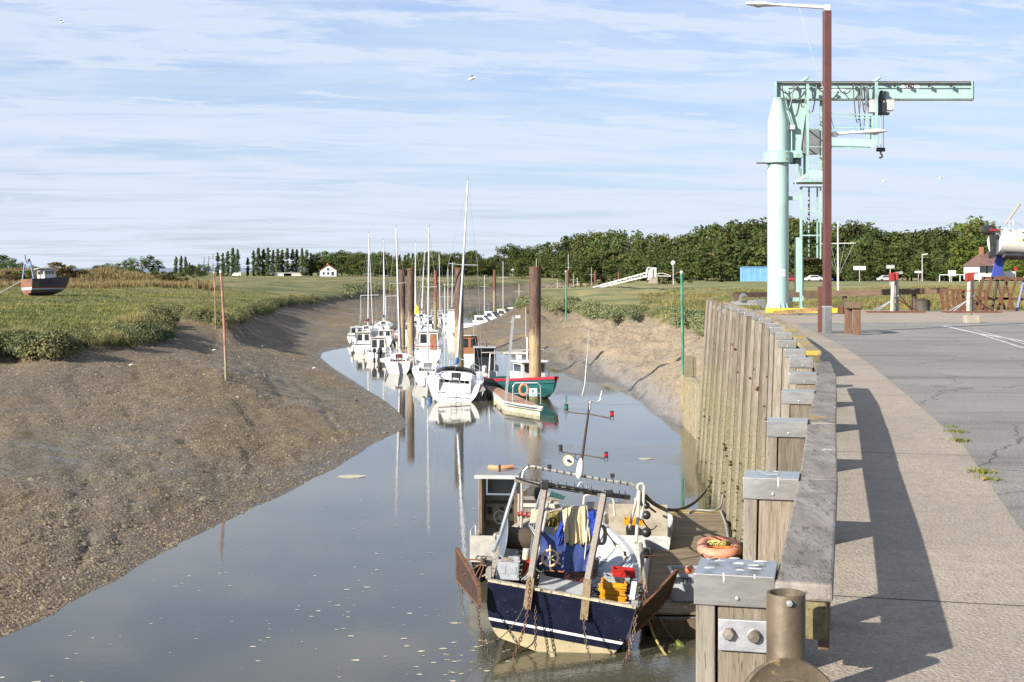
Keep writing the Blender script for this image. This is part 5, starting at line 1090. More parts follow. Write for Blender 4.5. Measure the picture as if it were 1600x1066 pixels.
tree('wide', 205, 405, 560, 'small round lone tree at the far left, left of its larger neighbour', 1.1); tree('wide', 235, 402.5, 540, 'larger round lone tree standing at the far left', 1.15)
tree('wide', 4, 401, 420, 'dark tree at the left edge above the bank', 1.1); tree('wide', 20, 407, 400, 'grey-green round tree near the left edge', 1.3)
for x in (48, 152, 170, 185, 300, 312): tree('wide', x, TR.uniform(412, 416), TR.uniform(520, 620), 'low distant tree over the left dyke, ' + {48: 'behind the stranded boat', 152: 'leftmost of three', 170: 'middle of three', 185: 'left of the smaller lone tree', 300: 'right of the poplar trio', 312: 'below the bare poplars'}[x], 1.5, 'low distant trees behind the dyke')
for x, y, d_, k_ in ((8, 424, 245, 'bush'), (28, 425, 248, 'gbush'), (45, 423, 250, 'gbush'), (62, 423, 262, 'bush'), (88, 411, 255, 'bush'), (97, 413, 258, 'bush'), (107, 418, 258, 'bush'), (118, 420, 258, 'bush'), (132, 422, 257, 'gbush'), (150, 421, 259, 'bush'), (166, 423, 260, 'bush'), (243, 423, 262, 'gbush'), (255, 424, 262, 'bush'), (268, 425, 262, 'gbush'), (282, 427, 262, 'bush')):
    tree(k_, x, y, d_, ('dry brown shrub on the left dyke, ' if k_ == 'bush' else 'green shrub on the left dyke, ') + {8: 'at the left edge', 28: 'left of the stranded boat', 45: 'behind the stranded boat\'s gallows', 62: 'behind the stranded boat\'s cabin', 88: 'tall, above the boat\'s foredeck', 97: 'tall, above the boat\'s bow', 107: 'just right of the boat\'s bow', 118: 'second right of the boat\'s bow', 132: 'third right of the boat\'s bow', 150: 'halfway along the dyke', 166: 'just beyond its middle', 243: 'below the larger lone tree', 255: 'right of the larger lone tree', 268: 'near its right end', 282: 'at its right end'}[x], 1.7, 'brown shrubs on the left dyke' if k_ == 'bush' else 'green shrubs on the left dyke')
# ---- marsh plants and grass, too many to count
def scatter_tufts(name, label, regions, mat, blades, hgt, wid, seed, spread, zmin, zmax, leafy=False, cat='marsh plants', dens=None, vmin=.5):
    rs = np.random.RandomState(seed); VV = []; n0 = 0
    pts = []
    for (x0, x1, d0_, d1_, n) in regions:
        d_ = d0_ * (d1_ / d0_) ** rs.rand(n); xp = rs.uniform(x0, x1, n); X_ = (xp - 800) * d_ / F; Z_ = gz(X_, d_); vg = gz(X_, d_, TVEG); nz = gz(X_, d_, TZ0)
        ok = (vg > vmin) & ((nz - gz(X_, d_, TTHR)) < zmax - 4.02); ok &= ~((X_ > np.interp(d_, [p_[1] for p_ in WALL], [p_[0] for p_ in WALL]) - .3) & (d_ < 57.5))
        if dens is not None: ok &= fbm(X_ * dens[0], d_ * dens[0], 3, seed) > dens[1]
        pts.append(np.stack([X_, d_, Z_], 1)[ok])
    P0 = np.concatenate(pts); n = len(P0); pass
    if n == 0: return
    size = (.55 + .9 * rs.rand(n, 1)); k = blades; B = np.repeat(P0, k, 0); sz = np.repeat(size, k, 0)
    a = rs.rand(n * k, 1) * 6.283; u = rs.rand(n * k, 1) ** .5
    if leafy:
        el = rs.rand(n * k, 1) * 1.45; dirv = np.concatenate([np.cos(a) * np.cos(el), np.sin(a) * np.cos(el), np.sin(el)], 1)
        C_ = B + dirv * np.array([spread, spread, hgt]) * sz * (.55 + .45 * rs.rand(n * k, 1)); N_ = dirv + rand_dir(rs, n * k) * .8; N_ /= np.linalg.norm(N_, axis=1, keepdims=True)
        U = np.cross(N_, rand_dir(rs, n * k)); U /= np.linalg.norm(U, axis=1, keepdims=True) + 1e-9; V = np.cross(N_, U); v, f = quads(C_, U * wid * sz, V * wid * .7 * sz)
    else:
        off_ = np.concatenate([np.cos(a) * u, np.sin(a) * u, np.zeros_like(a)], 1) * spread * sz; C_ = B + off_; lean = off_ * .9 + rs.normal(size=(n * k, 3)) * .12 * hgt; lean[:, 2] = 0
        h_ = hgt * sz * (.6 + .6 * rs.rand(n * k, 1)); side = np.concatenate([np.cos(a + 1.57), np.sin(a + 1.57), np.zeros_like(a)], 1) * wid * sz; top = C_ + lean; top[:, 2:3] += h_
        C_[:, 2] -= .05; v = np.stack([C_ - side, C_ + side, top], 1).reshape(-1, 3); f = np.arange(3 * n * k).reshape(-1, 3)
    o = bpy.data.objects.new(name, mesh_np(name, v, f, mat)); COL.objects.link(o); tag(o, label, cat, None, 'stuff')
PURS = leafmat('purslane', (.13, .145, .072), (.21, .22, .12), (.09, .095, .045), 1); GRN = leafmat('salt_grass', (.115, .125, .042), (.185, .18, .070), (.26, .22, .10), 1); PURSL = leafmat('purslane_pale', (.17, .185, .095), (.26, .265, .155), (.12, .125, .06), 1); PURSD = leafmat('purslane_dark', (.125, .14, .068), (.21, .215, .115), (.075, .08, .036), 1); STRAW = leafmat('straw_grass', (.26, .205, .085), (.36, .29, .13), (.15, .15, .06))
scatter_tufts('marsh_shrubs', 'grey-green sea purslane cushions along the left creek edge', [(-60, 560, 58, 260, 30000)], PURS, 26, .46, .05, 3, .40, 3.9, 4.45, True)
scatter_tufts('point_shrubs', 'grey-green sea purslane cushions on the right bank and point', [(800, 1130, 85, 260, 9000)], PURS, 26, .50, .06, 4, .45, 3.95, 4.5, True)
scatter_tufts('salt_grass', 'short green and yellow grass covering the left marsh', [(-60, 560, 60, 230, 26000)], GRN, 9, .19, .028, 5, .30, 4.35, 6.5, False, 'grass')
scatter_tufts('field_grass', 'rough grass in the field beyond the quay', [(1000, 1640, 58, 200, 16000)], GRN, 9, .26, .03, 6, .28, 4.9, 9, False, 'grass')
scatter_tufts('straw_grass', 'tall dry straw grass on the left dyke', [(-20, 330, 225, 285, 9000)], STRAW, 10, .8, .08, 8, .5, 4.5, 9, False, 'grass')
scatter_tufts('far_cushions', 'marsh plants edging the far bend of the creek', [(540, 930, 240, 470, 7000)], PURS, 16, .8, .16, 9, .9, 3.8, 5.2, True)
scatter_tufts('pale_tussocks', 'pale feathery tussocks on the left creek edge', [(-20, 330, 60, 120, 6000)], STRAW, 40, .62, .018, 10, .42, 4.0, 4.6, False, 'tussocks', (.2, .08))
scatter_tufts('marsh_cushions', 'large grey-green cushions overhanging the left creek edge', [(-60, 560, 60, 230, 34000)], PURSD, 190, .70, .058, 13, .72, 3.9, 4.28, True, 'marsh plants', (.30, -.16), .25)
scatter_tufts('point_cushions', 'large pale cushions overhanging the right creek bank', [(810, 1120, 95, 200, 12000)], PURSL, 120, .46, .075, 14, .95, 3.9, 4.40, True, 'marsh plants', (.22, -.22), .25)
# weeds in the joint of the yard
mb = MB(); rr = random.Random(2)
for x_, y_, n_ in ((1494, 676, 26), (1500, 690, 30), (1540, 740, 22), (1545, 750, 20), (1488, 668, 8), (1532, 737, 8)):
    p_ = Pz(x_, y_, QZ)
    for _ in range(n_ * 2):
        q = p_ + Vector((rr.gauss(0, .045), rr.gauss(0, .06), .004)); a = rr.random() * 6.28; h = rr.uniform(.012, .04); w_ = rr.uniform(.006, .014)
        mb.add([q + Vector((math.cos(a) * w_, math.sin(a) * w_, 0)), q - Vector((math.cos(a) * w_, math.sin(a) * w_, 0)), q + Vector((rr.gauss(0, .03), rr.gauss(0, .03), h))], [(0, 1, 2)])
tag(mb.build('joint_weeds', leafmat('weed_leaves', (.10, .13, .02), (.2, .2, .04), (.25, .2, .06))), 'small weeds growing in the joint between path and asphalt', 'weeds', None, 'stuff')
# ---- distant hills
mb = MB(); rows = []
for i, x in enumerate(range(-2600, 900, 60)):
    h = 13 + 6 * float(fbm(np.array(x * .0021), np.array(3.3), 3, 5)) * 2; h *= max(.15, min(1, (200 - x) / 900.)) ; rows.append([(x, 3300, 4), (x, 3380, 4 + h * .7), (x, 3460, 6 + h)])
mb.grid(rows); mb.build('distant_hills', pm('hazed_hills', (.12, .17, .22), (.16, .20, .24), .01, .95, vary=0, bump=0), smooth=True, kind='structure')  # distance haze is put into this bluish hill colour
# ------------------------------------------------------------------ far buildings, cars, signs
ROOFR = pm('orange_tiles', (.30, .12, .06), (.22, .09, .05), .8, .8); ROOFB = pm('brown_tiles', (.14, .075, .06), (.10, .055, .045), 1, .8)
WALLW = pm('white_render', (.60, .59, .56), (.54, .53, .50), 1, .7, vary=.03)
def house(x0, x1, yb, yt, d, label, roofm, gable_front=True, eave=.5):
    s_ = d / F; cx_ = (x0 + x1) / 2; g = Pd(cx_, yb, d); W_ = (x1 - x0) * s_; H = (yb - yt) * s_; L = 9.
    th = thing('house', label, 'house', (g.x, d, g.z - .3)); he = H * eave; x_ = g.x; z = g.z
    mb = MB()
    if gable_front: mb.slab([(x_ - W_ / 2, d, z - .5), (x_ + W_ / 2, d, z - .5), (x_ + W_ / 2, d, z + he), (x_, d, z + H - .25), (x_ - W_ / 2, d, z + he)], (0, L, 0))
    else: mb.box((x_, d + L / 2, z + he / 2 - .25), (W_, L, he + .5))
    mb.build('wall', WALLW, th)
    if gable_front:
        for sx in (-1, 1): mb = MB(); mb.slab([(x_ + sx * (W_ / 2 + .35), d - .3, z + he - .3), (x_, d - .3, z + H - .2), (x_, d + L + .3, z + H - .2), (x_ + sx * (W_ / 2 + .35), d + L + .3, z + he - .3)], (0, 0, .22)); mb.build('roof', roofm, th)
    else: mb = MB(); a, b = x_ - W_ / 2 - .3, x_ + W_ / 2 + .3; mb.add([(a, d - .4, z + he), (b, d - .4, z + he), (b, d + L + .4, z + he), (a, d + L + .4, z + he), (a + 2.5, d + L / 2, z + H), (b - .5, d + L / 2, z + H)], [(0, 1, 5, 4), (2, 3, 4, 5), (1, 2, 5), (3, 0, 4), (0, 3, 2, 1)]); mb.build('roof', roofm, th)
    mb = MB(); mb.box((x_ - W_ * .1, d + L * .4, z + H), (.7, .7, 1.6)); mb.build('chimney', ROOFR, th)
    wins = ((-.28, .22, 1.1, 1.3), (.0, .22, 1.1, 1.3), (.27, .20, 1.3, 2.0), (0, .58, 1.2, 1.2)) if gable_front else ((-.3, .28, 1.5, 1.2), (.02, .28, 1.5, 1.2), (.32, .25, 1.2, 2))
    for fx, fz, w_, h_ in wins:
        mb = MB(); mb.box((x_ + fx * W_, d - .03, z + fz * H), (w_ + .2, .08, h_ + .2)); f_ = mb.build('window', WHITEP, th)
        mb = MB(); mb.box((x_ + fx * W_, d - .08, z + fz * H), (w_, .04, h_)); mb.build('pane', GLASS, f_)
    return th
h1 = house(500, 525.5, 431, 414, 690, 'white gabled house with an orange roof on the far left plain', ROOFR)
house(1530, 1563, 433, 392, 262, 'white house with a hipped brown roof behind the raised boat', ROOFB, False, .42)
d = 700; a = Pd(415, 431, d); b = Pd(475, 431, d); lw = thing('long_shed', 'long low white shed on the far left plain', 'shed', ((a.x + b.x) / 2, d, a.z))
mb = MB(); mb.box(((a.x * .55 + b.x * .45), d + 3, a.z + .6), ((b.x - a.x) * .45 * 1.0, 6, 1.4)); mb.build('wall', WALLW, lw)
mb = MB(); mb.box((lerp(a.x, b.x, .72), d + 3, a.z + .55), ((b.x - a.x) * .5, 6, 1.3)); mb.build('wall', pm('pinkish_render', (.55, .46, .40), rough=.8), lw)
mb = MB(); mb.box(((a.x + b.x) / 2, d + 3, a.z + 1.4), (b.x - a.x, 6.6, .2)); mb.build('roof', WALLW, lw)
# container
d = 257.; a = Pd(1160.5, 437, d); b = Pd(1202, 437, d); ct = thing('shipping_container', 'light blue corrugated shipping container on the grass left of the crane', 'container', ((a.x + b.x) / 2, d, a.z))
CB = pm('container_blue', (.16, .36, .58), (.13, .30, .50), .8, .55, spot=(.55, .6, .62), sscale=1.5, vary=0)
z0 = float(gz((a.x + b.x) / 2, d)) - .1; zt_ = Pd(0, 417.5, d).z; mb = MB(); n_ = 22; rows = []
for i in range(n_ * 2 + 1):
    x_ = lerp(a.x, b.x, i / (n_ * 2)); dy = .12 if (i // 1) % 2 else 0; rows.append([(x_, d + dy, z0), (x_, d + dy, zt_)])
mb.grid(rows); mb.build('corrugated_side', CB, ct)
mb = MB(); mb.box(((a.x + b.x) / 2, d + 1.4, (z0 + zt_) / 2), (b.x - a.x + .1, 2.4, zt_ - z0 - .1)); mb.build('body', CB, ct)
mb = MB(); mb.box(((a.x + b.x) / 2, d + .05, zt_), (b.x - a.x + .2, .3, .15)); mb.box(((a.x + b.x) / 2, d + .05, z0 + .1), (b.x - a.x + .2, .3, .15)); mb.build('frame_rail', CB, ct)
# cars
TYRE = pm('tyre_rubber', (.02, .02, .02), rough=.9)
def car(x, y, d, L, m, label):
    g = Pd(x, y, d); g.z = float(gz(g.x, d)) + .0; M_ = Matrix.Translation(g); th = thing('parked_car', label, 'car', g, 0, 'cars parked in front of the wood')
    mb = MB(M_); pr = [(-L / 2, .35), (-L / 2, .85), (-L * .38, .95), (-L * .22, 1.42), (L * .18, 1.45), (L * .33, .98), (L / 2, .82), (L / 2, .35)]
    mb.slab([(a_, -.82, z) for a_, z in pr], (0, 1.64, 0)); mb.build('body', m, th, bevel=.08)
    mb = MB(M_); mb.slab([(-L * .33, -.835, .98), (-L * .21, -.835, 1.34), (L * .16, -.835, 1.37), (L * .28, -.835, 1.0)], (0, 1.67, 0)); mb.build('window', GLASS, th)
    for wx in (-L * .31, L * .31):
        for wy in (-.84, .64): mb = MB(M_); mb.lathe([(0, 0), (.32, 0), (.32, .2), (0, .2)], (wx, wy, .32), 14, (0, 1, 0)); mb.build('wheel', TYRE, th)
car(1238, 431, 300, 3.9, RED, 'small red car seen between the crane pillar and its ladder post'); car(1272, 431, 300, 4.0, WHITEP, 'white hatchback parked right of the red car'); car(1287, 431, 304, 4.1, pm('navy_car', (.03, .06, .14), rough=.3, bump=0), 'dark blue car parked beside the lamp post'); car(1386, 432, 296, 4.2, pm('silver_car', (.4, .42, .44), rough=.3, bump=0), 'silver car parked by the hedge behind the left prop stand')
def van(x0, x1, yb, yt, d, label):
    a, b = Pd(x0, yb, d), Pd(x1, yb, d); z0 = float(gz(a.x, d)); H = (yb - yt) * d / F; th = thing('box_van', label, 'van', ((a.x + b.x) / 2, d, z0))
    mb = MB(); mb.box((lerp(a.x, b.x, .58), d, z0 + .4 + H / 2), ((b.x - a.x) * .8, 2, H - .3)); mb.build('cargo_box', WHITEP, th, bevel=.05)
    mb = MB(); mb.slab([(a.x, d - .9, z0 + .3), (a.x, d - .9, z0 + H * .45), (lerp(a.x, b.x, .07), d - .9, z0 + H * .8), (lerp(a.x, b.x, .2), d - .9, z0 + H * .85), (lerp(a.x, b.x, .2), d - .9, z0 + .3)], (0, 1.8, 0)); mb.build('cab', WHITEP, th, bevel=.05)
    for t in (.12, .8): mb = MB(); mb.lathe([(0, 0), (.36, 0), (.36, .2), (0, .2)], (lerp(a.x, b.x, t), d - 1, z0 + .36), 12, (0, 1, 0)); mb.build('wheel', TYRE, th)
van(363, 377.5, 430.5, 425, 620, 'small white van on the far left road'); van(1562, 1583, 432.5, 419, 270, 'white box trailer van right of the brown-roofed house')
# signal mast with a yard
d = 150; g = Pd(1309.5, 430, d); z0 = float(gz(g.x, d)); sm = thing('signal_mast', 'slim white signal mast with a crossyard on the grass right of the lamp post', 'mast', (g.x, d, z0))
mb = MB(); mb.tube([(g.x, d, z0), Pd(1309, 346, d)], [.12, .06], 8); mb.build('mast_pole', WHITEP, sm); mb = MB(); mb.tube([Pd(1282, 381, d), Pd(1337, 380, d)], .05, 6); mb.build('yard', WHITEP, sm)
for xx in (1286, 1298, 1320, 1334): mb = MB(); mb.tube([Pd(xx, 381, d), Pd(1309.5, 432, d)], .012, 4); mb.build('stay', LIGHTG, sm)
# small lamps and signs
def lampost(x, yt, yb, d, label, globe=False, arm=8):
    g = Pd(x, yb, d); z0 = float(gz(g.x, d)); t_ = Pd(x, yt, d); th = thing('lamp_post', label, 'lamp post', (g.x, d, z0)); mb = MB(); mb.tube([(g.x, d, z0 - .2), t_], .09, 6); mb.build('pole', LIGHTG, th)
    if globe: mb = MB(); mb.lathe([(.05, -.5), (.38, -.3), (.48, 0), (.38, .3), (0, .48)], t_, 14); mb.build('globe', WHITEP, th, smooth=True)
    else: mb = MB(); mb.bar(t_, t_ + Vector((arm * d / F, 0, .15)), .3, .16); mb.build('lamp_head', WHITEP, th)
lampost(1052, 411, 432, 262, 'lamp post with a white globe above the field by the gangway', True); lampost(1441, 398, 433, 255, 'small grey street lamp at the wood edge between the prop stands'); 
def signpost(x, yt, yb, d, m, label, w=.9, h=.6, round_=False):
    g = Pd(x, yb, d); z0 = float(gz(g.x, d)); t_ = Pd(x, yt, d); th = thing('road_sign', label, 'sign', (g.x, d, z0)); mb = MB(); mb.tube([(g.x, d, z0 - .2), t_], .06, 6); mb.build('pole', LIGHTG, th)
    mb = MB()
    if round_: mb.lathe([(0, 0), (w / 2, 0), (w / 2, .04), (0, .04)], t_ + Vector((0, -.1, 0)), 16, (0, 1, 0))
    else: mb.box(t_ + Vector((0, -.09, 0)), (w, .05, h))
    mb.build('sign_plate', m, th)
signpost(801, 422, 430, 640, WHITEP, 'small white sign on the far road above the thickest pile', 1.2, 1.2, True); signpost(1343, 419, 431, 250, WHITEP, 'white cross-shaped sign on the field edge right of the signal mast', 2.2, .7)
signpost(1391, 417, 431, 200, LIGHTG, 'grey rectangular sign behind the left prop stand', 1.2, .5); signpost(1435, 425, 432, 290, WHITEP, 'small white sign left of the small street lamp', 1.6, .4); signpost(1487, 427, 433, 240, WHITEP, 'short white panel at the gate in the white fence', 1.3, 1.0); signpost(1587, 420, 433, 265, RED, 'round red and white road sign right of the white van', .8, .8, True)
wf = thing('white_barrier', 'white low road barrier on the field edge by the house', 'barrier', (Pd(1500, 431, 250).x, 250, 6.4)); mb = MB(); mb.bar(Pd(1468, 429.5, 250), Pd(1530, 429.5, 250), .06, .14); mb.build('rail', WHITEP, wf)
for xx in (1468, 1484, 1500, 1515, 1530): mb = MB(); p_ = Pd(xx, 430, 250); mb.box((p_.x, 250, 6.9), (.12, .12, 1.2)); mb.build('post', WHITEP, wf)
# gangway down to the far pontoon
gw = thing('gangway', 'white aluminium truss gangway sloping down behind the grassy point', 'gangway', Pd(965, 450, 205)); dg = 205
A = [Pd(1010, 432.5, dg), Pd(915, 455, dg + 35)]; B2 = [Pd(1010, 426.5, dg), Pd(915, 452.4, dg + 35)]
for k_, off_ in ((0, 0), (1, 1.5)):
    o_ = Vector((0, off_, 0))
    for nm, (p_, q_) in (('lower_chord', A), ('upper_chord', B2)): mb = MB(); mb.bar(p_ + o_, q_ + o_, .14, .14); mb.build(nm, WHITEP, gw)
    n_ = 12
    for i in range(n_):
        t0, t1 = i / n_, (i + 1) / n_; mb = MB(); mb.bar(A[0].lerp(A[1], t0) + o_, B2[0].lerp(B2[1], t1) + o_, .07, .07); mb.bar(A[0].lerp(A[1], t0) + o_, B2[0].lerp(B2[1], t0) + o_, .07, .07); mb.build('truss_brace', WHITEP, gw)
mb = MB(); mb.slab([A[0], A[1], A[1] + Vector((0, 1.5, 0)), A[0] + Vector((0, 1.5, 0))], (0, 0, .06)); mb.build('deck', LIGHTG, gw)
mb = MB(); p_ = Pd(1018, 430, dg); mb.box(p_ + Vector((.1, .7, .2)), (1.3, 1.5, 1.9)); mb.build('gate_cabin', LIGHTG, gw)
mb = MB(); mb.box(Pd(1021, 438, dg) + Vector((0, .7, 0)), (1.2, 1.6, .9)); mb.build('plinth', CONC, gw)
mb = MB(); q0 = Pd(1010, 434, dg - .2); mb.tube([q0, Pd(1010, 422, dg - .2), Pd(1014, 417.5, dg - .2), Pd(1019, 420, dg - .2), Pd(1019, 434, dg - .2)], .07, 6); mb.build('gate_arch', WHITEP, gw)
mb = MB(); mb.tube([Pd(1026, 428, dg), Pd(1036, 427, dg), Pd(1048, 431, dg)], .05, 5); mb.tube([Pd(1026, 431, dg), Pd(1048, 432, dg)], .05, 5); mb.build('handrail', WHITEP, gw)
# gulls
GULL = pm('gull_white', (.55, .55, .53), (.45, .46, .48), 9, .7)
def gull(p, label, fly=False, s_=1., tilt=.3):
    th = thing('gull', label, 'bird', p); M_ = Matrix.Translation(p) @ Matrix.Scale(s_, 4)
    mb = MB(M_); mb.lathe([(0, -.22), (.05, -.15), (.085, 0), (.06, .13), (.045, .18), (.05, .22), (.03, .27), (0, .29)], (0, 0, .16 if not fly else 0), 10, (.9, -.2, .25)); mb.build('body', GULL, th, smooth=True)
    if fly:
        for sx in (-1, 1): mb = MB(M_); mb.slab([(0, sx * .03, .02), (.10, sx * .30, .14), (.02, sx * .60, .09), (-.08, sx * .30, .13)], (0, 0, .01)); mb.build('wing', GULL, th)
    else:
        mb = MB(M_); mb.tube([(0, .03, 0), (0, .03, .12)], .006, 4); mb.tube([(0, -.03, 0), (0, -.03, .12)], .006, 4); mb.build('leg', YEL, th)
    return th
for x, y, l in ((204, 573, 'white gull standing alone on the upper mud left of the stakes'), (334, 549, 'white gull standing on the mud just left of the stakes'), (409, 543, 'white gull on the mud right of the leaning stake'), (490, 577, 'white gull by the waterline near the moored boats')): gull(ground_px(x, y), l, s_=.6)
gull(Pz(892, 580, 0), 'white gull floating by the right mud bank', s_=.75)
for x, y, d_, l in ((737, 123, 90, 'gull flying above the tall mast'), (97, 35, 160, 'distant bird flying at the upper left of the sky'), (289, 81, 220, 'tiny bird high left of the masts'), (424, 345, 300, 'tiny bird low in the sky above the poplars'), (1382, 283, 150, 'small bird below the crane hook'), (1470, 278, 170, 'small bird right of the crane'), (230, 396, 260, 'tiny bird above the lone trees')): gull(Pd(x, y, d_), l, True, 1.2)
# ------------------------------------------------------------------ boats
GELW = pm('boat_gelcoat', (.68, .68, .65), (.60, .60, .57), 1.2, .22, 0, 0, vary=.06, spot=(.62, .59, .5), sscale=3, samt=(.68, .76))
CREAM = pm('cream_gelcoat', (.52, .47, .36), (.46, .41, .32), 1.5, .3, 0, 0, vary=.05)
FOUL = pm('worn_antifouling', (.28, .25, .15), (.17, .16, .09), 2.5, .7, vary=.1)
NAVY = pm('navy_trim', (.012, .022, .085), (.01, .018, .06), 3, .4)
CANVR = pm('red_canvas', (.40, .02, .03), (.30, .015, .02), 4, .8); CANVB = pm('blue_canvas', (.02, .13, .34), (.016, .10, .27), 3, .8, vary=0); CANVG = pm('grey_canvas', (.33, .34, .35), (.27, .28, .29), 3, .8)
ALU = pm('mast_aluminium', (.66, .67, .67), (.58, .59, .60), 3, .35, .3, 0)
TEAK = pm('teak', (.30, .12, .05), (.20, .08, .035), 5, .6, 0, .2, stretch=(6, 1, 6)); YELF = pm('yellow_cloth', (.65, .48, .03), rough=.8)
PLANKD = pm('pontoon_decking', (.36, .20, .12), (.25, .14, .085), 4, .85, 0, .3)
def hull_rows(L, B, fs, fb, draft, tw, rake=.35, rev=.25, full=.45, n=16, K=9, dip=.0, pw=.8):
    rows = []
    for i in range(n + 1):
        t = i / n
        b = B / 2 * (tw + (1 - tw) * math.sin(min(1, t / full) * math.pi / 2)) if t < full else B / 2 * max(.012, math.cos(((t - full) / (1 - full)) ** 1.35 * math.pi / 2)) ** .85
        zd = lerp(fs, fb, t ** 1.7) - dip * math.sin(t * math.pi); zk = -draft * (1 - t ** 5) + (zd * .35) * t ** 6
        r = []
        for k in range(K + 1):
            a = k / K * math.pi / 2; x = b * math.sin(a) ** pw; z = zk + (zd - zk) * (1 - math.cos(a)) ** .85
            y = t * L + rake * t ** 4 * max(0, z) - (rev * max(0, z) * (1 - t) ** 6)
            r.append(Vector((x, y, z)))
        rows.append([Vector((-v.x, v.y, v.z)) for v in r[::-1]] + r[1:])
    return rows
def add_hull(mb, rows, bands):
    """bands: list of (z upper limit, material index), from the keel up"""
    def mi(z):
        for zl, m in bands:
            if z < zl: return m
        return bands[-1][1]
    K = len(rows[0])
    for i in range(len(rows) - 1):
        for k in range(K - 1):
            q = [rows[i][k], rows[i][k + 1], rows[i + 1][k + 1], rows[i + 1][k]]; zs = [v.z for v in q]
            # cut each strip at the band limits so painted bands keep level edges
            mb.m = mi(sum(zs) / 4); mb.add(q, [(0, 1, 2, 3)])
    mb.m = mi(99); mb.poly(rows[0][::-1])
def resample_z(rows, zs):
    """rows re-cut at the given heights so that colour bands are level"""
    out = []
    for r in rows:
        h = len(r) // 2; right = r[h:]; left = r[:h + 1][::-1]; res = []
        for side in (left, right):
            zd, zk = side[-1].z, side[0].z; pts = []
            for z in [zk + (zd - zk) * 1e-3] + [min(max(z, zk + (zd - zk) * .01 * (i + 1)), zd - (zd - zk) * .01 * (len(zs) - i)) for i, z in enumerate(zs)] + [zd]:
                for a, b in zip(side[:-1], side[1:]):
                    if a.z <= z <= b.z + 1e-9 and b.z > a.z: pts.append(a.lerp(b, (z - a.z) / (b.z - a.z))); break
                else: pts.append(side[-1] if z > side[0].z else side[0])
            res.append(pts)
        out.append([p for p in res[0][::-1]] + res[1])
    return out
def boat_M(p, rz, heel=0): return Matrix.Translation(p) @ Matrix.Rotation(rz, 4, 'Z') @ Matrix.Rotation(heel, 4, 'Y')
def outboard(M_, th, y=-.35, z=.75, s_=1., m=None, tilt=.5):
    M2 = M_ @ Matrix.Translation((0, y, z)) @ Matrix.Rotation(tilt, 4, 'X') @ Matrix.Scale(s_, 4)
    mb = MB(M2); rows = []
    for zz, w, l in ((-.02, .10, .14), (.05, .18, .26), (.28, .20, .30), (.42, .17, .26), (.47, .08, .14)): rows.append([(w * math.cos(a), l * math.sin(a) - .05, zz) for a in np.linspace(0, 2 * math.pi, 12, endpoint=False)])
    mb.grid(rows, True); mb.poly(rows[-1]); mb.slab([(-.06, -.16, 0), (.06, -.16, 0), (.04, -.12, -.75), (-.04, -.12, -.75)], (0, .18, 0)); mb.lathe([(0, -.12), (.16, -.02), (.05, .02), (0, .2)], (0, -.1, -.75), 10, (0, -1, 0)); o = mb.build('outboard', m or BLACK, th, smooth=True)
    return o
def rails(M_, L, rows, t0, t1, h, name, th, n=6, r_=.014, m=None):
    for sgn in (0, -1):
        tops = []
        for i in range(n + 1):
            t = lerp(t0, t1, i / n); k = min(int(t * (len(rows) - 1)), len(rows) - 2); f = t * (len(rows) - 1) - k; p = rows[k][sgn].lerp(rows[k + 1][sgn], f); p = Vector((p.x * .93, p.y, p.z)); q = p + Vector((0, 0, h)); tops.append(q)
            mb = MB(M_); mb.tube([p, q], r_ * 1.1, 5); mb.build('stanchion', m or ALU, th)
        mb = MB(M_); mb.tube(tops, r_ * .8, 4); mb.tube([v - Vector((0, 0, h * .5)) for v in tops], r_ * .6, 4); mb.build('guard_wire', m or ALU, th)
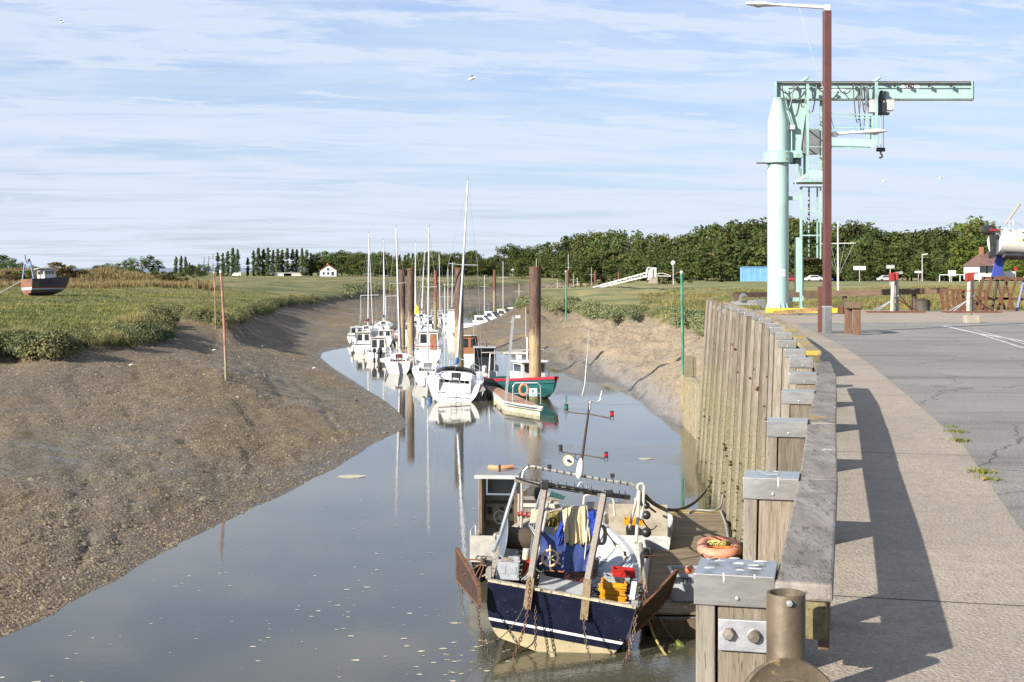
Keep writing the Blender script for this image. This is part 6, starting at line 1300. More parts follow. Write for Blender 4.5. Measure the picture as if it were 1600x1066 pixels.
def sailboat(x, y, L, B, mast, label, rz=0., heel=0., hullm=None, stripe=None, canvas=None, sprayhood=False, hatch=None, ladder=False, ob=False, lazy=None, mastlean=0., detail=2, fs=.95, fb=1.25, name='sailing_yacht', tw=.82, wheel=False, mastm=None):
    p = Pz(x, y, 0); th = thing(name, label, 'sailboat', p, 0, 'yachts moored along the pontoon'); M_ = boat_M(p, rz, heel)
    rows = hull_rows(L, B, fs, fb, .35, tw, .5, -.30 if sprayhood else .1, dip=.06, K=9); zs = [.09, .16, fs * .72, fs * .80]; rr2 = resample_z(rows, zs)
    mb = MB(M_); K = len(rr2[0]); h = K // 2
    mats = [hullm or GELW, FOUL, stripe or GELW]
    for i in range(len(rr2) - 1):
        for k in range(K - 1):
            j = (h - 1 - k) if k < h else (k - h) ; j = max(0, j); mb.m = 1 if j == 0 else (2 if j == 3 else 0); mb.add([rr2[i][k], rr2[i][k + 1], rr2[i + 1][k + 1], rr2[i + 1][k]], [(0, 1, 2, 3)])
    mb.m = 0; mb.poly(rows[0][::-1]); mb.build('hull', mats, th, smooth=True)
    # deck with a sunk cockpit
    mb = MB(M_); ck0, ck1 = .04, .36; deck = []
    for i, r in enumerate(rows):
        a, b = r[0], r[-1]; deck.append([a, a.lerp(b, .22), a.lerp(b, .5) + Vector((0, 0, .05)), a.lerp(b, .78), b])
    for i in range(len(deck) - 1):
        t = i / (len(deck) - 1)
        for k in range(4):
            if ck0 <= t < ck1 and k in (1, 2): continue
            mb.add([deck[i][k], deck[i][k + 1], deck[i + 1][k + 1], deck[i + 1][k]], [(0, 1, 2, 3)])
    cw = B * .27; y0, y1 = L * .0, L * .375; zf = .35; zd = fs
    mb.box((0, (y0 + y1) / 2, zf - .02), (cw * 2, y1 - y0, .04)); mb.build('deck', GELW, th)
    mb = MB(M_)
    for sx in (-1, 1): mb.box((sx * cw, (y0 + y1) / 2 + .1, (zd + .16 + zf) / 2), (.10, y1 - y0, zd + .16 - zf)); mb.box((sx * (cw - .2), (y0 + y1) / 2, .62), (.34, y1 - y0 - .1, .06))
    mb.build('cockpit_bench', GELW, th, bevel=.02)
    # coachroof
    c0, c1 = L * .37, L * .74; rc = []
    for t in np.linspace(0, 1, 7):
        yy = lerp(c0, c1, t); w = B * .31 * (1 - .42 * t); hh = .50 * (1 - t ** 2.2) + .03; zb = zd - .04
        rc.append([Vector((-w, yy, zb)), Vector((-w * .9, yy + .02, zb + hh * .8)), Vector((-w * .6, yy + .05, zb + hh)), Vector((0, yy + .06, zb + hh * 1.1)), Vector((w * .6, yy + .05, zb + hh)), Vector((w * .9, yy + .02, zb + hh * .8)), Vector((w, yy, zb))])
    mb = MB(M_); mb.grid(rc); mb.poly(rc[0]); mb.build('coachroof', GELW, th)
    for sx in (-1, 1):
        mb = MB(M_); mb.slab([(sx * B * .295, c0 + .5, zd + .15), (sx * B * .288, c0 + .5, zd + .32), (sx * B * .225, c0 + 2.2, zd + .28), (sx * B * .232, c0 + 2.2, zd + .14)], (sx * .03, 0, 0)); mb.build('side_window', GLASS, th)
    mb = MB(M_); mb.slab([(-.26, c0 - .03, zf + .15), (.26, c0 - .03, zf + .15), (.30, c0 - .02, zd + .46), (-.30, c0 - .02, zd + .46)], (0, .03, 0)); mb.build('companionway', hatch or BLACK, th)
    mb = MB(M_); mb.slab([(-.20, c0 - .045, zd - .02), (.20, c0 - .045, zd - .02), (.20, c0 - .045, zd + .12), (-.20, c0 - .045, zd + .12)], (0, .01, 0)); mb.build('washboard', LIGHTG, th)
    # mast, boom, spreaders, shrouds
    ym = L * .55; zm = zd + .4; top = Vector((0, ym, mast)); foot = Vector((0, ym, zm)); mm = mastm or ALU
    mb = MB(M_); mb.tube([foot, foot.lerp(top, .55), top], [.068, .062, .045], 8); mb.build('mast_pole', mm, th, smooth=True)
    mb = MB(M_); mb.tube([top, top + Vector((0, 0, .35))], .01, 4); mb.box(top + Vector((0, -.12, .12)), (.03, .3, .03)); mb.build('masthead_gear', BLACK, th)
    sp_ = foot.lerp(top, .56)
    for sx in (-1, 1):
        q = sp_ + Vector((sx * B * .26, -.1, .04)); mb = MB(M_); mb.tube([sp_, q], .018, 4); mb.build('spreader', mm, th)
        mb = MB(M_); mb.tube([top - Vector((0, 0, .2)), q, (sx * B * .47, ym - .15, zd)], .011, 4); mb.tube([sp_ - Vector((0, 0, .1)), (sx * B * .46, ym + .25, zd)], .009, 4); mb.build('shroud', GALV, th)
    mb = MB(M_); mb.tube([top, (0, L + .35, fb + .05)], .013, 4); mb.build('forestay', GALV, th)
    mb = MB(M_); mb.tube([foot.lerp(top, .02) + Vector((0, .4, .3)).lerp(Vector(), 0), Vector((0, L + .1, fb + .3)).lerp(top, .0), Vector((0, L + .3, fb + .2)).lerp(top, .5), top.lerp(Vector((0, L + .3, fb)), .06)][1:], .05, 6); mb.build('furled_jib', lazy or WHITEP, th, smooth=True)
    mb = MB(M_); mb.tube([top, (sx * 0, -.05, zd + .2)], .008, 4); mb.build('backstay', GALV, th)
    bz = zm + .55; mb = MB(M_); mb.tube([(0, ym, bz), (0, ym - L * .36, bz + .08)], .05, 8); mb.build('boom', mm, th, smooth=True)
    if canvas:
        M3 = MB(M_); rws = []
        for t in np.linspace(0, 1, 7):
            yy = lerp(ym - .02, ym - L * .35, t); hh = lerp(.42, .16, t); rws.append([(.13 * math.cos(a) * (1 - .3 * t), yy, bz + .02 + t * .08 + hh * (.5 + .5 * math.sin(a))) for a in np.linspace(0, 2 * math.pi, 9, endpoint=False)])
        M3.grid(rws, True); M3.poly(rws[0]); M3.poly(rws[-1]); M3.build('sail_cover', canvas, th, smooth=True)
    if sprayhood:
        rws = []
        for t in np.linspace(0, 1, 5): rws.append([((B * .36) * math.cos(a) * (1 - .12 * t), c0 - .25 + t * 1.0, zd + .25 + (.62 - .34 * t * t) * math.sin(a) ** .7) for a in np.linspace(0, math.pi, 13)])
        mb = MB(M_); mb.grid(rws); mb.build('sprayhood', pm('smoked_window', (.34, .33, .30), (.45, .40, .33), 3, .2, vary=0), th, smooth=True, solid=.01)
        for a0 in (0, 4, 8):
            pass
        mb = MB(M_); mb.tube([Vector(v) + Vector((0, -.01, .01)) for v in rws[0]], .028, 5); mb.tube([Vector(v) + Vector((0, 0, .012)) for v in rws[-1]], .02, 5)
        for k in (3, 5, 7, 9): mb.tube([Vector(rws[j][k]) + Vector((0, 0, .012)) for j in range(5)], .022, 5)
        mb.build('hood_frame', NAVY, th)
    # pushpit, pulpit, rails
    zt_ = zd + .6
    for sx in (-1, 1):
        mb = MB(M_); mb.tube([(sx * B * tw * .45, .9, zd), (sx * B * tw * .45, .9, zt_), (sx * B * tw * .44, .1, zt_), (sx * B * tw * .2, -.02, zt_), (sx * B * tw * .2, 0, zd)], .016, 5); mb.tube([(sx * B * tw * .45, .9, zd + .3), (sx * B * tw * .44, .1, zd + .3), (sx * B * tw * .2, 0, zd + .3)], .012, 5); mb.build('pushpit', ALU, th)
    mb = MB(M_); mb.tube([(-B * .16, L * .9, fb), (-B * .16, L * .9, fb + .6), (0, L + .25, fb + .65), (B * .16, L * .9, fb + .6), (B * .16, L * .9, fb)], .016, 5); mb.build('pulpit', ALU, th)
    if detail > 1: rails(M_, L, rows, .12, .85, .58, 'rail', th, 5, .011)
    if wheel: mb = MB(M_); mb.tube([(.42 * math.cos(a), L * .13, .95 + .42 * math.sin(a)) for a in np.linspace(0, 2 * math.pi, 18, endpoint=False)], .014, 4, True); mb.box((0, L * .14, .7), (.2, .2, .7)); mb.build('steering_wheel', ALU, th)
    else: mb = MB(M_); mb.bar((0, .05, zd + .1), (0, .95, zd + .18), .04); mb.build('tiller', TEAK, th)
    if ladder:
        mb = MB(M_)
        for sx in (-.16, .16): mb.tube([(sx, -.28, .12), (sx, -.1, .9)], .014, 5)
        for z in (.2, .45, .7): mb.tube([(-.16, -.28 + (z - .12) * .23, z), (.16, -.28 + (z - .12) * .23, z)], .014, 4)
        mb.build('boarding_ladder', GALV, th)
    else: mb = MB(M_); mb.slab([(-.03, -.12, -.3), (.03, -.12, -.3), (.03, -.12, zd), (-.03, -.12, zd)], (0, -.22, 0)); mb.build('rudder', GELW, th, bevel=.015)
    if ob: outboard(M_ @ Matrix.Translation((B * .22, -.1, 0)), th, s_=.7)
    return th, M_, rows
def motorboat(x, y, L, B, label, rz=0., heel=0, house=(.30, .66, 1.25), roofm=None, hullm=None, ob=True, obn=1, doors=False, fs=.75, fb=1.15, hull2=None, cabin_m=None, arch=False, tw=.9, flat=False, windows=True, name='motor_boat', detail=1, obm=None):
    p = Pz(x, y, 0); th = thing(name, label, 'motorboat', p, 0, 'motor boats moored in the creek'); M_ = boat_M(p, rz, heel)
    rows = hull_rows(L, B, fs, fb, .25, tw, .6, .05, .4, pw=.6); rr2 = resample_z(rows, [.08, .14, fs * .7, fs * .8]); K = len(rr2[0]); h = K // 2; mb = MB(M_)
    for i in range(len(rr2) - 1):
        for k in range(K - 1):
            j = max(0, (h - 1 - k) if k < h else (k - h)); mb.m = 1 if j == 0 else (2 if j == 3 else 0); mb.add([rr2[i][k], rr2[i][k + 1], rr2[i + 1][k + 1], rr2[i + 1][k]], [(0, 1, 2, 3)])
    mb.m = 0; mb.poly(rows[0][::-1]); mb.build('hull', [hullm or GELW, FOUL, hull2 or GELW], th, smooth=True)
    mb = MB(M_); i0 = int(house[0] * 16)
    for i in range(i0, 16): a, b = rows[i], rows[i + 1]; mb.add([a[0], a[-1], b[-1], b[0]], [(0, 1, 2, 3)])
    mb.box((0, L * house[0] / 2, .3), (B * tw * .86, L * house[0], .04))
    for sx in (-1, 1): mb.box((sx * B * tw * .46, L * house[0] / 2, fs - .06), (B * .09, L * house[0], .12))
    mb.build('deck', GELW, th)
    c0, c1, hh = L * house[0], L * house[1], house[2]; w = B * .36; zb = fs - .05; cm = cabin_m or GELW
    prof = [(c0, zb - .35), (c0 - .05, zb + hh), (c1 - hh * .55, zb + hh), (c1 + .1, zb + hh * .40), (c1 + L * .16, zb + .22), (c1 + L * .2, zb)]
    mb = MB(M_); n_ = len(prof)
    L_ = [Vector((-w * (.86 if z > zb + hh * .8 else 1) * (.55 if yy > c1 + .5 else 1), yy, z)) for yy, z in prof]; R_ = [Vector((-v.x, v.y, v.z)) for v in L_]
    mb.add(L_ + R_, [tuple(range(n_)), tuple(range(2 * n_ - 1, n_ - 1, -1))] + [(i, (i + 1) % n_, n_ + (i + 1) % n_, n_ + i) for i in range(n_)]); mb.build('cabin', cm, th, bevel=.04)
    mb = MB(M_); mb.box((0, (c0 - .15 + c1 - hh * .5) / 2, zb + hh + .03), (w * 1.9, c1 - hh * .5 - c0 + .35, .06)); mb.build('cabin_roof', roofm or cm, th, bevel=.025)
    if windows:
        for sx in (-1, 1):
            mb = MB(M_); mb.slab([(sx * w * .995, c0 + .18, zb + hh * .48), (sx * w * .90, c0 + .18, zb + hh * .88), (sx * w * .90, c1 - hh * .62, zb + hh * .88), (sx * w * .995, c1 - hh * .3, zb + hh * .48)], (sx * .02, 0, 0)); mb.build('side_window', GLASS, th)
            mb = MB(M_); a = w * .46 * sx; ww = w * .30
            mb.slab([(a - ww, c0 - .06, zb + (.36 if not doors else .3) * hh), (a + ww, c0 - .06, zb + (.36 if not doors else .3) * hh), (a + ww * .92, c0 - .085, zb + hh * .86), (a - ww * .92, c0 - .085, zb + hh * .86)], (0, .02, 0)); mb.build('rear_window', GLASS, th)
        mb = MB(M_); mb.slab([(-w * .85, c1 - hh * .02, zb + hh * .47), (w * .85, c1 - hh * .02, zb + hh * .47), (w * .76, c1 - hh * .5, zb + hh * .92), (-w * .76, c1 - hh * .5, zb + hh * .92)], (0, .05, .04)); mb.build('windscreen', GLASS, th)
    if arch: mb = MB(M_); mb.tube([(-w, c0 - .1, zb), (-w * .9, c0 - .2, zb + hh + .35), (w * .9, c0 - .2, zb + hh + .35), (w, c0 - .1, zb)], .03, 6); mb.build('rod_arch', ALU, th)
    mb = MB(M_); mb.tube([(w * .5, c0 + .3, zb + hh), (w * .5, c0 + .1, zb + hh + 1.4)], .009, 4); mb.build('antenna', WHITEP, th)
    mb = MB(M_)
    for sx in (-1, 1): mb.tube([(sx * B * .40, L * .62, fb * .82), (sx * B * .36, L * .66, fb + .42), (sx * B * .12, L * .97, fb + .52), (0, L + .25, fb + .52)], .014, 5)
    mb.build('bow_rail', ALU, th)
    if ob:
        for j in range(obn): outboard(M_ @ Matrix.Translation(((j - (obn - 1) / 2) * -.55 + (.1 if obn == 1 else .12), 0, 0)), th, tilt=.75 if j == 0 else .15, s_=1.15 - .3 * j, m=obm)
    return th, M_, rows
# --- nearest yacht, on the right of the raft
DARKR = pm('dark_red_board', (.09, .02, .02), (.06, .015, .015), 4, .4)
sailboat(708, 628.5, 9.6, 3.75, 14.4, 'largest white yacht nearest the viewer, with a clear sprayhood and blue sail cover', .015, R(3.4), sprayhood=True, ladder=True, canvas=CANVB, wheel=True, lazy=CANVB, fs=1.15, fb=1.5, tw=.86)
sailboat(667, 600.5, 7.0, 2.35, 11.6, 'small white yacht with a yellow waterline between two larger yachts', .05, R(.6), stripe=None, hatch=GREYP, fs=.95, fb=1.15, hullm=None)
sailboat(622, 584.5, 7.2, 2.45, 11.9, 'white yacht with a dark red hatch left of the small yellow-lined yacht', .04, R(-1.6), hatch=DARKR, stripe=NAVY, lazy=NAVY, ob=False, fs=1.0, fb=1.25)
sailboat(566, 529, 7.8, 2.6, 13.1, 'white yacht with red sail cover at the left end of the raft', -.06, R(.4), canvas=CANVR, stripe=None, detail=1)
sailboat(597, 520, 7.5, 2.5, 12.6, 'white yacht with a blue cover behind the red-covered yacht', .03, R(-.3), canvas=CANVB, detail=1)
sailboat(646, 519, 8.2, 2.8, 12.3, 'white yacht moored behind the two pale-footed piles', .03, R(.5), canvas=CANVG, detail=1)
sailboat(656, 506, 8.2, 2.7, 11.6, 'distant white yacht with a dark sail cover, right of the paired piles', .03, R(3.), canvas=NAVY, detail=1)
sailboat(688, 506, 8, 2.6, 11.0, 'distant white yacht left of the pile behind the nearest mast', .05, R(-1), canvas=CANVG, detail=1)
sailboat(706, 503, 8, 2.6, 9.8, 'distant yacht with a blue hull line behind the nearest mast', .05, R(1), canvas=CANVR, detail=1, stripe=NAVY)
# --- motor boats
motorboat(588, 563, 5.9, 2.1, 'white cabin boat with two black outboards at the front left of the raft', .02, 0, (.34, .62, 1.28), CREAM, obn=2, doors=True)
motorboat(566, 551, 6.2, 2.1, 'white cruiser with cream roof just left of the twin-outboard boat', .05, 0, (.28, .62, 1.25), CREAM, ob=False, arch=True)
motorboat(556, 536, 6.4, 2.2, 'white motor boat under the red-covered yacht', .08, 0, (.35, .6, 1.0), detail=0)
motorboat(598, 541, 6.0, 2.2, 'white motor boat beside the brown pontoon deck', .02, 0, (.45, .68, .9), ob=False)
t_, M5, _ = motorboat(668, 566, 8.6, 2.75, 'white motor sailer with a varnished wooden door in the middle of the raft', .03, 0, (.26, .62, 1.65), ob=False, fs=1.1, fb=1.5)
mb = MB(M5); mb.slab([(.18, 2.12, .9), (.72, 2.12, .9), (.68, 2.10, 2.45), (.20, 2.10, 2.45)], (0, .03, 0)); mb.build('wooden_door', TEAK, t_)
mb = MB(M5); mb.tube([(-1.3, -.05, 1.45), (1.3, -.05, 1.45)], .05, 6); mb.build('red_rail', RED, t_)
motorboat(630, 530, 6.2, 2.3, 'white motor boat behind the dark-hatched yacht', .02, 0, (.4, .65, 1.0), ob=False)
motorboat(676, 520, 6.4, 2.4, 'white open cruiser with a dark outboard in the middle distance', .03, 0, (.40, .62, .95), roofm=CANVG)
motorboat(684, 504, 7.0, 2.7, 'white cruiser with blue windscreen beyond the slim red-brown pile', .1, 0, (.35, .6, 1.1), ob=False, arch=True)
motorboat(708, 520, 7.4, 2.6, 'tall white box-cabined boat behind the nearest mast', .03, 0, (.12, .5, 2.3), ob=False, windows=False)
motorboat(724, 514, 6.0, 2.3, 'grey-white boat at the near end of the far row', -1.9, 0, (.35, .65, 1.2), hull2=NAVY, ob=False)
motorboat(745, 508, 6.4, 2.6, 'white boat with a green windscreen in the far row', -2.1, 0, (.34, .60, 1.4), ob=False)
motorboat(765, 503, 6.8, 2.6, 'cream and grey boat with raised side screens in the far row', -2.1, 0, (.30, .58, 1.4), cabin_m=CREAM, hullm=LIGHTG, ob=False)
motorboat(781, 499, 6.4, 2.5, 'white boat with a dark hull band in the far row', -2.1, 0, (.34, .6, 1.3), hull2=NAVY, ob=True)
motorboat(794, 493, 6.8, 2.6, 'white boat with light blue hull in the far row', -2.1, 0, (.34, .6, 1.3), hullm=pm('pale_blue_hull', (.35, .55, .66), rough=.3, bump=0), ob=False)
motorboat(809, 489.5, 7.2, 2.8, 'high-cabined white boat near the far end of the row', -2.1, 0, (.30, .62, 1.8), ob=False, arch=True)
motorboat(824, 485, 7.2, 2.8, 'farthest white boat half hidden by the grassy point', -2.2, 0, (.3, .6, 1.5), ob=False)
# bare masts of boats lying hidden in the farther creek
def lone_mast(x, yt, yb, d, label, r_=.07, m=None):
    a, b = Pd(x, yb, d), Pd(x, yt, d); z0 = float(gz(a.x, d)); th = thing('boat_mast', label, 'mast', (a.x, d, max(z0, 0)), 0, 'masts of yachts lying low in the far creek'); mb = MB(); mb.tube([(a.x, d, max(z0, 0) - .1), b], [r_, r_ * .7], 6); mb.build('mast_pole', m or ALU, th)
    mb = MB(); q = b.lerp(a, .35); mb.tube([q - Vector((.9, 0, 0)), q + Vector((.9, 0, 0))], .03, 4); mb.build('spreader', ALU, th)
for x, yt, yb, d, l in ((757, 430, 482, 262, 'short mast above the far row of motor boats'), (786, 409, 480, 280, 'tall thin mast right of the red-brown pile in the far row'), (811, 444, 478, 300, 'short thin mast near the grassy point'), (871, 437, 455, 400, 'thin mast left of the green stake'), (888, 397, 457, 380, 'tall mast beside the red-brown pile in the far bend'), (896, 428, 455, 390, 'short mast right of the tall one in the far bend'), (924, 418, 450, 420, 'thin mast left of the small far pile'), (902, 434, 452, 410, 'thin mast between far bend and gangway'), (700, 420, 490, 240, 'thin mast behind the pile by the nearest mast'), (695, 445, 500, 215, 'short mast over the far cruisers'), (838, 404, 470, 330, 'mast tip showing above the thickest pile')): lone_mast(x, yt, yb, d, l)
# fenders
def fender(p, m, label, r_=.13, h=.62):
    mb = MB(); mb.lathe([(.02, h + .06), (.05, h), (r_, h * .84), (r_, h * .16), (.05, 0), (0, -.01)][::-1], p, 12); mb.tube([p + Vector((0, 0, h)), p + Vector((.05, .1, h + .55))], .012, 4); single(mb, 'fender', m, label, 'fender', 'fenders hung on the moored boats', smooth=True)
BLUEF = pm('blue_fender', (.02, .12, .42), rough=.4, bump=0)
fender(Pz(672.5, 611, 0) + Vector((0, -.6, .25)), BLUEF, 'blue fender hanging from the nearest yacht\'s left side', .17, .75)
fender(Pz(663, 611, 0) + Vector((0, -.6, .3)), GELW, 'white fender with a black tip left of the blue fender', .17, .8); fender(Pz(694, 622, 0) + Vector((-.1, -.9, .15)), GELW, 'white fender hanging close to the nearest yacht\'s stern', .13, .6)
fender(Pz(551, 540, 0) + Vector((-.2, -.5, .2)), GELW, 'white fender at the far left of the raft', .16, .7); fender(Pz(553, 553, 0) + Vector((-.1, -.5, .2)), GELW, 'white fender on the left side of the cream-roofed cruiser', .15, .6); fender(Pz(571, 557, 0) + Vector((-.1, -.6, .2)), CREAM, 'cream fender between the two front left motor boats', .15, .6)
# --- grey-canopied workboat
p = Pz(757, 596, 0); cb = thing('canopy_boat', 'small grey workboat with an open-backed grey wheelhouse beside the nearest yacht', 'boat', p); M_ = boat_M(p, .02)
rows = hull_rows(6.4, 2.2, .75, 1.2, .25, .9, .5, .05, .4, pw=.6); mb = MB(M_); mb.grid(rows); mb.poly(rows[0][::-1]); mb.build('hull', LIGHTG, cb, smooth=True)
mb = MB(M_); mb.box((0, 2.2, .45), (1.9, 4.2, .06)); mb.build('deck', GREYP, cb)
zc0, zc1 = .55, 2.45
for nm, c_, s_ in (('side_panel', (-.78, 2.6, (zc0 + zc1) / 2), (.05, 1.8, zc1 - zc0)), ('side_panel', (.78, 2.6, (zc0 + zc1) / 2), (.05, 1.8, zc1 - zc0)), ('roof_panel', (0, 2.55, zc1), (1.75, 2.1, .06)), ('front_panel', (0, 3.45, 1.1), (1.5, .05, 1.1))): mb = MB(M_); mb.box(c_, s_); mb.build(nm, CANVG, cb, bevel=.02)
mb = MB(M_); mb.box((0, 3.47, 2.0), (1.5, .02, .75)); mb.build('windscreen', GLASS, cb)
mb = MB(M_); mb.lathe([(.10, 0), (.03, .5), (0, .52)], (.1, 2.4, zc1 + .03), 8); mb.tube([(-.35, 2.4, zc1 + .25), (.5, 2.4, zc1 + .25)], .02, 5); mb.build('roof_light', BLACK, cb)
outboard(M_, cb, s_=1.0, tilt=.2, m=WHITEP)
# brown launch roof seen behind
p = Pz(733, 566, 0); t_, M6, _ = motorboat(733, 566, 6.5, 2.2, 'wooden launch with a white roof behind the grey wheelhouse boat', .02, 0, (.25, .55, 1.6), roofm=CREAM, cabin_m=TEAK, ob=False)
# --- central pontoon decks
def pontoon(pts, z, label, plank=.45, m=None, floats=True):
    P_ = [Pz(x, y, z) for x, y in pts]; c0 = sum(P_, Vector()) / 4; th = thing('pontoon', label, 'pontoon', (c0.x, c0.y, 0)); L = (P_[3] - P_[0]).length; n = int(L / plank)
    for i in range(n):
        a, b = i / n, (i + 1) / n - .06 / n; mb = MB(); q = [P_[0].lerp(P_[3], a), P_[1].lerp(P_[2], a), P_[1].lerp(P_[2], b), P_[0].lerp(P_[3], b)]; mb.slab([v + Vector((0, 0, -.05)) for v in q], (0, 0, .05)); mb.build('plank', m or PLANKD, th)
    for e0, e1 in ((0, 3), (1, 2), (0, 1)):
        mb = MB(); mb.bar(P_[e0] + Vector((0, 0, -.12)), P_[e1] + Vector((0, 0, -.12)), .10, .22); mb.build('side_beam', LIGHTG, th)
    if floats:
        for t in (.03, .3, .57, .84):
            mb = MB(); q = [P_[0].lerp(P_[3], t), P_[1].lerp(P_[2], t), P_[1].lerp(P_[2], t + .13), P_[0].lerp(P_[3], t + .13)]; mb.slab([Vector((v.x, v.y, -.25)) for v in q], (0, 0, z)); mb.build('float', pm('float_concrete', (.50, .47, .34), (.34, .32, .22), 3, .8), th)
    return th, P_
pontoon([(642, 572), (652, 572), (608, 505), (601, 505)], .5, 'main brown-decked pontoon running back between the rafted boats', .55)
dk, P_ = pontoon([(789, 627), (846, 636), (774, 604), (760, 603)], .55, 'brown-decked finger pontoon with steel rail beside the green and red boat', .28)
mb = MB(); a, b = P_[0], P_[1]; mb.tube([a + Vector((-.1, -.1, -.02)), a.lerp(b, .3) + Vector((0, -.45, -.02)), a.lerp(b, .75) + Vector((0, -.45, -.02)), b + Vector((.1, -.05, -.02))], .07, 6); mb.build('nose_rail', LIGHTG, dk)
hp = [Pd(801, 630, 81.5), Pd(801.5, 604, 81.5), Pd(805, 598.5, 81.5), Pd(840, 598.5, 80.5), Pd(844.5, 603, 80.5), Pd(845, 632, 80.5)]
mb = MB(); mb.tube(hp, .035, 6); mb.build('hoop_rail', GALV, dk); mb = MB(); mb.tube([Pd(801.5, 615, 81.5), Pd(845, 615, 80.5)], .022, 5); mb.build('mid_rail', GALV, dk)
for x in (823,): mb = MB(); mb.tube([Pd(x, 599, 81), Pd(x, 632, 81)], .025, 5); mb.build('rail_post', GALV, dk)
mb = MB(); mb.box(Pd(833, 613, 80.7), (.47, .03, .46)); sg = mb.build('sign_board', WHITEP, dk); mb = MB(); mb.slab([Pd(831, 608, 80.65), Pd(834, 611, 80.65), Pd(831, 614, 80.65)], (0, .01, 0)); mb.box(Pd(833, 617, 80.66), (.3, .01, .05)); mb.build('emblem', pm('sea_green_print', (.03, .25, .22), rough=.5, bump=0), sg)
lbp = Pd(818.5, 609, 81.2); lb_ = thing('life_ring', 'orange life ring hanging on the finger pontoon rail', 'life ring', lbp); mb = MB(); mb.tube([lbp + Vector((.24 * math.cos(a), 0, .32 * math.sin(a))) for a in np.linspace(0, 2 * math.pi, 20, endpoint=False)], .075, 8, True); mb.build('ring', pm('orange_buoy', (.62, .22, .10), (.5, .18, .09), 4, .6), lb_, smooth=True)
dp = thing('davit_post', 'tall light grey steel post with a lamp on the finger pontoon', 'post', Pd(791, 624, 82)); mb = MB(); mb.bar(Pd(790, 625, 82), Pd(802, 494, 82), .16, .16); mb.build('post', GALV, dp); mb = MB(); mb.box(Pd(809, 495, 82), (.3, .2, .18)); mb.box(Pd(800, 503, 82), (.2, .22, .05)); mb.build('lamp', LIGHTG, dp)
for x, y0, y1, d_, lab in ((603, 463, 520, 190, 'tall grey lamp post with a crossbar on the main pontoon'), (564, 462, 505, 200, 'grey post with a crossbar at the left end of the raft')):
    a, b = Pd(x, y1, d_), Pd(x, y0, d_); pt = thing('pontoon_post', lab, 'post', a); mb = MB(); mb.tube([a, b], .06, 6); mb.build('post', LIGHTG, pt); mb = MB(); mb.tube([Pd(x - 1, y0, d_), Pd(x + 28, y0 - 1, d_)], .05, 5); mb.build('crossbar', LIGHTG, pt)
# --- green and red fishing boat
GRNH = pm('sea_green_hull', (.016, .10, .098), (.014, .08, .08), 1.5, .35, 0, 0, vary=0); REDG = pm('crimson_gunwale', (.36, .025, .045), (.28, .02, .035), 2, .4, vary=0)
p = Vector((-.95, 97.0, 0)); rz = math.atan2(-3.75, -9.6); gf = thing('green_fishing_boat', 'green fishing boat with a red gunwale and white wheelhouse by the thickest pile', 'fishing boat', p); M_ = boat_M(p, rz) @ Matrix.Diagonal((1, 1, .78, 1)); Lg, Bg = 9.6, 3.3
rows = hull_rows(Lg, Bg, 1.15, 2.05, .4, .8, .35, .0, .42, 20, pw=.62); rr2 = resample_z(rows, [.1, .2, .95, 1.0]); K = len(rr2[0]); h = K // 2; mb = MB(M_)
for i in range(len(rows) - 1):
    for k in range(K - 1): j = max(0, (h - 1 - k) if k < h else (k - h)); mb.m = 1 if j <= 0 else 0; mb.add([rr2[i][k], rr2[i][k + 1], rr2[i + 1][k + 1], rr2[i + 1][k]], [(0, 1, 2, 3)])
mb.m = 0; mb.poly(rows[0][::-1]); mb.build('hull', [GRNH, FOUL], gf, smooth=True)
for s_ in (0, -1):
    sg_ = -1 if s_ == 0 else 1; mb = MB(M_); mb.grid([[r[s_] + Vector((sg_ * .03, 0, -.20)), r[s_] + Vector((sg_ * .05, 0, .02)), r[s_] + Vector((-sg_ * .16, 0, .03)), r[s_] + Vector((-sg_ * .16, 0, -.35))] for r in rows]); mb.build('gunwale', REDG, gf, smooth=False)
mb = MB(M_)
for i in range(len(rows) - 1): a, b = rows[i], rows[i + 1]; q = Vector((0, 0, -.5)); mb.add([a[0] + q, a[-1] + q, b[-1] + q, b[0] + q], [(0, 1, 2, 3)])
mb.build('deck', WHITEW, gf)
mb = MB(M_); mb.slab([(-.85, 5.0, .8), (.85, 5.0, .8), (.85, 6.6, .9), (-.85, 6.6, .9)], (0, 0, 2.1)); mb.build('wheelhouse', GELW, gf, bevel=.04)
mb = MB(M_); mb.box((0, 5.9, 2.98), (2.1, 2.2, .12)); mb.build('wheelhouse_roof', GELW, gf, bevel=.03)
for c_, s_ in (((0, 6.66, 2.45), (1.4, .04, .6)), ((.87, 5.8, 2.45), (.04, 1.2, .6)), ((-.87, 5.8, 2.45), (.04, 1.2, .6))): mb = MB(M_); mb.box(c_, s_); mb.build('window', GLASS, gf)
mb = MB(M_); mb.box((0, 4.4, 1.35), (1.3, 1.1, 1.3)); mb.build('engine_casing', GELW, gf, bevel=.05)
mb = MB(M_); mb.box((.15, 7.6, 1.55), (1.1, .7, .35)); mb.box((-.3, 7.2, 1.45), (.4, .5, .5)); mb.build('fore_locker', WHITEW, gf, bevel=.03)
mb = MB(M_); mb.tube([(-1.1, 1.0, 1.1), (-1.0, 1.0, 3.3), (1.0, 1.0, 3.3), (1.1, 1.0, 1.1)], .06, 6); mb.tube([(-1.4, 1.0, 3.4), (1.6, 1.0, 3.4)], .05, 6); mb.tube([(0, 1.0, 3.3), (-.1, 5.2, 3.6)], .07, 6); mb.build('gallows', WHITEW, gf)
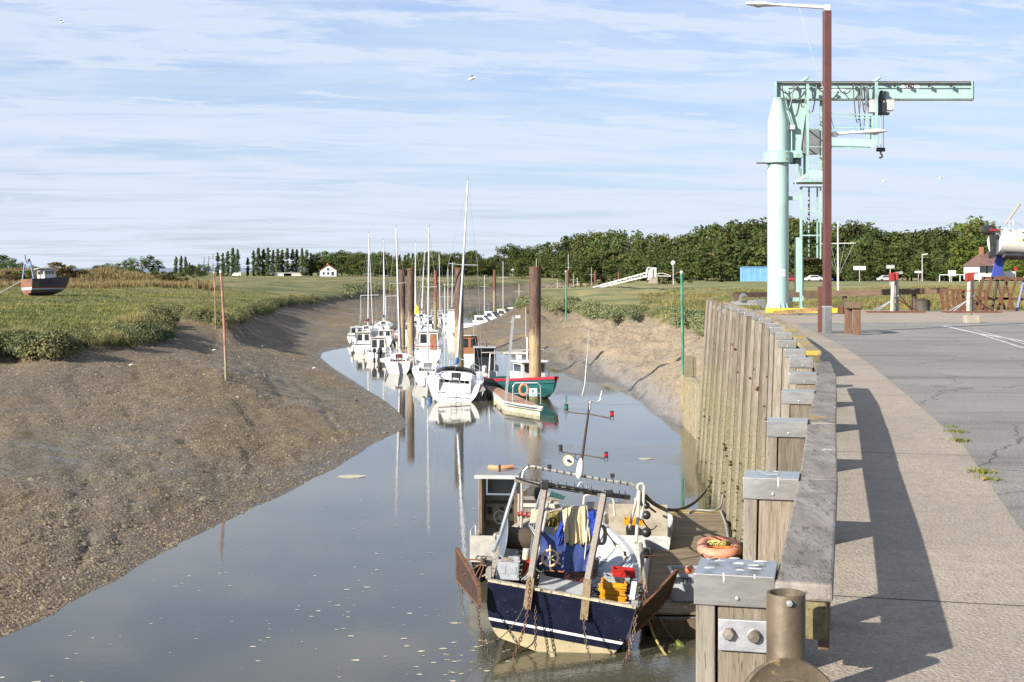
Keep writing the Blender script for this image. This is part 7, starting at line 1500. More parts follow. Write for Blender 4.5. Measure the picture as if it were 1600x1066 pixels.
mb = MB(M_); mb.tube([(.0, 5.4, 3.0), (0, 5.4, 5.0)], .05, 6); mb.tube([(-1.2, 5.4, 3.9), (1.2, 5.4, 3.9)], .035, 5); mb.tube([(.1, 5.4, 4.9), (.1, 5.4, 7.6)], .012, 4); mb.build('mast_pole', WHITEP, gf)
mb = MB(M_); mb.box((.6, 5.4, 3.3), (.3, .3, .35)); mb.lathe([(0, 0), (.2, .0), (.2, .14), (0, .2)], (-.5, 5.7, 3.05), 12); mb.build('radar', WHITEP, gf)
mb = MB(M_); mb.tube([(-.8, 7.2, 1.5), (-.8, 7.2, 2.3), (-.5, 8.0, 2.3), (-.5, 8.0, 1.5)], .035, 6); mb.build('net_roller', GREYP, gf)
# two-piece masts etc. on the yacht raft: hanging yellow oilskin
yo = Pd(651, 484, 168); mb = MB(); mb.slab([yo + Vector((-.25, 0, -.55)), yo + Vector((.3, 0, -.5)), yo + Vector((.2, 0, .35)), yo + Vector((0, 0, .6)), yo + Vector((-.15, 0, .35))], (0, .1, 0)); single(mb, 'oilskin', YELF, 'yellow oilskin hanging in the rigging right of the paired piles', 'oilskin')
# ------------------------------------------------------------------ the small trawler in the foreground
T = Pd
def mat_navy():
    t = NT('navy_hull'); w = t.coord(rnd=False); a = t.noise(w, 3, 5, .6); c_ = t.noise(w, 16, 4, .65); col = t.mix(t.range(a, .35, .7), (.005, .007, .020), (.009, .012, .031))
    col = t.mix(t.range(c_, .695, .715), col, (.55, .52, .45)); return t.fin(col, .4, t.bump(t.noise(w, 2.5, 3), .1, .03), 0, .3)
NAVYH = mat_navy()
BOTM = pm('cream_bottom', (.42, .355, .22), (.34, .28, .17), 2, .6, 0, .1, spot=(.22, .18, .11), sscale=5, samt=(.60, .72), vary=0)
CAPR = pm('peeling_cream_rail', (.50, .44, .33), (.36, .31, .22), 6, .7, 0, .3, spot=(.15, .11, .07), sscale=14, samt=(.55, .62))
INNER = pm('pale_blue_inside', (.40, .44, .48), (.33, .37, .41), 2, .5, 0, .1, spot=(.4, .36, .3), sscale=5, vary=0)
INNERD = pm('slate_blue_and_shaded_inside', (.11, .135, .17), (.085, .10, .13), 3, .55)  # also for the port inside, where shade is put into the colour
REDD = pm('red_deck', (.24, .045, .04), (.17, .035, .03), 4, .65, 0, .2)
TARP = pm('blue_tarpaulin', (.020, .042, .165), (.014, .03, .12), 2.5, .55, 0, .35, bd=.03, vary=0)
NETC = pm('cream_net', (.62, .52, .34), (.42, .34, .20), 14, .95, 0, .8, stretch=(3, 3, .5), bd=.02, vary=0)
NETB = pm('blue_net', (.012, .06, .42), (.01, .03, .22), 22, .9, 0, .9, bd=.03); NETM = pm('mixed_net', (.05, .12, .05), (.30, .12, .04), 16, .95, 0, .9, spot=(.45, .38, .08), sscale=20, samt=(.5, .56), bd=.03)
CRY = pm('yellow_crate', (.62, .29, .012), (.50, .21, .010), 5, .45, 0, .05); CRR = pm('red_crate', (.42, .02, .012), (.30, .018, .012), 5, .45); CRG = pm('grey_crate', (.33, .35, .38), (.26, .28, .30), 5, .5)
WOODA = pm('worn_gallows', (.21, .185, .155), (.14, .12, .10), 5, .6, 0, .3, stretch=(5, 5, .8), spot=(.16, .10, .06), sscale=8)
p = Vector((.87, 30.0, .0)); HM = boat_M(p, -.075, R(9.5)); LB, BB = 6.2, 3.35
tw_ = thing('trawler', 'small heeled navy-blue and cream trawler aground beside the pontoon, stern to the viewer', 'fishing boat', p)
rows = hull_rows(LB, BB, 1.30, 2.05, .10, .97, .25, .12, .40, 22, 12, pw=.36); bz = [.10, .20, .30, .45, .51, .8]; rr2 = resample_z(rows, bz)
mb = MB(HM); K = len(rr2[0]); h = K // 2; bm_idx = {0: 1, 1: 1, 2: 1, 3: 0, 4: 2, 5: 0, 6: 0, 7: 0}
for i in range(len(rr2) - 1):
    for k in range(K - 1):
        if k == h - 1: mb.m = 1; mb.add([rr2[i][k], rr2[i][k + 1], rr2[i + 1][k + 1], rr2[i + 1][k]], [(0, 1, 2, 3)]); continue
        j = (h - 2 - k) if k < h else (k - h); mb.m = bm_idx[max(0, j)]; mb.add([rr2[i][k], rr2[i][k + 1], rr2[i + 1][k + 1], rr2[i + 1][k]], [(0, 1, 2, 3)])
for j in range(h - 1): mb.m = bm_idx[j]; mb.add([rr2[0][h - 1 - j], rr2[0][h + j], rr2[0][h + j + 1], rr2[0][h - 2 - j]], [(0, 1, 2, 3)])
mb.m = 1; mb.poly([rr2[0][k] for k in (h - 1, h)] + [Vector((0, rr2[0][h].y, rr2[0][h].z - .05))])
mb.build('hull', [NAVYH, BOTM, WHITEP], tw_)
# inside of the bulwark, deck, rail
def inset(r, d_, z):
    """point on section r at height z, moved inwards by d_ ; returns (left, right)"""
    out = []
    for side in (r[:len(r) // 2 + 1], r[::-1][:len(r) // 2 + 1]):
        for a, b in zip(side[:-1], side[1:]):
            if b.z <= z <= a.z: q = a.lerp(b, (a.z - z) / max(1e-6, a.z - b.z)); break
        else: q = side[0] if z >= side[0].z else side[-1]
        out.append(Vector((q.x * (1 - d_ / max(.3, abs(q.x))), q.y, z)))
    return out
rws = []; ins = rows[:-1]
for s_ in (0, 1):
    mb = MB(HM); g = []
    for r in ins:
        zt_ = r[0].z; g.append([inset(r, .06, z)[s_] for z in (.62, lerp(.62, zt_, .5), zt_ - .01)])
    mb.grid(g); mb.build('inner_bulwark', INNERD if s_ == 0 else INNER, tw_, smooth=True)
mb = MB(HM); g = [[inset(r, .05, .64)[0], inset(r, .05, .64)[1]] for r in ins]; mb.grid(g); mb.build('deck', REDD, tw_)
mb = MB(HM); a, b = inset(rows[0], .05, 1.28); a2, b2 = inset(rows[0], .05, .62); o_ = Vector((0, .07, 0)); mb.add([a + o_, b + o_, b2 + o_, a2 + o_], [(0, 1, 2, 3)]); mb.build('inner_transom', INNERD, tw_)
for s_, sg_ in ((0, -1), (-1, 1)):
    mb = MB(HM); mb.grid([[r[s_] + Vector((sg_ * .035, 0, -.03)), r[s_] + Vector((sg_ * .035, 0, .03)), r[s_] + Vector((-sg_ * .10, 0, .03)), r[s_] + Vector((-sg_ * .10, 0, -.03))] for r in rows], True); mb.build('rail_cap', CAPR if s_ == 0 else pm('pale_rail', (.42, .44, .47), (.3, .31, .33), 6, .6), tw_)
a, b = rows[0][0], rows[0][-1]; mb = MB(HM); mb.bar(a + Vector((0, .02, .03)), b + Vector((0, .02, .03)), .15, .05); mb.build('transom_cap', CAPR, tw_)
# ribs on both inner sides, the port ones in the shaded colour
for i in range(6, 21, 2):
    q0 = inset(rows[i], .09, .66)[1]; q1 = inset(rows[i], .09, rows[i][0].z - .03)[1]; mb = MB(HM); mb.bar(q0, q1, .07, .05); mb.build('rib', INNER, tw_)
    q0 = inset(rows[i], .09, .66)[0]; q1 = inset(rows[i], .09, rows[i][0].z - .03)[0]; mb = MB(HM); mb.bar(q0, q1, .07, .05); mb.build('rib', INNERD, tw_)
# whaleback panels forward on the starboard side, wide and pale
mb = MB(HM); g = []
for i in range(9, 21):
    q0 = inset(rows[i], .10, rows[i][0].z - .02)[1]; q1 = Vector((q0.x * .45, q0.y - .5, .85)); g.append([q0, q0.lerp(q1, .5) + Vector((0, 0, -.08)), q1])
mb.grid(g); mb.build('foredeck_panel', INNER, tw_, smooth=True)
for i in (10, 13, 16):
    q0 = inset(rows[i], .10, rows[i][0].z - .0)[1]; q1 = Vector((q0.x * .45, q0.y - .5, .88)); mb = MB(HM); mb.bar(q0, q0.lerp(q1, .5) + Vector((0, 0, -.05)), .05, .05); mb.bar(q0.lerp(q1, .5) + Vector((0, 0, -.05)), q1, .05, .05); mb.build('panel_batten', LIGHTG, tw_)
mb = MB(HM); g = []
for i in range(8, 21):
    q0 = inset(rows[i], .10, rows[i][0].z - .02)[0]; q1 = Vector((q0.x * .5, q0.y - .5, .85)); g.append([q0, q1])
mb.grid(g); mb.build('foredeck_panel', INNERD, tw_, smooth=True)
# aft hatch, light grey
mb = MB(HM); mb.slab([(-.55, .20, .80), (.62, .20, .80), (.62, .20, 1.16), (-.55, .20, 1.16)], (0, .85, .22)); mb.build('stern_hatch', LIGHTG, tw_, bevel=.02)
# gallows
def tb(pts, r_, m, name, n=8, par=None): mb = MB(); mb.tube(pts, r_, n); return mb.build(name, m, par or tw_, smooth=True)
def br(a, b, w, h_, m, name, par=None, bev=0): mb = MB(); mb.bar(a, b, w, h_); return mb.build(name, m, par or tw_, bevel=bev)
br(T(823, 952, 29.78), T(829, 903, 29.86), .16, .11, pm('old_timber_foot', (.25, .19, .12), (.15, .11, .06), 8, .85, 0, .6), 'gallows_foot'); br(T(912, 968, 29.76), T(918, 905, 29.86), .16, .11, MATS['old_timber_foot'], 'gallows_foot')
br(T(829, 906, 29.9), T(852, 757, 31), .13, .11, WOODA, 'gallows_post', bev=.01); br(T(918, 908, 29.9), T(943.5, 773, 31), .135, .11, WOODA, 'gallows_post', bev=.01)
br(T(804, 749, 31.0), T(850, 758, 31.0), .16, .10, WOODA, 'crossbeam', bev=.01); br(T(848, 757, 31.0), T(936, 771, 31.1), .10, .12, WOODA, 'crossbeam', bev=.01); br(T(934, 771, 31.1), T(984, 777, 31.2), .16, .10, WOODA, 'crossbeam', bev=.01)
for i, x in enumerate((812, 820, 830, 838, 862, 872, 885, 898, 911, 924, 956, 968, 977)): y = 749 + (x - 804) * .155 - 1; mb = MB(); mb.box(T(x, y, 31.0), (.012, .15, .20)); mb.build('lashing', BLACK, tw_)
tb([T(806, 747, 30.9), T(840, 757, 30.85), T(880, 759, 30.85), T(934, 769, 31)], .018, BLACK, 'cable', 5); tb([T(850, 760, 30.9), T(895, 768, 30.9), T(940, 768, 31)], .014, BLACK, 'cable', 5)
mb = MB(); mb.box(T(851, 757, 30.9), (.2, .16, .2)); mb.build('block', BLACK, tw_, bevel=.03); mb = MB(); mb.box(T(951, 770, 31), (.2, .16, .12)); mb.build('block', BLACK, tw_, bevel=.03)
tb([T(808, 751, 31.05), T(795, 792, 31.0), T(782, 836, 30.8), T(771, 862, 30.4)], .045, pm('blue_grey_tube', (.22, .25, .29), (.16, .18, .21), 5, .5), 'stay_tube'); tb([T(848, 762, 31), T(834, 806, 31.3), T(829, 826, 31.5)], .035, MATS['blue_grey_tube'], 'stay_tube')
tb([T(856, 786, 31.5), T(853, 805, 31.3), T(847, 833, 31.2)], .035, pm('dull_steel', (.38, .38, .37), (.26, .25, .24), 6, .5, .3), 'stay_tube'); mb = MB(); mb.slab([T(830, 796, 31.2), T(842, 794, 31.2), T(838, 816, 31.2), T(828, 818, 31.2)], (0, .05, 0)); mb.build('name_board', CREAM, tw_)
# hoop over the deck, with lights
da = 33.4
tb([T(814, 838, da), T(815.5, 780, da), T(815.5, 748, da), T(818, 736, da), T(824, 730.5, da), T(832, 729, da), T(870, 736.5, da), T(910, 744, da), T(950, 751, da), T(985, 756, da), T(993, 759, da), T(997.5, 765, da), T(996, 776, da), T(988, 805, da), T(983, 828, da)], .036, pm('stainless', (.52, .49, .43), (.36, .33, .28), 9, .35, .5, 0), 'hoop', 8)
for x in range(826, 985, 11): y = 729 + (x - 830) * .178; mb = MB(); mb.box(T(x, y + .4, da), (.02, .09, .085)); mb.build('cable_tie', BLACK, tw_)
for x, y in ((858.5, 729, ), (957, 743)): mb = MB(); mb.box(T(x, y, da), (.10, .10, .085)); mb.tube([T(x - 1, y + 3, da), T(x - 1, y + 8, da)], .012, 5); mb.tube([T(x + 1.5, y + 3, da), T(x, y + 8, da)], .01, 5); mb.build('deck_light', BLACK, tw_)
# signal mast on the hoop
tb([T(905, 746, da), T(911, 706, da), T(917, 662, da), T(921.5, 629, da)], [.036, .032, .028, .024], RUSTD, 'mast_pole'); tb([T(921.5, 640, da), T(922.5, 627, da)], .03, GALV, 'mast_collar')
tb([T(917, 560, da), T(914.2, 598, da), T(912, 609, da), T(909.6, 618, da), T(911, 623, da), T(922, 626, da), T(934, 628, da), T(937.5, 625, da), T(940.5, 611, da)], .018, GALV, 'antenna_fork'); tb([T(914.5, 600, da), T(920.5, 512, da)], [.014, .004], LIGHTG, 'whip_antenna', 5)
tb([T(884, 643, da), T(903, 646, da), T(920, 647, da), T(940, 651, da), T(955, 654, da)], .016, pm('brown_steel', (.14, .11, .08), (.09, .07, .05), 12, .5, .3), 'lamp_yard'); tb([T(876, 706, da), T(895, 709, da), T(911, 711, da), T(930, 714, da), T(945, 717, da)], .016, MATS['brown_steel'], 'lamp_yard')
REDL = pm('red_lens', (.40, .01, .02), (.3, .01, .015), 4, .15, 0, 0); GRL = pm('green_lens', (.01, .16, .08), rough=.15, bump=0)
for x, y, m in ((884.8, 636.5, GRL), (956, 647, REDL), (876, 700, BLACK), (947, 711, REDL)):
    c_ = T(x, y, da); mb = MB(); mb.lathe([(.035, -.075), (.05, -.06), (.05, -.03)], c_, 12); mb2 = MB(); mb2.lathe([(.05, .045), (.052, .07), (.02, .08)], c_, 12); o = mb.build('nav_lamp', BLACK, tw_, smooth=True); mb = MB(); mb.lathe([(.046, -.03), (.046, .045)], c_, 12); mb.build('lens', m, o, smooth=True); mb2.build('lamp_cap', BLACK, o)
    mb = MB(); mb.tube([c_ + Vector((.05 * math.cos(a), 0, -.11 + .045 * math.sin(a))) for a in np.linspace(0, 6.28, 10, endpoint=False)], .006, 4, True); mb.build('cable_loop', BLACK, tw_)
rd = T(906.3, 732, da - .1); mb = MB(); g = []
for t in np.linspace(-1, 1, 11): w = math.sqrt(max(0, 1 - abs(t) ** 3)) * .082 * (1 - .18 * t) + .004; g.append([rd + Vector((w * math.cos(a) + t * .035, -.06 * math.sin(a), t * .25)) for a in np.linspace(0, 2 * math.pi, 14, endpoint=False)])
mb.grid(g, True); mb.poly(g[0]); mb.poly(g[-1]); mb.build('radar_reflector', WHITEP, tw_, smooth=True)
mb = MB(); mb.lathe([(.125, .0), (.12, .02), (.06, .05), (0, .055)], T(888, 719.5, da), 20, (.25, 1, .1)); mb.build('loudhailer_dish', WHITEP, tw_, smooth=True); mb = MB(); mb.tube([T(888, 719.5, da) + Vector((.125 * math.cos(a), -.01 - .03 * math.cos(a), .125 * math.sin(a))) for a in np.linspace(0, 6.28, 20, endpoint=False)], .009, 5, True); mb.build('dish_rim', YELF, tw_); mb = MB(); mb.lathe([(.045, 0), (.03, .06), (0, .07)], T(888, 719.5, da) - Vector((0, .02, 0)), 10, (0, -1, 0)); mb.build('dish_horn', BLACK, tw_)
tb([T(903.3, 714, da) + Vector((.075 * math.cos(a), 0, .075 * math.sin(a))) for a in np.linspace(0, 6.28, 16)], .010, BLACK, 'cable_loop', 5)
# starboard frames aft of the hoop
tb([T(996.5, 764, 33), T(997, 757.5, 33), T(1000, 756, 33), T(1004, 756, 33), T(1006.3, 759, 33), T(1005, 790, 33), T(1001, 812, 32.6)], .035, WHITEW, 'rail_loop'); tb([T(999, 766, 33.1), T(997, 800, 32.8), T(994, 848, 32)], .04, CREAM, 'side_post'); br(T(1001.5, 768, 33.2), T(1000, 790, 33), .14, .03, WOODA, 'side_board')
tb([T(912, 788, 33), T(913, 776, 33), T(918, 773, 33), T(938, 774, 33), T(955, 777, 33), T(959, 783, 33), T(960, 806, 33)], .03, WHITEW, 'rail_loop')
tb([T(903, 760, 33.6), T(906, 754.5, 33.6), T(914, 753.5, 33.6), T(917, 757, 33.6), T(917, 764, 33.6)], .022, GALV, 'small_loop')
# winch drums, hoses, hydraulic ram, net drum
for i, x in enumerate((812, 818.5, 825.5)):
    mb = MB(); mb.lathe([(.05, -.05), (.065, -.04), (.05, -.02), (.05, .03), (.065, .05), (.04, .06)], T(x, 803 + i, 31.8), 12, (.8, 0, .2)); mb.build('red_valve', pm('valve_red', (.30, .05, .03), (.2, .04, .03), 8, .5) if i == 0 else MATS['valve_red'], tw_, smooth=True)
c_ = T(809, 838, 31.9)
for dx in (-.33, .30): mb = MB(); mb.lathe([(.0, -.02), (.50, -.02), (.52, 0), (.50, .02), (0, .02)], c_ + Vector((dx, 0, -.05)), 28, (1, .15, -.15)); mb.build('drum_flange', INNERD, tw_)
mb = MB(); mb.lathe([(.24, -.3), (.26, -.15), (.25, 0), (.27, .15), (.24, .3)], c_ - Vector((0, 0, .05)), 20, (1, .15, -.15)); mb.build('wire_coil', pm('wire_brown', (.10, .07, .045), (.06, .045, .03), 30, .8, 0, .8), tw_, smooth=True)
for k_, (dx, dr) in enumerate(((0, 0), (2.5, .0), (5, 1), (7, 2))):
    tb([T(826 + dx * .4, 822, 31.0), T(833 + dx, 836, 30.8), T(836 + dx, 858, 30.6), T(831 + dx * .8, 880, 30.4), T(822 + dx, 898, 30.3), T(812 + dx, 906, 30.3)], .022, (BLACK, LIGHTG)[k_ % 2], 'hydraulic_hose', 6)
mb = MB(); mb.lathe([(.07, -.12), (.08, -.1), (.08, .10), (.07, .12)], T(822, 866, 30.6), 12, (.1, 0, 1)); mb.build('filter_canister', CREAM, tw_, smooth=True)
for k_ in range(4): mb = MB(); mb.tube([T(938 + k_ * 1.2, 836, 31.7) + Vector((.09 * math.cos(a), .03 * math.cos(a), .22 * math.sin(a))) for a in np.linspace(0, 6.28, 18, endpoint=False)], .022, 6, True); mb.build('hose_coil', (CREAM, WOODA)[k_ % 2], tw_, smooth=True)
tb([T(946, 830, 32), T(957, 845, 31.8), T(965, 855, 31.6), T(978, 872, 31.4)], [.018, .018, .05, .05], CREAM, 'hydraulic_ram', 8); mb = MB(); mb.box(T(976.5, 865, 31.4), (.06, .1, .08)); mb.build('ram_end', BLACK, tw_)
# ---- things lying in and hanging from the trawler
def cloth(name, corners, m, label, cat, nx=22, nz=12, fold=.035, freq=5, seed=0, sag=0, hem=0):
    a, b, c_, d_ = [Vector(v) for v in corners]; mb = MB(); g = []; rr = random.Random(seed); ph = [rr.random() * 6 for _ in range(5)]
    for j in range(nz + 1):
        v = j / nz; row = []
        for i in range(nx + 1):
            u = i / nx; q = a.lerp(b, u).lerp(d_.lerp(c_, u), v); f = fold * (.3 + .7 * v) * (math.sin(u * freq * 6.28 + ph[0] + v * 1.3) + .5 * math.sin(u * freq * 13.1 + ph[1] + v * 2.1)) + fold * .6 * math.sin(v * 7 + u * 5 + ph[2])
            row.append(q + Vector((fold * .4 * math.sin(u * freq * 8 + ph[3]), f - .05 * math.sin(v * 3.14), -sag * math.sin(u * math.pi) * (1 if v > .5 else 1) - hem * abs(math.sin(u * 9 + ph[4])) * v)))
        g.append(row)
    mb.grid(g); return single(mb, name, m, label, cat, smooth=True, solid=.012)
cloth('tarpaulin', [T(842.5, 829, 31.25), T(927, 846, 31.2), T(922, 893, 30.9), T(834, 886, 30.85)], TARP, 'dark blue tarpaulin stretched across the trawler between its gallows posts', 'tarpaulin', 34, 20, .02, 2.2, 1, .05)
cloth('cream_net', [T(878, 792, 31.6), T(917, 790, 31.6), T(922, 845, 31.1), T(881, 847, 31.1)], NETC, 'cream fishing net hung in folds over the blue tarpaulin', 'net', 46, 16, .045, 5.5, 2, 0, .10)
cloth('blue_net', [T(877, 816, 31.4), T(888, 813, 31.4), T(878, 852, 31.15), T(864, 846, 31.2)], NETB, 'bright blue net bundle left of the cream net', 'net', 18, 12, .05, 3, 3, 0, .05)
cloth('blue_net', [T(918, 800, 31.5), T(933, 796, 31.5), T(930, 843, 31.2), T(917, 842, 31.2)], NETB, 'bright blue net bundle right of the cream net', 'net', 18, 12, .05, 3, 4, 0, .05)
cloth('mixed_net', [T(858, 801, 31.8), T(874, 797, 31.8), T(874, 826, 31.4), T(852, 818, 31.5)], NETM, 'tangled black, green and yellow net left of the cream net', 'net', 18, 12, .06, 4, 5, 0, .06)
mb = MB(); mb.tube([T(919, 812, 31.0), T(916, 850, 31.0), T(913, 876, 31.0)], [.018, .02, .016], 6); single(mb, 'hanging_strap', LIGHTG, 'pale strap hanging down in front of the blue tarpaulin', 'strap')
wc_ = T(859.5, 872, 30.72); wn = Vector((.12, -1, .14)).normalized(); wu = Vector((0, .14, 1)).normalized(); wx = wu.cross(wn).normalized() * -1; wu = wn.cross(wx).normalized() * -1 if False else wu
sw = thing('ship_wheel', 'small wooden ship\'s wheel hung on the blue tarpaulin', 'wheel', wc_); WHL = pm('pale_wood', (.66, .50, .29), (.52, .38, .21), 8, .5)
mb = MB(); mb.tube([wc_ + wx * .175 * math.cos(a) + wu * .175 * math.sin(a) for a in np.linspace(0, 2 * math.pi, 28, endpoint=False)], .028, 8, True); mb.build('rim', WHL, sw, smooth=True)
mb = MB(); mb.lathe([(.055, -.02), (.055, .015), (.03, .03), (0, .032)], wc_, 16, wn); mb.build('hub', GREYP, sw, smooth=True)
for k_ in range(6):
    a = math.pi / 2 + k_ * math.pi / 3; d_ = wx * math.cos(a) + wu * math.sin(a); mb = MB(); mb.tube([wc_ + d_ * .04, wc_ + d_ * .09, wc_ + d_ * .16, wc_ + d_ * .21, wc_ + d_ * .25, wc_ + d_ * .285], [.010, .016, .010, .012, .018, .010], 8); mb.build('spoke', (WHL, YELF)[0], sw, smooth=True)
def crate(name, c_, size, m, label, rz=0, grp='fish crates on the trawler', open_=True, tilt=0):
    M_ = Matrix.Translation(c_) @ Matrix.Rotation(rz, 4, 'Z') @ Matrix.Rotation(tilt, 4, 'Y'); th = thing(name, label, 'crate', c_, 0, grp); w, d_, h_ = size; t = .02
    for nm, cc, ss in (('end_wall', (-w / 2, 0, h_ / 2), (t, d_, h_)), ('end_wall', (w / 2, 0, h_ / 2), (t, d_, h_)), ('side_wall', (0, -d_ / 2, h_ / 2), (w - t - .004, t, h_)), ('side_wall', (0, d_ / 2, h_ / 2), (w - t - .004, t, h_)), ('floor_panel', (0, 0, t / 2 + .002), (w - t - .004, d_ - t - .004, t))): mb = MB(M_); mb.box(cc, ss); mb.build(nm, m, th)
    for z_ in (h_ - .02, .03):
        mb = MB(M_)
        for cc, ss in (((0, -d_ / 2 - .012, z_), (w + .05, .022, .035)), ((0, d_ / 2 + .012, z_), (w + .05, .022, .035)), ((-w / 2 - .012, 0, z_), (.022, d_, .035)), ((w / 2 + .012, 0, z_), (.022, d_, .035))): mb.box(cc, ss)
        mb.build('lip', m, th, kind='stuff')
    for dx in (-w * .25, w * .25): mb = MB(M_); mb.box((dx, -d_ / 2 - .016, h_ * .5), (w * .28, .008, h_ * .38)); mb.build('grip_panel', m, th, bevel=.01)
    return th
cy = T(957, 940, 30.55)
crate('fish_crate', cy + Vector((0, 0, .02)), (.50, .36, .15), CRY, 'yellow fish crate at the bottom of the stack on the trawler', .05, tilt=.12); crate('fish_crate', cy + Vector((-.02, .02, .18)), (.50, .36, .15), CRY, 'yellow fish crate in the middle of the stack on the trawler', .12, tilt=.12)
crate('fish_crate', cy + Vector((.02, .0, .34)), (.50, .36, .12), CRY, 'topmost yellow fish crate of the stack on the trawler', .0, tilt=.12); crate('fish_crate', T(963, 909, 30.9), (.50, .36, .14), CRG, 'grey fish crate between the yellow and red crates', .05, tilt=.1); crate('fish_crate', T(973, 900, 31.2), (.48, .36, .17), CRR, 'red fish crate with a brown rim behind the yellow stack', .05, tilt=.1)
crate('fish_crate', T(825, 898, 30.75), (.22, .34, .34), CRR, 'dark red crate wedged beside the grey bin on the trawler', 0); crate('fish_bin', T(792.5, 903, 30.45), (.46, .40, .44), CRG, 'tall open grey fish bin at the left stern corner of the trawler', .02, tilt=.06)
mb = MB(); mb.box(T(792, 874, 30.22), (.25, .01, .08)); mb.v = list(mb.v); single(mb, 'bin_label', pm('brown_label', (.25, .22, .18), (.18, .16, .13), 9, .7), 'brown plate on the front of the tall grey fish bin', 'plate')
# trawl doors
def door(poly, th_, label, nm='trawl_door'):
    th = thing(nm, label, 'trawl door', poly[0], 0, 'rusty trawl doors hung on the trawler'); mb = MB(); mb.slab(poly, th_); mb.build('plate', RUSTD, th)
    n_ = len(poly)
    for i in range(n_): mb = MB(); mb.bar(poly[i] + Vector(th_) * .5, poly[(i + 1) % n_] + Vector(th_) * .5, .07, .05); mb.build('edge_bar', RUST, th)
    return th
A_ = [T(712.5, 857, 31.3), T(713.5, 906, 31.2), T(748, 947, 29.7), T(747.5, 917, 29.75), T(731, 886, 30.5)]
td = door(A_, (.03, .03, 0), 'rusty trawl door hanging at the left stern corner of the trawler')
for a, b in ((T(721, 874, 30.9), T(757, 875, 30.1)), (T(723, 899, 30.7), T(756, 879, 30.1)), (T(745, 915, 30), T(757, 882, 30.1)), (T(740, 905, 30.1), T(754, 880, 30.1))): tb([a, b], .016, RUST, 'bracket_rod', 6, td)
mb = MB(); mb.lathe([(0, -.06), (.07, -.04), (.06, .05), (0, .07)], T(756, 877, 30.1), 10); mb.build('shackle', RUSTD, td)
B2_ = [T(1056, 891, 31.8), T(1025, 925, 30.8), T(995, 955, 30.0), T(987, 990, 29.9), T(1018, 962, 30.5), T(1043, 932, 31.5)]
td2 = door(B2_, (.03, .02, -.02), 'rusty trawl door hanging at the right stern corner of the trawler by the pontoon'); tb([T(1005, 869, 31), T(1035, 868, 31.2)], .016, RUST, 'bracket_rod', 6, td2)
def chain(pts, r_, m, label, name='chain'):
    """a hanging chain: links alternate along a smooth curve"""
    P_ = [Vector(q) for q in pts]; out = []
    for i in range(len(P_) - 1):
        p0, p1, p2, p3 = P_[max(0, i - 1)], P_[i], P_[i + 1], P_[min(len(P_) - 1, i + 2)]
        for t in np.linspace(0, 1, 14, endpoint=False): out.append(.5 * ((2 * p1) + (p2 - p0) * t + (2 * p0 - 5 * p1 + 4 * p2 - p3) * t * t + (3 * p1 - p0 - 3 * p2 + p3) * t ** 3))
    out.append(P_[-1]); mb = MB()
    if name == 'rope': mb.tube(out, r_, 6); return single(mb, name, m, label, 'rope', smooth=True)
    L = 0; nxt = 0; k_ = 0; ll = r_ * 7.5
    for a, b in zip(out[:-1], out[1:]):
        seg = (b - a).length
        while nxt <= L + seg:
            c_ = a.lerp(b, (nxt - L) / max(seg, 1e-6)); t_ = (b - a).normalized(); s_ = t_.cross(Vector((0, 1, .01))).normalized(); s_ = s_ if k_ % 2 else t_.cross(s_)
            mb.tube([c_ + t_ * ll * .62 * math.cos(q) + s_ * ll * .32 * math.sin(q) for q in np.linspace(0, 6.283, 8, endpoint=False)], r_, 4, True); nxt += ll * .95; k_ += 1
        L += seg
    return single(mb, name, m, label, 'chain', 'chains hanging from the trawler')
CH = pm('chain_steel', (.13, .10, .08), (.07, .055, .045), 20, .6, .4)
CH2 = RUST
chain([T(748, 948, 29.6), T(749, 975, 29.4), T(757, 1005, 29.2), T(768, 1034, 29.0)], .012, CH, 'rusty chain hanging from the left trawl door into the water'); chain([T(828, 905, 29.6), T(826, 945, 29.5), T(818, 985, 29.4), T(800, 1033, 29.1)], .012, CH2, 'orange-rusted chain crossing the left side of the transom'); chain([T(837, 950, 29.8), T(836.5, 1013, 29.75)], .010, CH, 'short chain hanging straight down the middle left of the transom')
chain([T(912, 965, 29.6), T(915, 1000, 29.4), T(924, 1032, 29.1), T(931, 1041, 29.0)], .010, CH, 'thin chain hanging from the right gallows foot'); chain([T(994, 957, 29.8), T(990, 990, 29.6), T(980, 1025, 29.3), T(968, 1045, 29.1)], .012, CH, 'chain hanging from the right trawl door into the water'); chain([T(985, 1000, 29.7), T(982, 1025, 29.5), T(978, 1035, 29.4)], .012, CH2, 'short rusty chain at the right edge of the transom')
chain([T(1004, 905, 30.6), T(1001, 925, 30.5), T(1006, 947, 30.4), T(1008, 915, 30.6)], .012, CH2, 'doubled rusty chain hanging beside the right gallows')
chain([T(716, 912, 31), T(720, 940, 30.6), T(731, 975, 30.2), T(748, 998, 29.9), T(768, 1003, 29.6), T(790, 990, 29.5), T(810, 965, 29.6), T(822, 940, 29.8)], .011, ROPE, 'dark rope looping from the left trawl door across the stern', 'rope'); chain([T(722, 915, 31), T(724, 960, 30.6), T(728, 980, 30.4), T(746, 1003, 30), T(747, 1030, 29.8)], .009, ROPE, 'second thin rope trailing from the left trawl door', 'rope')
mb = MB(); mb.slab([T(856, 1019, 29.6), T(866, 1021, 29.6), T(867, 1031, 29.6), T(861, 1034, 29.6), T(860, 1025, 29.6)], (0, .1, 0)); single(mb, 'zinc_anode', BOTM, 'small corroded bracket under the trawler\'s stern', 'bracket')
for pts_, lab in (([T(1010, 935, 30.8), T(1003, 870, 31.5), T(1001, 850, 32)], 'lashed post on the right side of the trawler'),): mb = MB(); mb.tube(pts_, .05, 8); single(mb, 'side_stanchion', WOODA, lab, 'post', smooth=True)
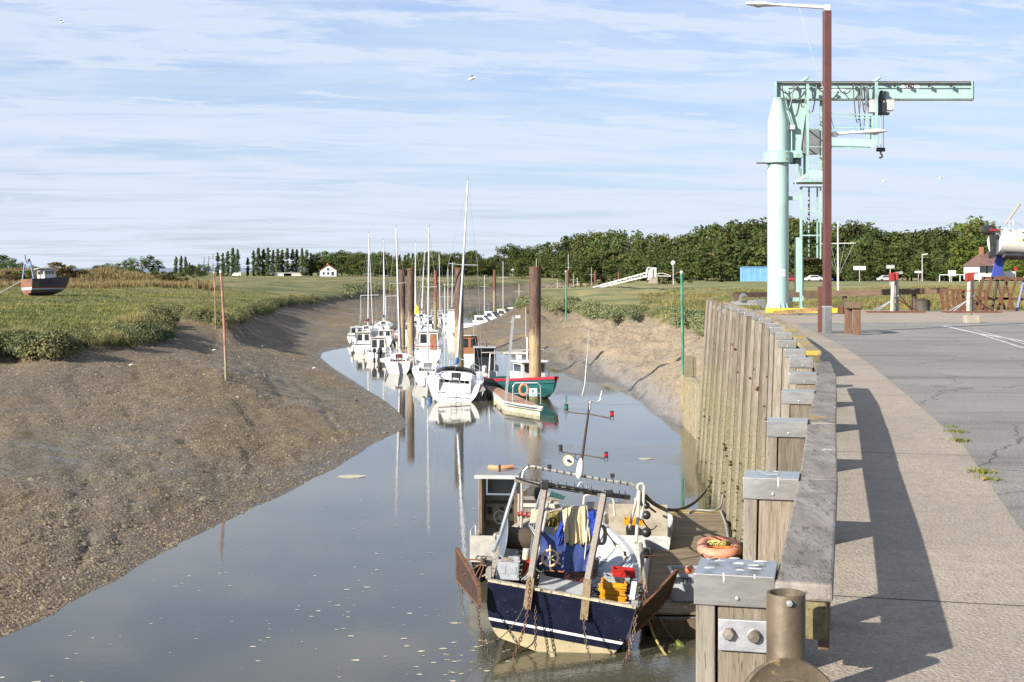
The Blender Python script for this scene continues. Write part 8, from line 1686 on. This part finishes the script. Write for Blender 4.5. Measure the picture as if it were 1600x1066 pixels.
mb = MB(); mb.bar(T(988, 938, 30.3), T(992, 910, 30.5), .12, .1); mb.bar(T(990, 911, 30.5), T(1004, 912, 30.7), .05, .05); single(mb, 'corner_bitt', pm('pale_bitt', (.48, .46, .42), (.34, .32, .28), 7, .6), 'pale post and bracket at the right stern corner of the trawler', 'bitt')
mb = MB(); mb.bar(T(763, 905, 30.05), T(765, 872, 30.3), .12, .1); single(mb, 'corner_bitt', WOODA, 'weathered post at the left stern corner of the trawler', 'bitt')
# tangle of lines, floats and gear in the waist of the boat
rr = random.Random(31); GEAR = [BLACK, ROPE, ROPEG, pm('orange_line', (.40, .12, .04), (.28, .08, .03), 9, .8), pm('green_line', (.05, .16, .09), (.04, .12, .06), 9, .8), WOODA, MATS['wire_brown']]
def tangle(n, cx, sx, cy, sy, z0, z1, label, seed):
    rr = random.Random(seed); mb = MB()
    for k_ in range(n):
        c_ = Vector((rr.gauss(cx, sx), rr.gauss(cy, sy), rr.uniform(z0, z1))); pts_ = [c_]
        for _ in range(rr.randint(4, 8)): pts_.append(pts_[-1] + Vector((rr.gauss(0, .13), rr.gauss(0, .10), rr.gauss(0, .05))))
        mb.m = rr.randrange(len(GEAR)); mb.tube([HM @ v for v in pts_], rr.uniform(.008, .022), 5)
    tag(mb.build('gear_tangle', GEAR), label, 'gear', None, 'stuff')
tangle(70, -.95, .28, 1.6, .7, .8, 1.35, 'tangle of hoses and lines on the left side of the trawler', 31); tangle(40, .05, .5, 3.6, .5, .9, 1.5, 'tangle of lines in the bow of the trawler', 32); tangle(26, 1.2, .2, 1.6, .8, .9, 1.4, 'lines and small gear along the right side of the trawler', 33); tangle(26, -.5, .4, .6, .25, .75, .95, 'ropes lying on the stern deck of the trawler', 34)
for x_, y_, z_, s_, m_, l_ in ((-.25, 3.1, 1.15, (.5, .35, .45), INNERD, 'dark steel engine box amid the gear in the trawler'), (-1.15, 2.5, 1.25, (.25, .5, .4), GREYP, 'grey hydraulic tank on the trawler\'s left side'), (.55, 3.9, 1.3, (.45, .3, .35), WOODA, 'wooden box in the trawler\'s bow')):
    mb = MB(HM); mb.box((x_, y_, z_ - .1), s_); single(mb, 'deck_box', m_, l_, 'box', bevel=.02)
# tyre and ball fenders between trawler and pontoon
for i, (x, y, d_, r_) in enumerate(((1010, 805, 37.0, .12), (1010, 832, 35.2, .13), (1008, 864, 33.6, .13), (1010, 790, 38, .10))):
    mb = MB(); mb.lathe([(0, -r_)] + [(r_ * math.cos(a), r_ * math.sin(a)) for a in np.linspace(-1.3, 1.3, 8)] + [(0, r_)], T(x, y, d_), 14); single(mb, 'ball_fender', BLACK, ('black ball fender second from the far end beside the pontoon', 'black ball fender third from the far end beside the pontoon', 'black ball fender nearest the viewer beside the pontoon', 'small black ball fender at the far end beside the pontoon')[i], 'fender', 'black fenders along the pontoon', smooth=True)

# ---- grey workboat with an open wheelhouse, lying ahead on the left
q0 = Vector((-.05, 36.6, 0)); WM = boat_M(q0, -.10); wb = thing('workboat', 'cream open workboat with a small wheelhouse lying beyond the trawler\'s left side', 'workboat', q0)
rows = hull_rows(7.6, 2.25, 1.0, 1.35, .2, .96, .3, .02, .42, 16, 8, pw=.4); WBH = pm('grey_workboat_paint', (.36, .345, .31), (.27, .255, .225), 4, .6, 0, .2, spot=(.16, .13, .09), sscale=6); mb = MB(WM); mb.grid(rows); mb.build('hull', WBH, wb, smooth=True)
mb = MB(WM); mb.grid([[r[0] + Vector((.08, 0, -.55)), r[-1] + Vector((-.08, 0, -.55))] for r in rows[:-2]]); mb.build('deck', pm('cream_deck', (.34, .30, .23), (.24, .21, .16), 4, .7), wb)
for s_, sg_ in ((0, 1), (-1, -1)): mb = MB(WM); mb.grid([[r[s_] + Vector((sg_ * .1, 0, -.55)), r[s_] + Vector((sg_ * .1, 0, 0)), r[s_] + Vector((0, 0, .02))] for r in rows[:-1]]); mb.build('bulwark', MATS['cream_deck'], wb)
mb = MB(WM); mb.slab([(-1.08, -.02, .55), (-.40, -.02, .55), (-.40, -.02, 1.25), (-1.08, -.02, 1.25)], (0, .07, 0)); mb.build('stern_board', WBH, wb)
text('COU', 'lettering', .19, WM @ Vector((-.72, -.05, .66)), (R(90), 0, -.10), BLACK, wb)
hx0, hx1, hy0, hy1, hz0, hz1 = -1.02, .02, 1.6, 3.0, .45, 2.62
mb = MB(WM); mb.box(((hx0 + hx1) / 2, (hy0 + hy1) / 2 - .1, hz1 + .02), (hx1 - hx0 + .16, hy1 - hy0 + .45, .06)); mb.build('wheelhouse_roof', pm('grey_roof', (.24, .24, .25), (.18, .18, .19), 3, .6), wb, bevel=.01)
mb = MB(WM); mb.box(((hx0 + hx1) / 2, hy0 - .34, hz1 + .01), (hx1 - hx0 + .2, .04, .1)); mb.build('roof_trim', LIGHTG, wb)
for x_ in (hx0, hx1): mb = MB(WM); mb.box((x_, (hy0 + hy1) / 2 + (.25 if x_ > -.5 else 0), (hz0 + hz1) / 2), (.05, (hy1 - hy0) - (.5 if x_ > -.5 else 0), hz1 - hz0)); mb.build('side_wall', WBH, wb)
for x_ in (hx0 + .03, hx1 - .03): mb = MB(WM); mb.box((x_, hy0 - .02, (hz0 + hz1) / 2), (.08, .06, hz1 - hz0)); mb.build('corner_post', WOODD, wb)
mb = MB(WM); mb.box(((hx0 + hx1) / 2, hy1, 1.15), (hx1 - hx0, .05, 1.4)); mb.build('front_wall', CREAM, wb); mb = MB(WM); mb.box(((hx0 + hx1) / 2, hy1 + .02, 2.2), (hx1 - hx0 - .12, .02, .6)); mb.build('windscreen', pm('hazy_glass', (.42, .47, .47), (.36, .40, .40), 2, .15, 0, 0, vary=0), wb)
mb = MB(WM); mb.box(((hx0 + hx1) / 2, hy1 - .3, 1.45), (hx1 - hx0 - .1, .5, .5)); mb.build('dashboard', MATS['cream_deck'], wb, bevel=.03)
for dx, dz, w_, h_ in ((-.32, 1.5, .14, .2), (.02, 1.55, .10, .1), (.25, 1.5, .13, .13)): mb = MB(WM); mb.box(((hx0 + hx1) / 2 + dx, hy1 - .56, dz), (w_, .03, h_)); mb.build('instrument', BLACK, wb)
wcn = WM @ Vector(((hx0 + hx1) / 2 - .02, hy1 - .78, 1.36)); mb = MB(); mb.tube([wcn + Vector((.17 * math.cos(a), .06 * math.sin(a), .17 * math.sin(a))) for a in np.linspace(0, 6.283, 22, endpoint=False)], .016, 6, True)
for k_ in range(4): a = k_ * math.pi / 2 + .4; mb.tube([wcn, wcn + Vector((.17 * math.cos(a), .06 * math.sin(a), .17 * math.sin(a)))], .010, 4)
mb.build('steering_wheel', WHITEP, wb, smooth=True)
mb = MB(WM); mb.box((-.4, 1.9, .72), (.5, .3, .5)); mb.build('helm_seat', CREAM, wb, bevel=.03)
for z_ in (.62, .72, .82): mb = MB(WM); mb.box((-.5, 1.35 + z_ * .2, z_), (.9, .16, .03)); mb.build('step_slat', LIGHTG, wb)
mb = MB(WM); mb.tube([(-.5, 2.0, 2.66), (-.5, 2.0, 2.86)], .035, 8); mb.build('roof_lamp', RUSTD, wb)
mb = MB(WM); mb.tube([(-1.1, .3, 1.05), (-1.1, .3, 1.32), (-1.08, 1.2, 1.34), (-1.08, 1.2, 1.05)], .018, 5); mb.build('grab_rail', LIGHTG, wb)
for yy, zz, c_ in ((4.6, 1.15, WOODA), (5.2, 1.2, CREAM), (5.9, 1.3, WOODA)): mb = MB(WM); mb.box((.15, yy, zz), (1.7, .18, .10)); mb.build('thwart', c_, wb, bevel=.01)
lr = WM @ Vector((-.52, 2.55, 2.72)); cushion = MB(); cushion.tube([lr + Vector((.34 * (t - .5) * 2, .22 * (-(math.cos((t - .5) * 2.6)) + .3), 0)) for t in np.linspace(0, 1, 12)], .07, 8); single(cushion, 'half_life_ring', pm('faded_orange', (.55, .28, .14), (.42, .2, .1), 6, .7), 'faded orange half ring lying on the workboat\'s wheelhouse roof', 'life ring', smooth=True)
cloth('green_net', [T(862, 768, 41), T(884, 776, 41), T(880, 781, 40.6), T(858, 776, 40.6)], pm('pale_green_net', (.18, .42, .32), (.12, .3, .22), 20, .9, 0, .8), 'pale green net heap on the workboat\'s foredeck', 'net', 14, 8, .03, 3, 8)
mb = MB(); mb.lathe([(.1, -.2), (.13, -.1), (.12, .1), (.06, .2)], T(841, 770, 41), 12); single(mb, 'small_engine', BLACK, 'small black engine on the workboat\'s foredeck', 'engine', smooth=True)
# ---- second open boat beyond the bow with an outboard
q0 = Vector((3.25, 38.6, 0)); SM = boat_M(q0, -.12); sk = thing('open_skiff', 'grey open skiff with a white outboard and cream box beyond the trawler\'s bow', 'skiff', q0)
rows = hull_rows(4.6, 2.5, .9, 1.15, .2, .95, .2, .02, .45, 14, 7, pw=.4); mb = MB(SM); mb.grid(rows); mb.poly(rows[0][::-1]); mb.build('hull', LIGHTG, sk, smooth=True)
mb = MB(SM); mb.grid([[r[0] + Vector((.08, 0, -.4)), r[-1] + Vector((-.08, 0, -.4))] for r in rows[:-2]]); mb.build('deck', GREYP, sk)
mb = MB(SM); mb.box((.25, 1.3, 1.1), (1.7, .08, .9)); mb.build('bulkhead', MATS['cream_deck'], sk, bevel=.01); mb = MB(SM); mb.box((-.95, 2.2, 1.1), (.8, 1.2, .5)); mb.build('locker', WOODA, sk, bevel=.02)
outboard(SM @ Matrix.Translation((-.75, .6, .35)), sk, m=WHITEP, tilt=.1, s_=.95)
crate('fish_crate', T(990, 819, 38.3), (.5, .38, .16), CRY, 'yellow fish crate with red handles on the skiff beyond the trawler', 0, 'crates beyond the trawler')

# ---- floating pontoon beside the wall
zP = .5; pn = thing('pontoon', 'grey-brown planked pontoon between the trawler and the timber wall', 'pontoon', (4.9, 38, 0))
def pl_(Y): return np.interp(Y, (31.4, 35.2, 45), (2.95, 3.42, 4.66))
def prr(Y): return wall_x(Y) - .36 if Y < 40 else wall_x(Y) - .30 + .0 * Y
PLK = wood('pontoon_plank', (.235, .185, .12), (.165, .125, .078), (.09, .068, .045), (.6, 7, 7), bump=.4, rough=.75)
PLKY = pm('yellow_edged_plank', (.50, .33, .05), (.26, .20, .08), 3, .75, 0, .3)
n_ = 92
for k_ in range(n_):
    y0 = lerp(31.4, 45, k_ / n_); y1 = lerp(31.4, 45, (k_ + 1) / n_) - .012; z_ = zP + random.uniform(-.004, .004)
    mb = MB(); mb.slab([(pl_(y0), y0, z_ - .04), (prr(y0), y0, z_ - .04), (prr(y1), y1, z_ - .04), (pl_(y1), y1, z_ - .04)], (0, 0, .04)); mb.build('plank', PLKY if k_ in (91, 90, 88) else PLK, pn)
for f_ in (pl_, prr):
    mb = MB(); mb.bar((f_(31.4), 31.4, zP - .16), (f_(45), 45, zP - .16), .10, .2); mb.build('side_beam', LIGHTG if f_ is pl_ else WOODA, pn)
mb = MB(); mb.tube([(pl_(31.4) + .02, 31.4, zP + .05), (pl_(38) - .0, 38, zP + .06), (pl_(45) - .02, 45, zP + .05)], .06, 8); mb.build('guard_tube', MATS['blue_grey_tube'], pn, smooth=True)
for yy in (32, 36, 40, 44): mb = MB(); mb.box(((pl_(yy) + prr(yy)) / 2, yy, .1), (2.2, 1.6, .6)); mb.build('float', WOODD, pn)
mb = MB(); mb.box(((pl_(31.4) + prr(31.4)) / 2, 31.36, zP - .18), (prr(31.4) - pl_(31.4), .06, .2)); mb.build('end_beam', GREYP, pn)
tp = [T(1144, 797, 44.8), T(1146, 815, 42.2), T(1152, 838, 39.8), T(1154, 862, 37.8), T(1158, 880, 36.4)]
chain([Vector((prr(v.y) - .12, v.y, zP + .06 + .03 * (i % 2))) for i, v in enumerate(tp)], .03, ROPEG, 'grey rope lying along the wall side of the pontoon', 'rope')
chain([Vector((prr(44.6) - 1.2, 44.2, zP + .03)), Vector((prr(44.6) - .9, 44.6, zP + .06)), Vector((prr(44.6) - .4, 44.3, zP + .1)), Vector((prr(44.6) - .1, 44.7, zP + .15)), Vector((wall_x(46) - .2, 46, 1.0))], .03, ROPEG, 'pale grey rope end coiled at the far corner of the pontoon', 'rope')
chain([T(1006, 772, 34.5), T(1020, 786, 38), T(1040, 795.5, 42), T(1062, 796, 45.5), T(1085, 785, 48), T(1104, 765, 50), T(1116, 748, 51.5)], .055, ROPE, 'weed-hung mooring rope sagging from the trawler to the wall', 'rope')
chain([T(1006, 776, 34.5), T(1012, 790, 37), T(1020, 797, 38.5), T(1024, 800, 39.5)], .03, ROPE, 'short mooring rope from the trawler down to the pontoon corner', 'rope')
chain([T(1113, 600, 58.0), T(1117, 690, 53.5), T(1119, 745, 51.5)], .035, ROPE, 'dark rope hanging down the timber wall to the weed clump', 'rope')
mb = MB(); rr = random.Random(8)
for _ in range(46): c_ = T(1117 + rr.gauss(0, 4), 775 + rr.gauss(0, 14), 49.6 + rr.gauss(0, .3)); r_ = rr.uniform(.05, .14); mb.lathe([(0, -r_ * 1.4), (r_ * .7, -r_ * .5), (r_, .1 * r_), (r_ * .5, r_), (0, r_ * 1.2)], c_, 7)
tag(mb.build('weed_clump', WEED), 'clump of brown seaweed and mussels at the foot of the wall', 'seaweed', None, 'stuff')
chain([T(1000, 860, 33.4), T(1004, 868, 33.6), T(1012, 871, 33.9), T(1016, 864, 34.2)], .022, ROPEG, 'slack grey rope between trawler and pontoon edge', 'rope'); chain([T(1004, 812, 36), T(1010, 822, 36.5), T(1018, 828, 37.5), T(1026, 822, 39)], .02, ROPEG, 'second slack grey rope from the trawler to the pontoon cleat', 'rope')
# ropes and rods slanting into the water at the near end
GREENW = pm('green_weed_rope', (.15, .17, .03), (.08, .09, .02), 12, .8, 0, .8, bd=.03)
chain([T(1012, 965, 31), T(1024, 998, 30.4), T(1052, 1040, 29.4), T(1075, 1062, 29.0)], .028, pm('yellow_rope', (.30, .26, .10), (.18, .15, .06), 20, .8), 'yellowish rope running down into the water beside the trawler', 'rope')
chain([T(1056, 1003, 30.6), T(1075, 1020, 30.4), T(1095, 1040, 30.2)], .075, GREENW, 'thick rope covered in green weed near the nearest pile', 'rope'); chain([T(1045, 1018, 30), T(1062, 1030, 30), T(1075, 1040, 30), T(1098, 1041, 30)], .03, GREENW, 'thinner weedy rope below the thick one', 'rope'); chain([T(1028, 964, 31.2), T(1045, 990, 31), T(1057, 1005, 30.8)], .025, ROPE, 'dark mooring rope from the pontoon end into the weed', 'rope')
# orange dinghy on the pontoon
dc = Vector((5.62, 37.3, zP)); dg_ = thing('orange_dinghy', 'small worn orange inflatable dinghy lying on the pontoon', 'dinghy', dc); ORG_ = pm('worn_orange', (.62, .20, .10), (.50, .24, .16), 5, .6, 0, .1, spot=(.42, .34, .30), sscale=5, vary=0); ORI = pm('orange_floor', (.72, .22, .05), (.6, .18, .04), 4, .55, vary=0)
DM = Matrix.Translation(dc) @ Matrix.Rotation(-.12, 4, 'Z')
ring = [(.46 * math.copysign(abs(math.cos(a)) ** .7, math.cos(a)), .86 * math.copysign(abs(math.sin(a)) ** .75, math.sin(a)), .30) for a in np.linspace(0, 2 * math.pi, 36, endpoint=False)]
mb = MB(DM); mb.tube(ring, .15, 12, True); mb.build('tube', ORG_, dg_, smooth=True); mb = MB(DM); mb.poly([(x_ * .9, y_ * .9, .16) for x_, y_, z_ in ring]); mb.build('floor_sheet', ORI, dg_)
mb = MB(DM); mb.grid([[(x_ * 1.10, y_ * 1.06, .22) for x_, y_, z_ in ring], [(x_ * .9, y_ * .9, .01) for x_, y_, z_ in ring]], True); mb.build('pale_bottom', WHITEW, dg_, smooth=True)
mb = MB(DM); mb.box((0, .05, .30), (.72, .2, .06)); mb.build('thwart', ORI, dg_, bevel=.02); mb = MB(DM); mb.tube([(x_ * 1.3, y_ * 1.15, .27 + .03 * math.sin(i * 1.7)) for i, (x_, y_, z_) in enumerate(ring)], .012, 5, True); mb.build('lifeline', BLACK, dg_)
mb = MB(DM)
for i in range(60): a = rr.random() * 6.28; r_ = rr.random() ** .5; c_ = Vector((.02 + .30 * r_ * math.cos(a), .30 + .16 * r_ * math.sin(a), .34 + .06 * rr.random())); mb.tube([c_ + Vector((.05 * math.cos(q + a), .03 * math.sin(q), .03 * math.sin(q + a))) for q in np.linspace(0, 6.28, 7, endpoint=False)], .014, 4, True)
single(mb, 'rope_heap', pm('yellow_green_rope', (.52, .50, .16), (.36, .34, .10), 16, .8), 'heap of yellow-green rope lying in the orange dinghy', 'rope', kind='stuff')
# grey mesh bin with an orange ball
bc_ = Vector((4.35, 32.9, zP)); mbn = thing('mesh_bin', 'large grey mesh-sided bin on the near end of the pontoon', 'bin', bc_); BX, BY, BZ = 1.1, .9, .66
for dx, dy, sx, sy in ((-BX / 2, 0, .04, BY), (BX / 2, 0, .04, BY), (0, -BY / 2, BX - .05, .04), (0, BY / 2, BX - .05, .04)):
    mb = MB(); mb.box(bc_ + Vector((dx, dy, BZ * .34)), (sx, sy, BZ * .62)); mb.build('side_panel', CRG, mbn); mb = MB(); mb.box(bc_ + Vector((dx, dy, BZ - .03)), (sx + .03, sy + .02, .06)); mb.build('rim', CRG, mbn)
for i in range(12): mb = MB(); x_ = -BX / 2 + .06 + i * (BX - .12) / 11; mb.box(bc_ + Vector((x_, -BY / 2 - .005, BZ * .79)), (.018, .03, BZ * .27)); mb.build('grille_bar', BLACK, mbn)
for z_ in (.72, .84): mb = MB(); mb.box(bc_ + Vector((0, -BY / 2 - .015, BZ * z_)), (BX, .012, .02)); mb.build('grille_bar', BLACK, mbn)
mb = MB(); mb.box(bc_ + Vector((0, 0, .3)), (BX - .1, BY - .1, .04)); mb.build('floor_panel', LIGHTG, mbn)
bp_ = bc_ + Vector((-.1, .25, BZ - .06)); mb = MB(); mb.lathe([(.09 * math.cos(a), .09 * math.sin(a)) for a in np.linspace(-1.57, 1.57, 10)], bp_, 16); single(mb, 'orange_float', pm('float_orange', (.65, .14, .05), (.5, .1, .04), 5, .5), 'orange ball float lying in the grey mesh bin', 'float', smooth=True)

# ---- wrecked boat on the marsh
gp = ground_px(42, 463); WS = gp.y / 197 * .82; gp.z += .05; print('wreck', gp, WS); wk = thing('stranded_boat', 'rusty black and white stranded fishing boat on the grass at the far left', 'boat', gp); WKM = boat_M(gp, -.52, -R(3)) @ Matrix.Scale(WS, 4)
WKH = pm('flaking_black_hull', (.018, .02, .03), (.03, .03, .035), 1.2, .6, 0, .2, spot=(.16, .12, .09), sscale=1.6, samt=(.66, .75), vary=0); WKR = pm('flaking_red_transom', (.20, .085, .05), (.10, .055, .04), 1.2, .8, 0, .3, spot=(.35, .33, .25), sscale=2, vary=0); WKB = pm('pale_blue_band', (.25, .38, .52), (.42, .42, .30), 1.5, .6, vary=0); WKG = pm('bare_bottom', (.10, .075, .055), (.06, .045, .035), 1, .8, vary=0)
rows = hull_rows(8.2, 3.3, 2.9, 3.4, 0.02, .9, .5, .0, .42, 16, 8, pw=.55); rr2 = resample_z(rows, [.5, 1.0, 1.25, 1.45, 2.4]); K = len(rr2[0]); h = K // 2; mb = MB(WKM); bi = {0: 3, 1: 3, 2: 2, 3: 1, 4: 0, 5: 0, 6: 0}
for i in range(len(rr2) - 1):
    for k in range(K - 1): j = max(0, (h - 2 - k) if k < h else (k - h)); mb.m = bi[j]; mb.m = 3 if (j == 4 and i < 3) else mb.m; mb.add([rr2[i][k], rr2[i][k + 1], rr2[i + 1][k + 1], rr2[i + 1][k]], [(0, 1, 2, 3)])
for j in range(h - 1): mb.m = 2 if j in (2, 3) else 1; mb.m = {1: 4, 2: 2}.get(mb.m, mb.m); mb.add([rr2[0][h - 1 - j], rr2[0][h + j], rr2[0][h + j + 1], rr2[0][h - 2 - j]], [(0, 1, 2, 3)])
mb.build('hull', [WKH, RED, WKB, WKG, WKR], wk)
mb = MB(WKM); mb.grid([[r[0] - Vector((0, 0, .35)), r[-1] - Vector((0, 0, .35))] for r in rows]); mb.build('deck', GREYP, wk)
mb = MB(WKM); mb.slab([(-1.0, 3.2, 2.6), (1.0, 3.2, 2.6), (.9, 3.2, 4.65), (-.9, 3.2, 4.65)], (0, 2.6, .0)); mb.build('wheelhouse', WHITEW, wk, bevel=.06); mb = MB(WKM); mb.box((0, 4.2, 4.72), (2.2, 3.2, .14)); mb.build('wheelhouse_roof', WHITEW, wk, bevel=.04)
for yy in (3.7, 4.4, 5.1): mb = MB(WKM); mb.box((.97, yy, 4.05), (.06, .5, .6)); mb.build('window', GLASS, wk)
for xx in (-.45, .4): mb = MB(WKM); mb.box((xx, 3.17, 4.0), (.5, .05, .6)); mb.build('window', GLASS, wk)
BLU = pm('faded_blue_steel', (.10, .20, .36), (.16, .2, .26), 2, .6)
for a, b in (((-1.3, .3, 2.8), (-.85, .5, 5.6)), ((1.35, .5, 2.8), (.7, .4, 5.9)), ((-.95, .5, 5.55), (.85, .4, 5.9))): mb = MB(WKM); mb.bar(a, b, .2, .2); mb.build('gallows', BLU, wk)
mb = MB(WKM); mb.tube([(-.1, .4, 5.8), (-.4, .4, 6.2), (-.55, .4, 7.2)], .08, 6); mb.tube([(.2, .4, 5.8), (.25, .4, 6.4)], .12, 6); mb.tube([(.55, .4, 5.9), (.55, .4, 6.45)], .12, 6); mb.build('lamp_stub', RUSTD, wk)
mb = MB(WKM); mb.box((.3, -.05, .0), (.7, .3, 1.0)); mb.build('skeg', RUST, wk)
sg0 = WKM @ Vector((-1.5, .1, 2.6)); chain([sg0, sg0 + Vector((-3, 0, -1.6)), sg0 + Vector((-6, 1, -2.2))], .07, ROPEG, 'thick pale rope running left from the stranded boat', 'rope')
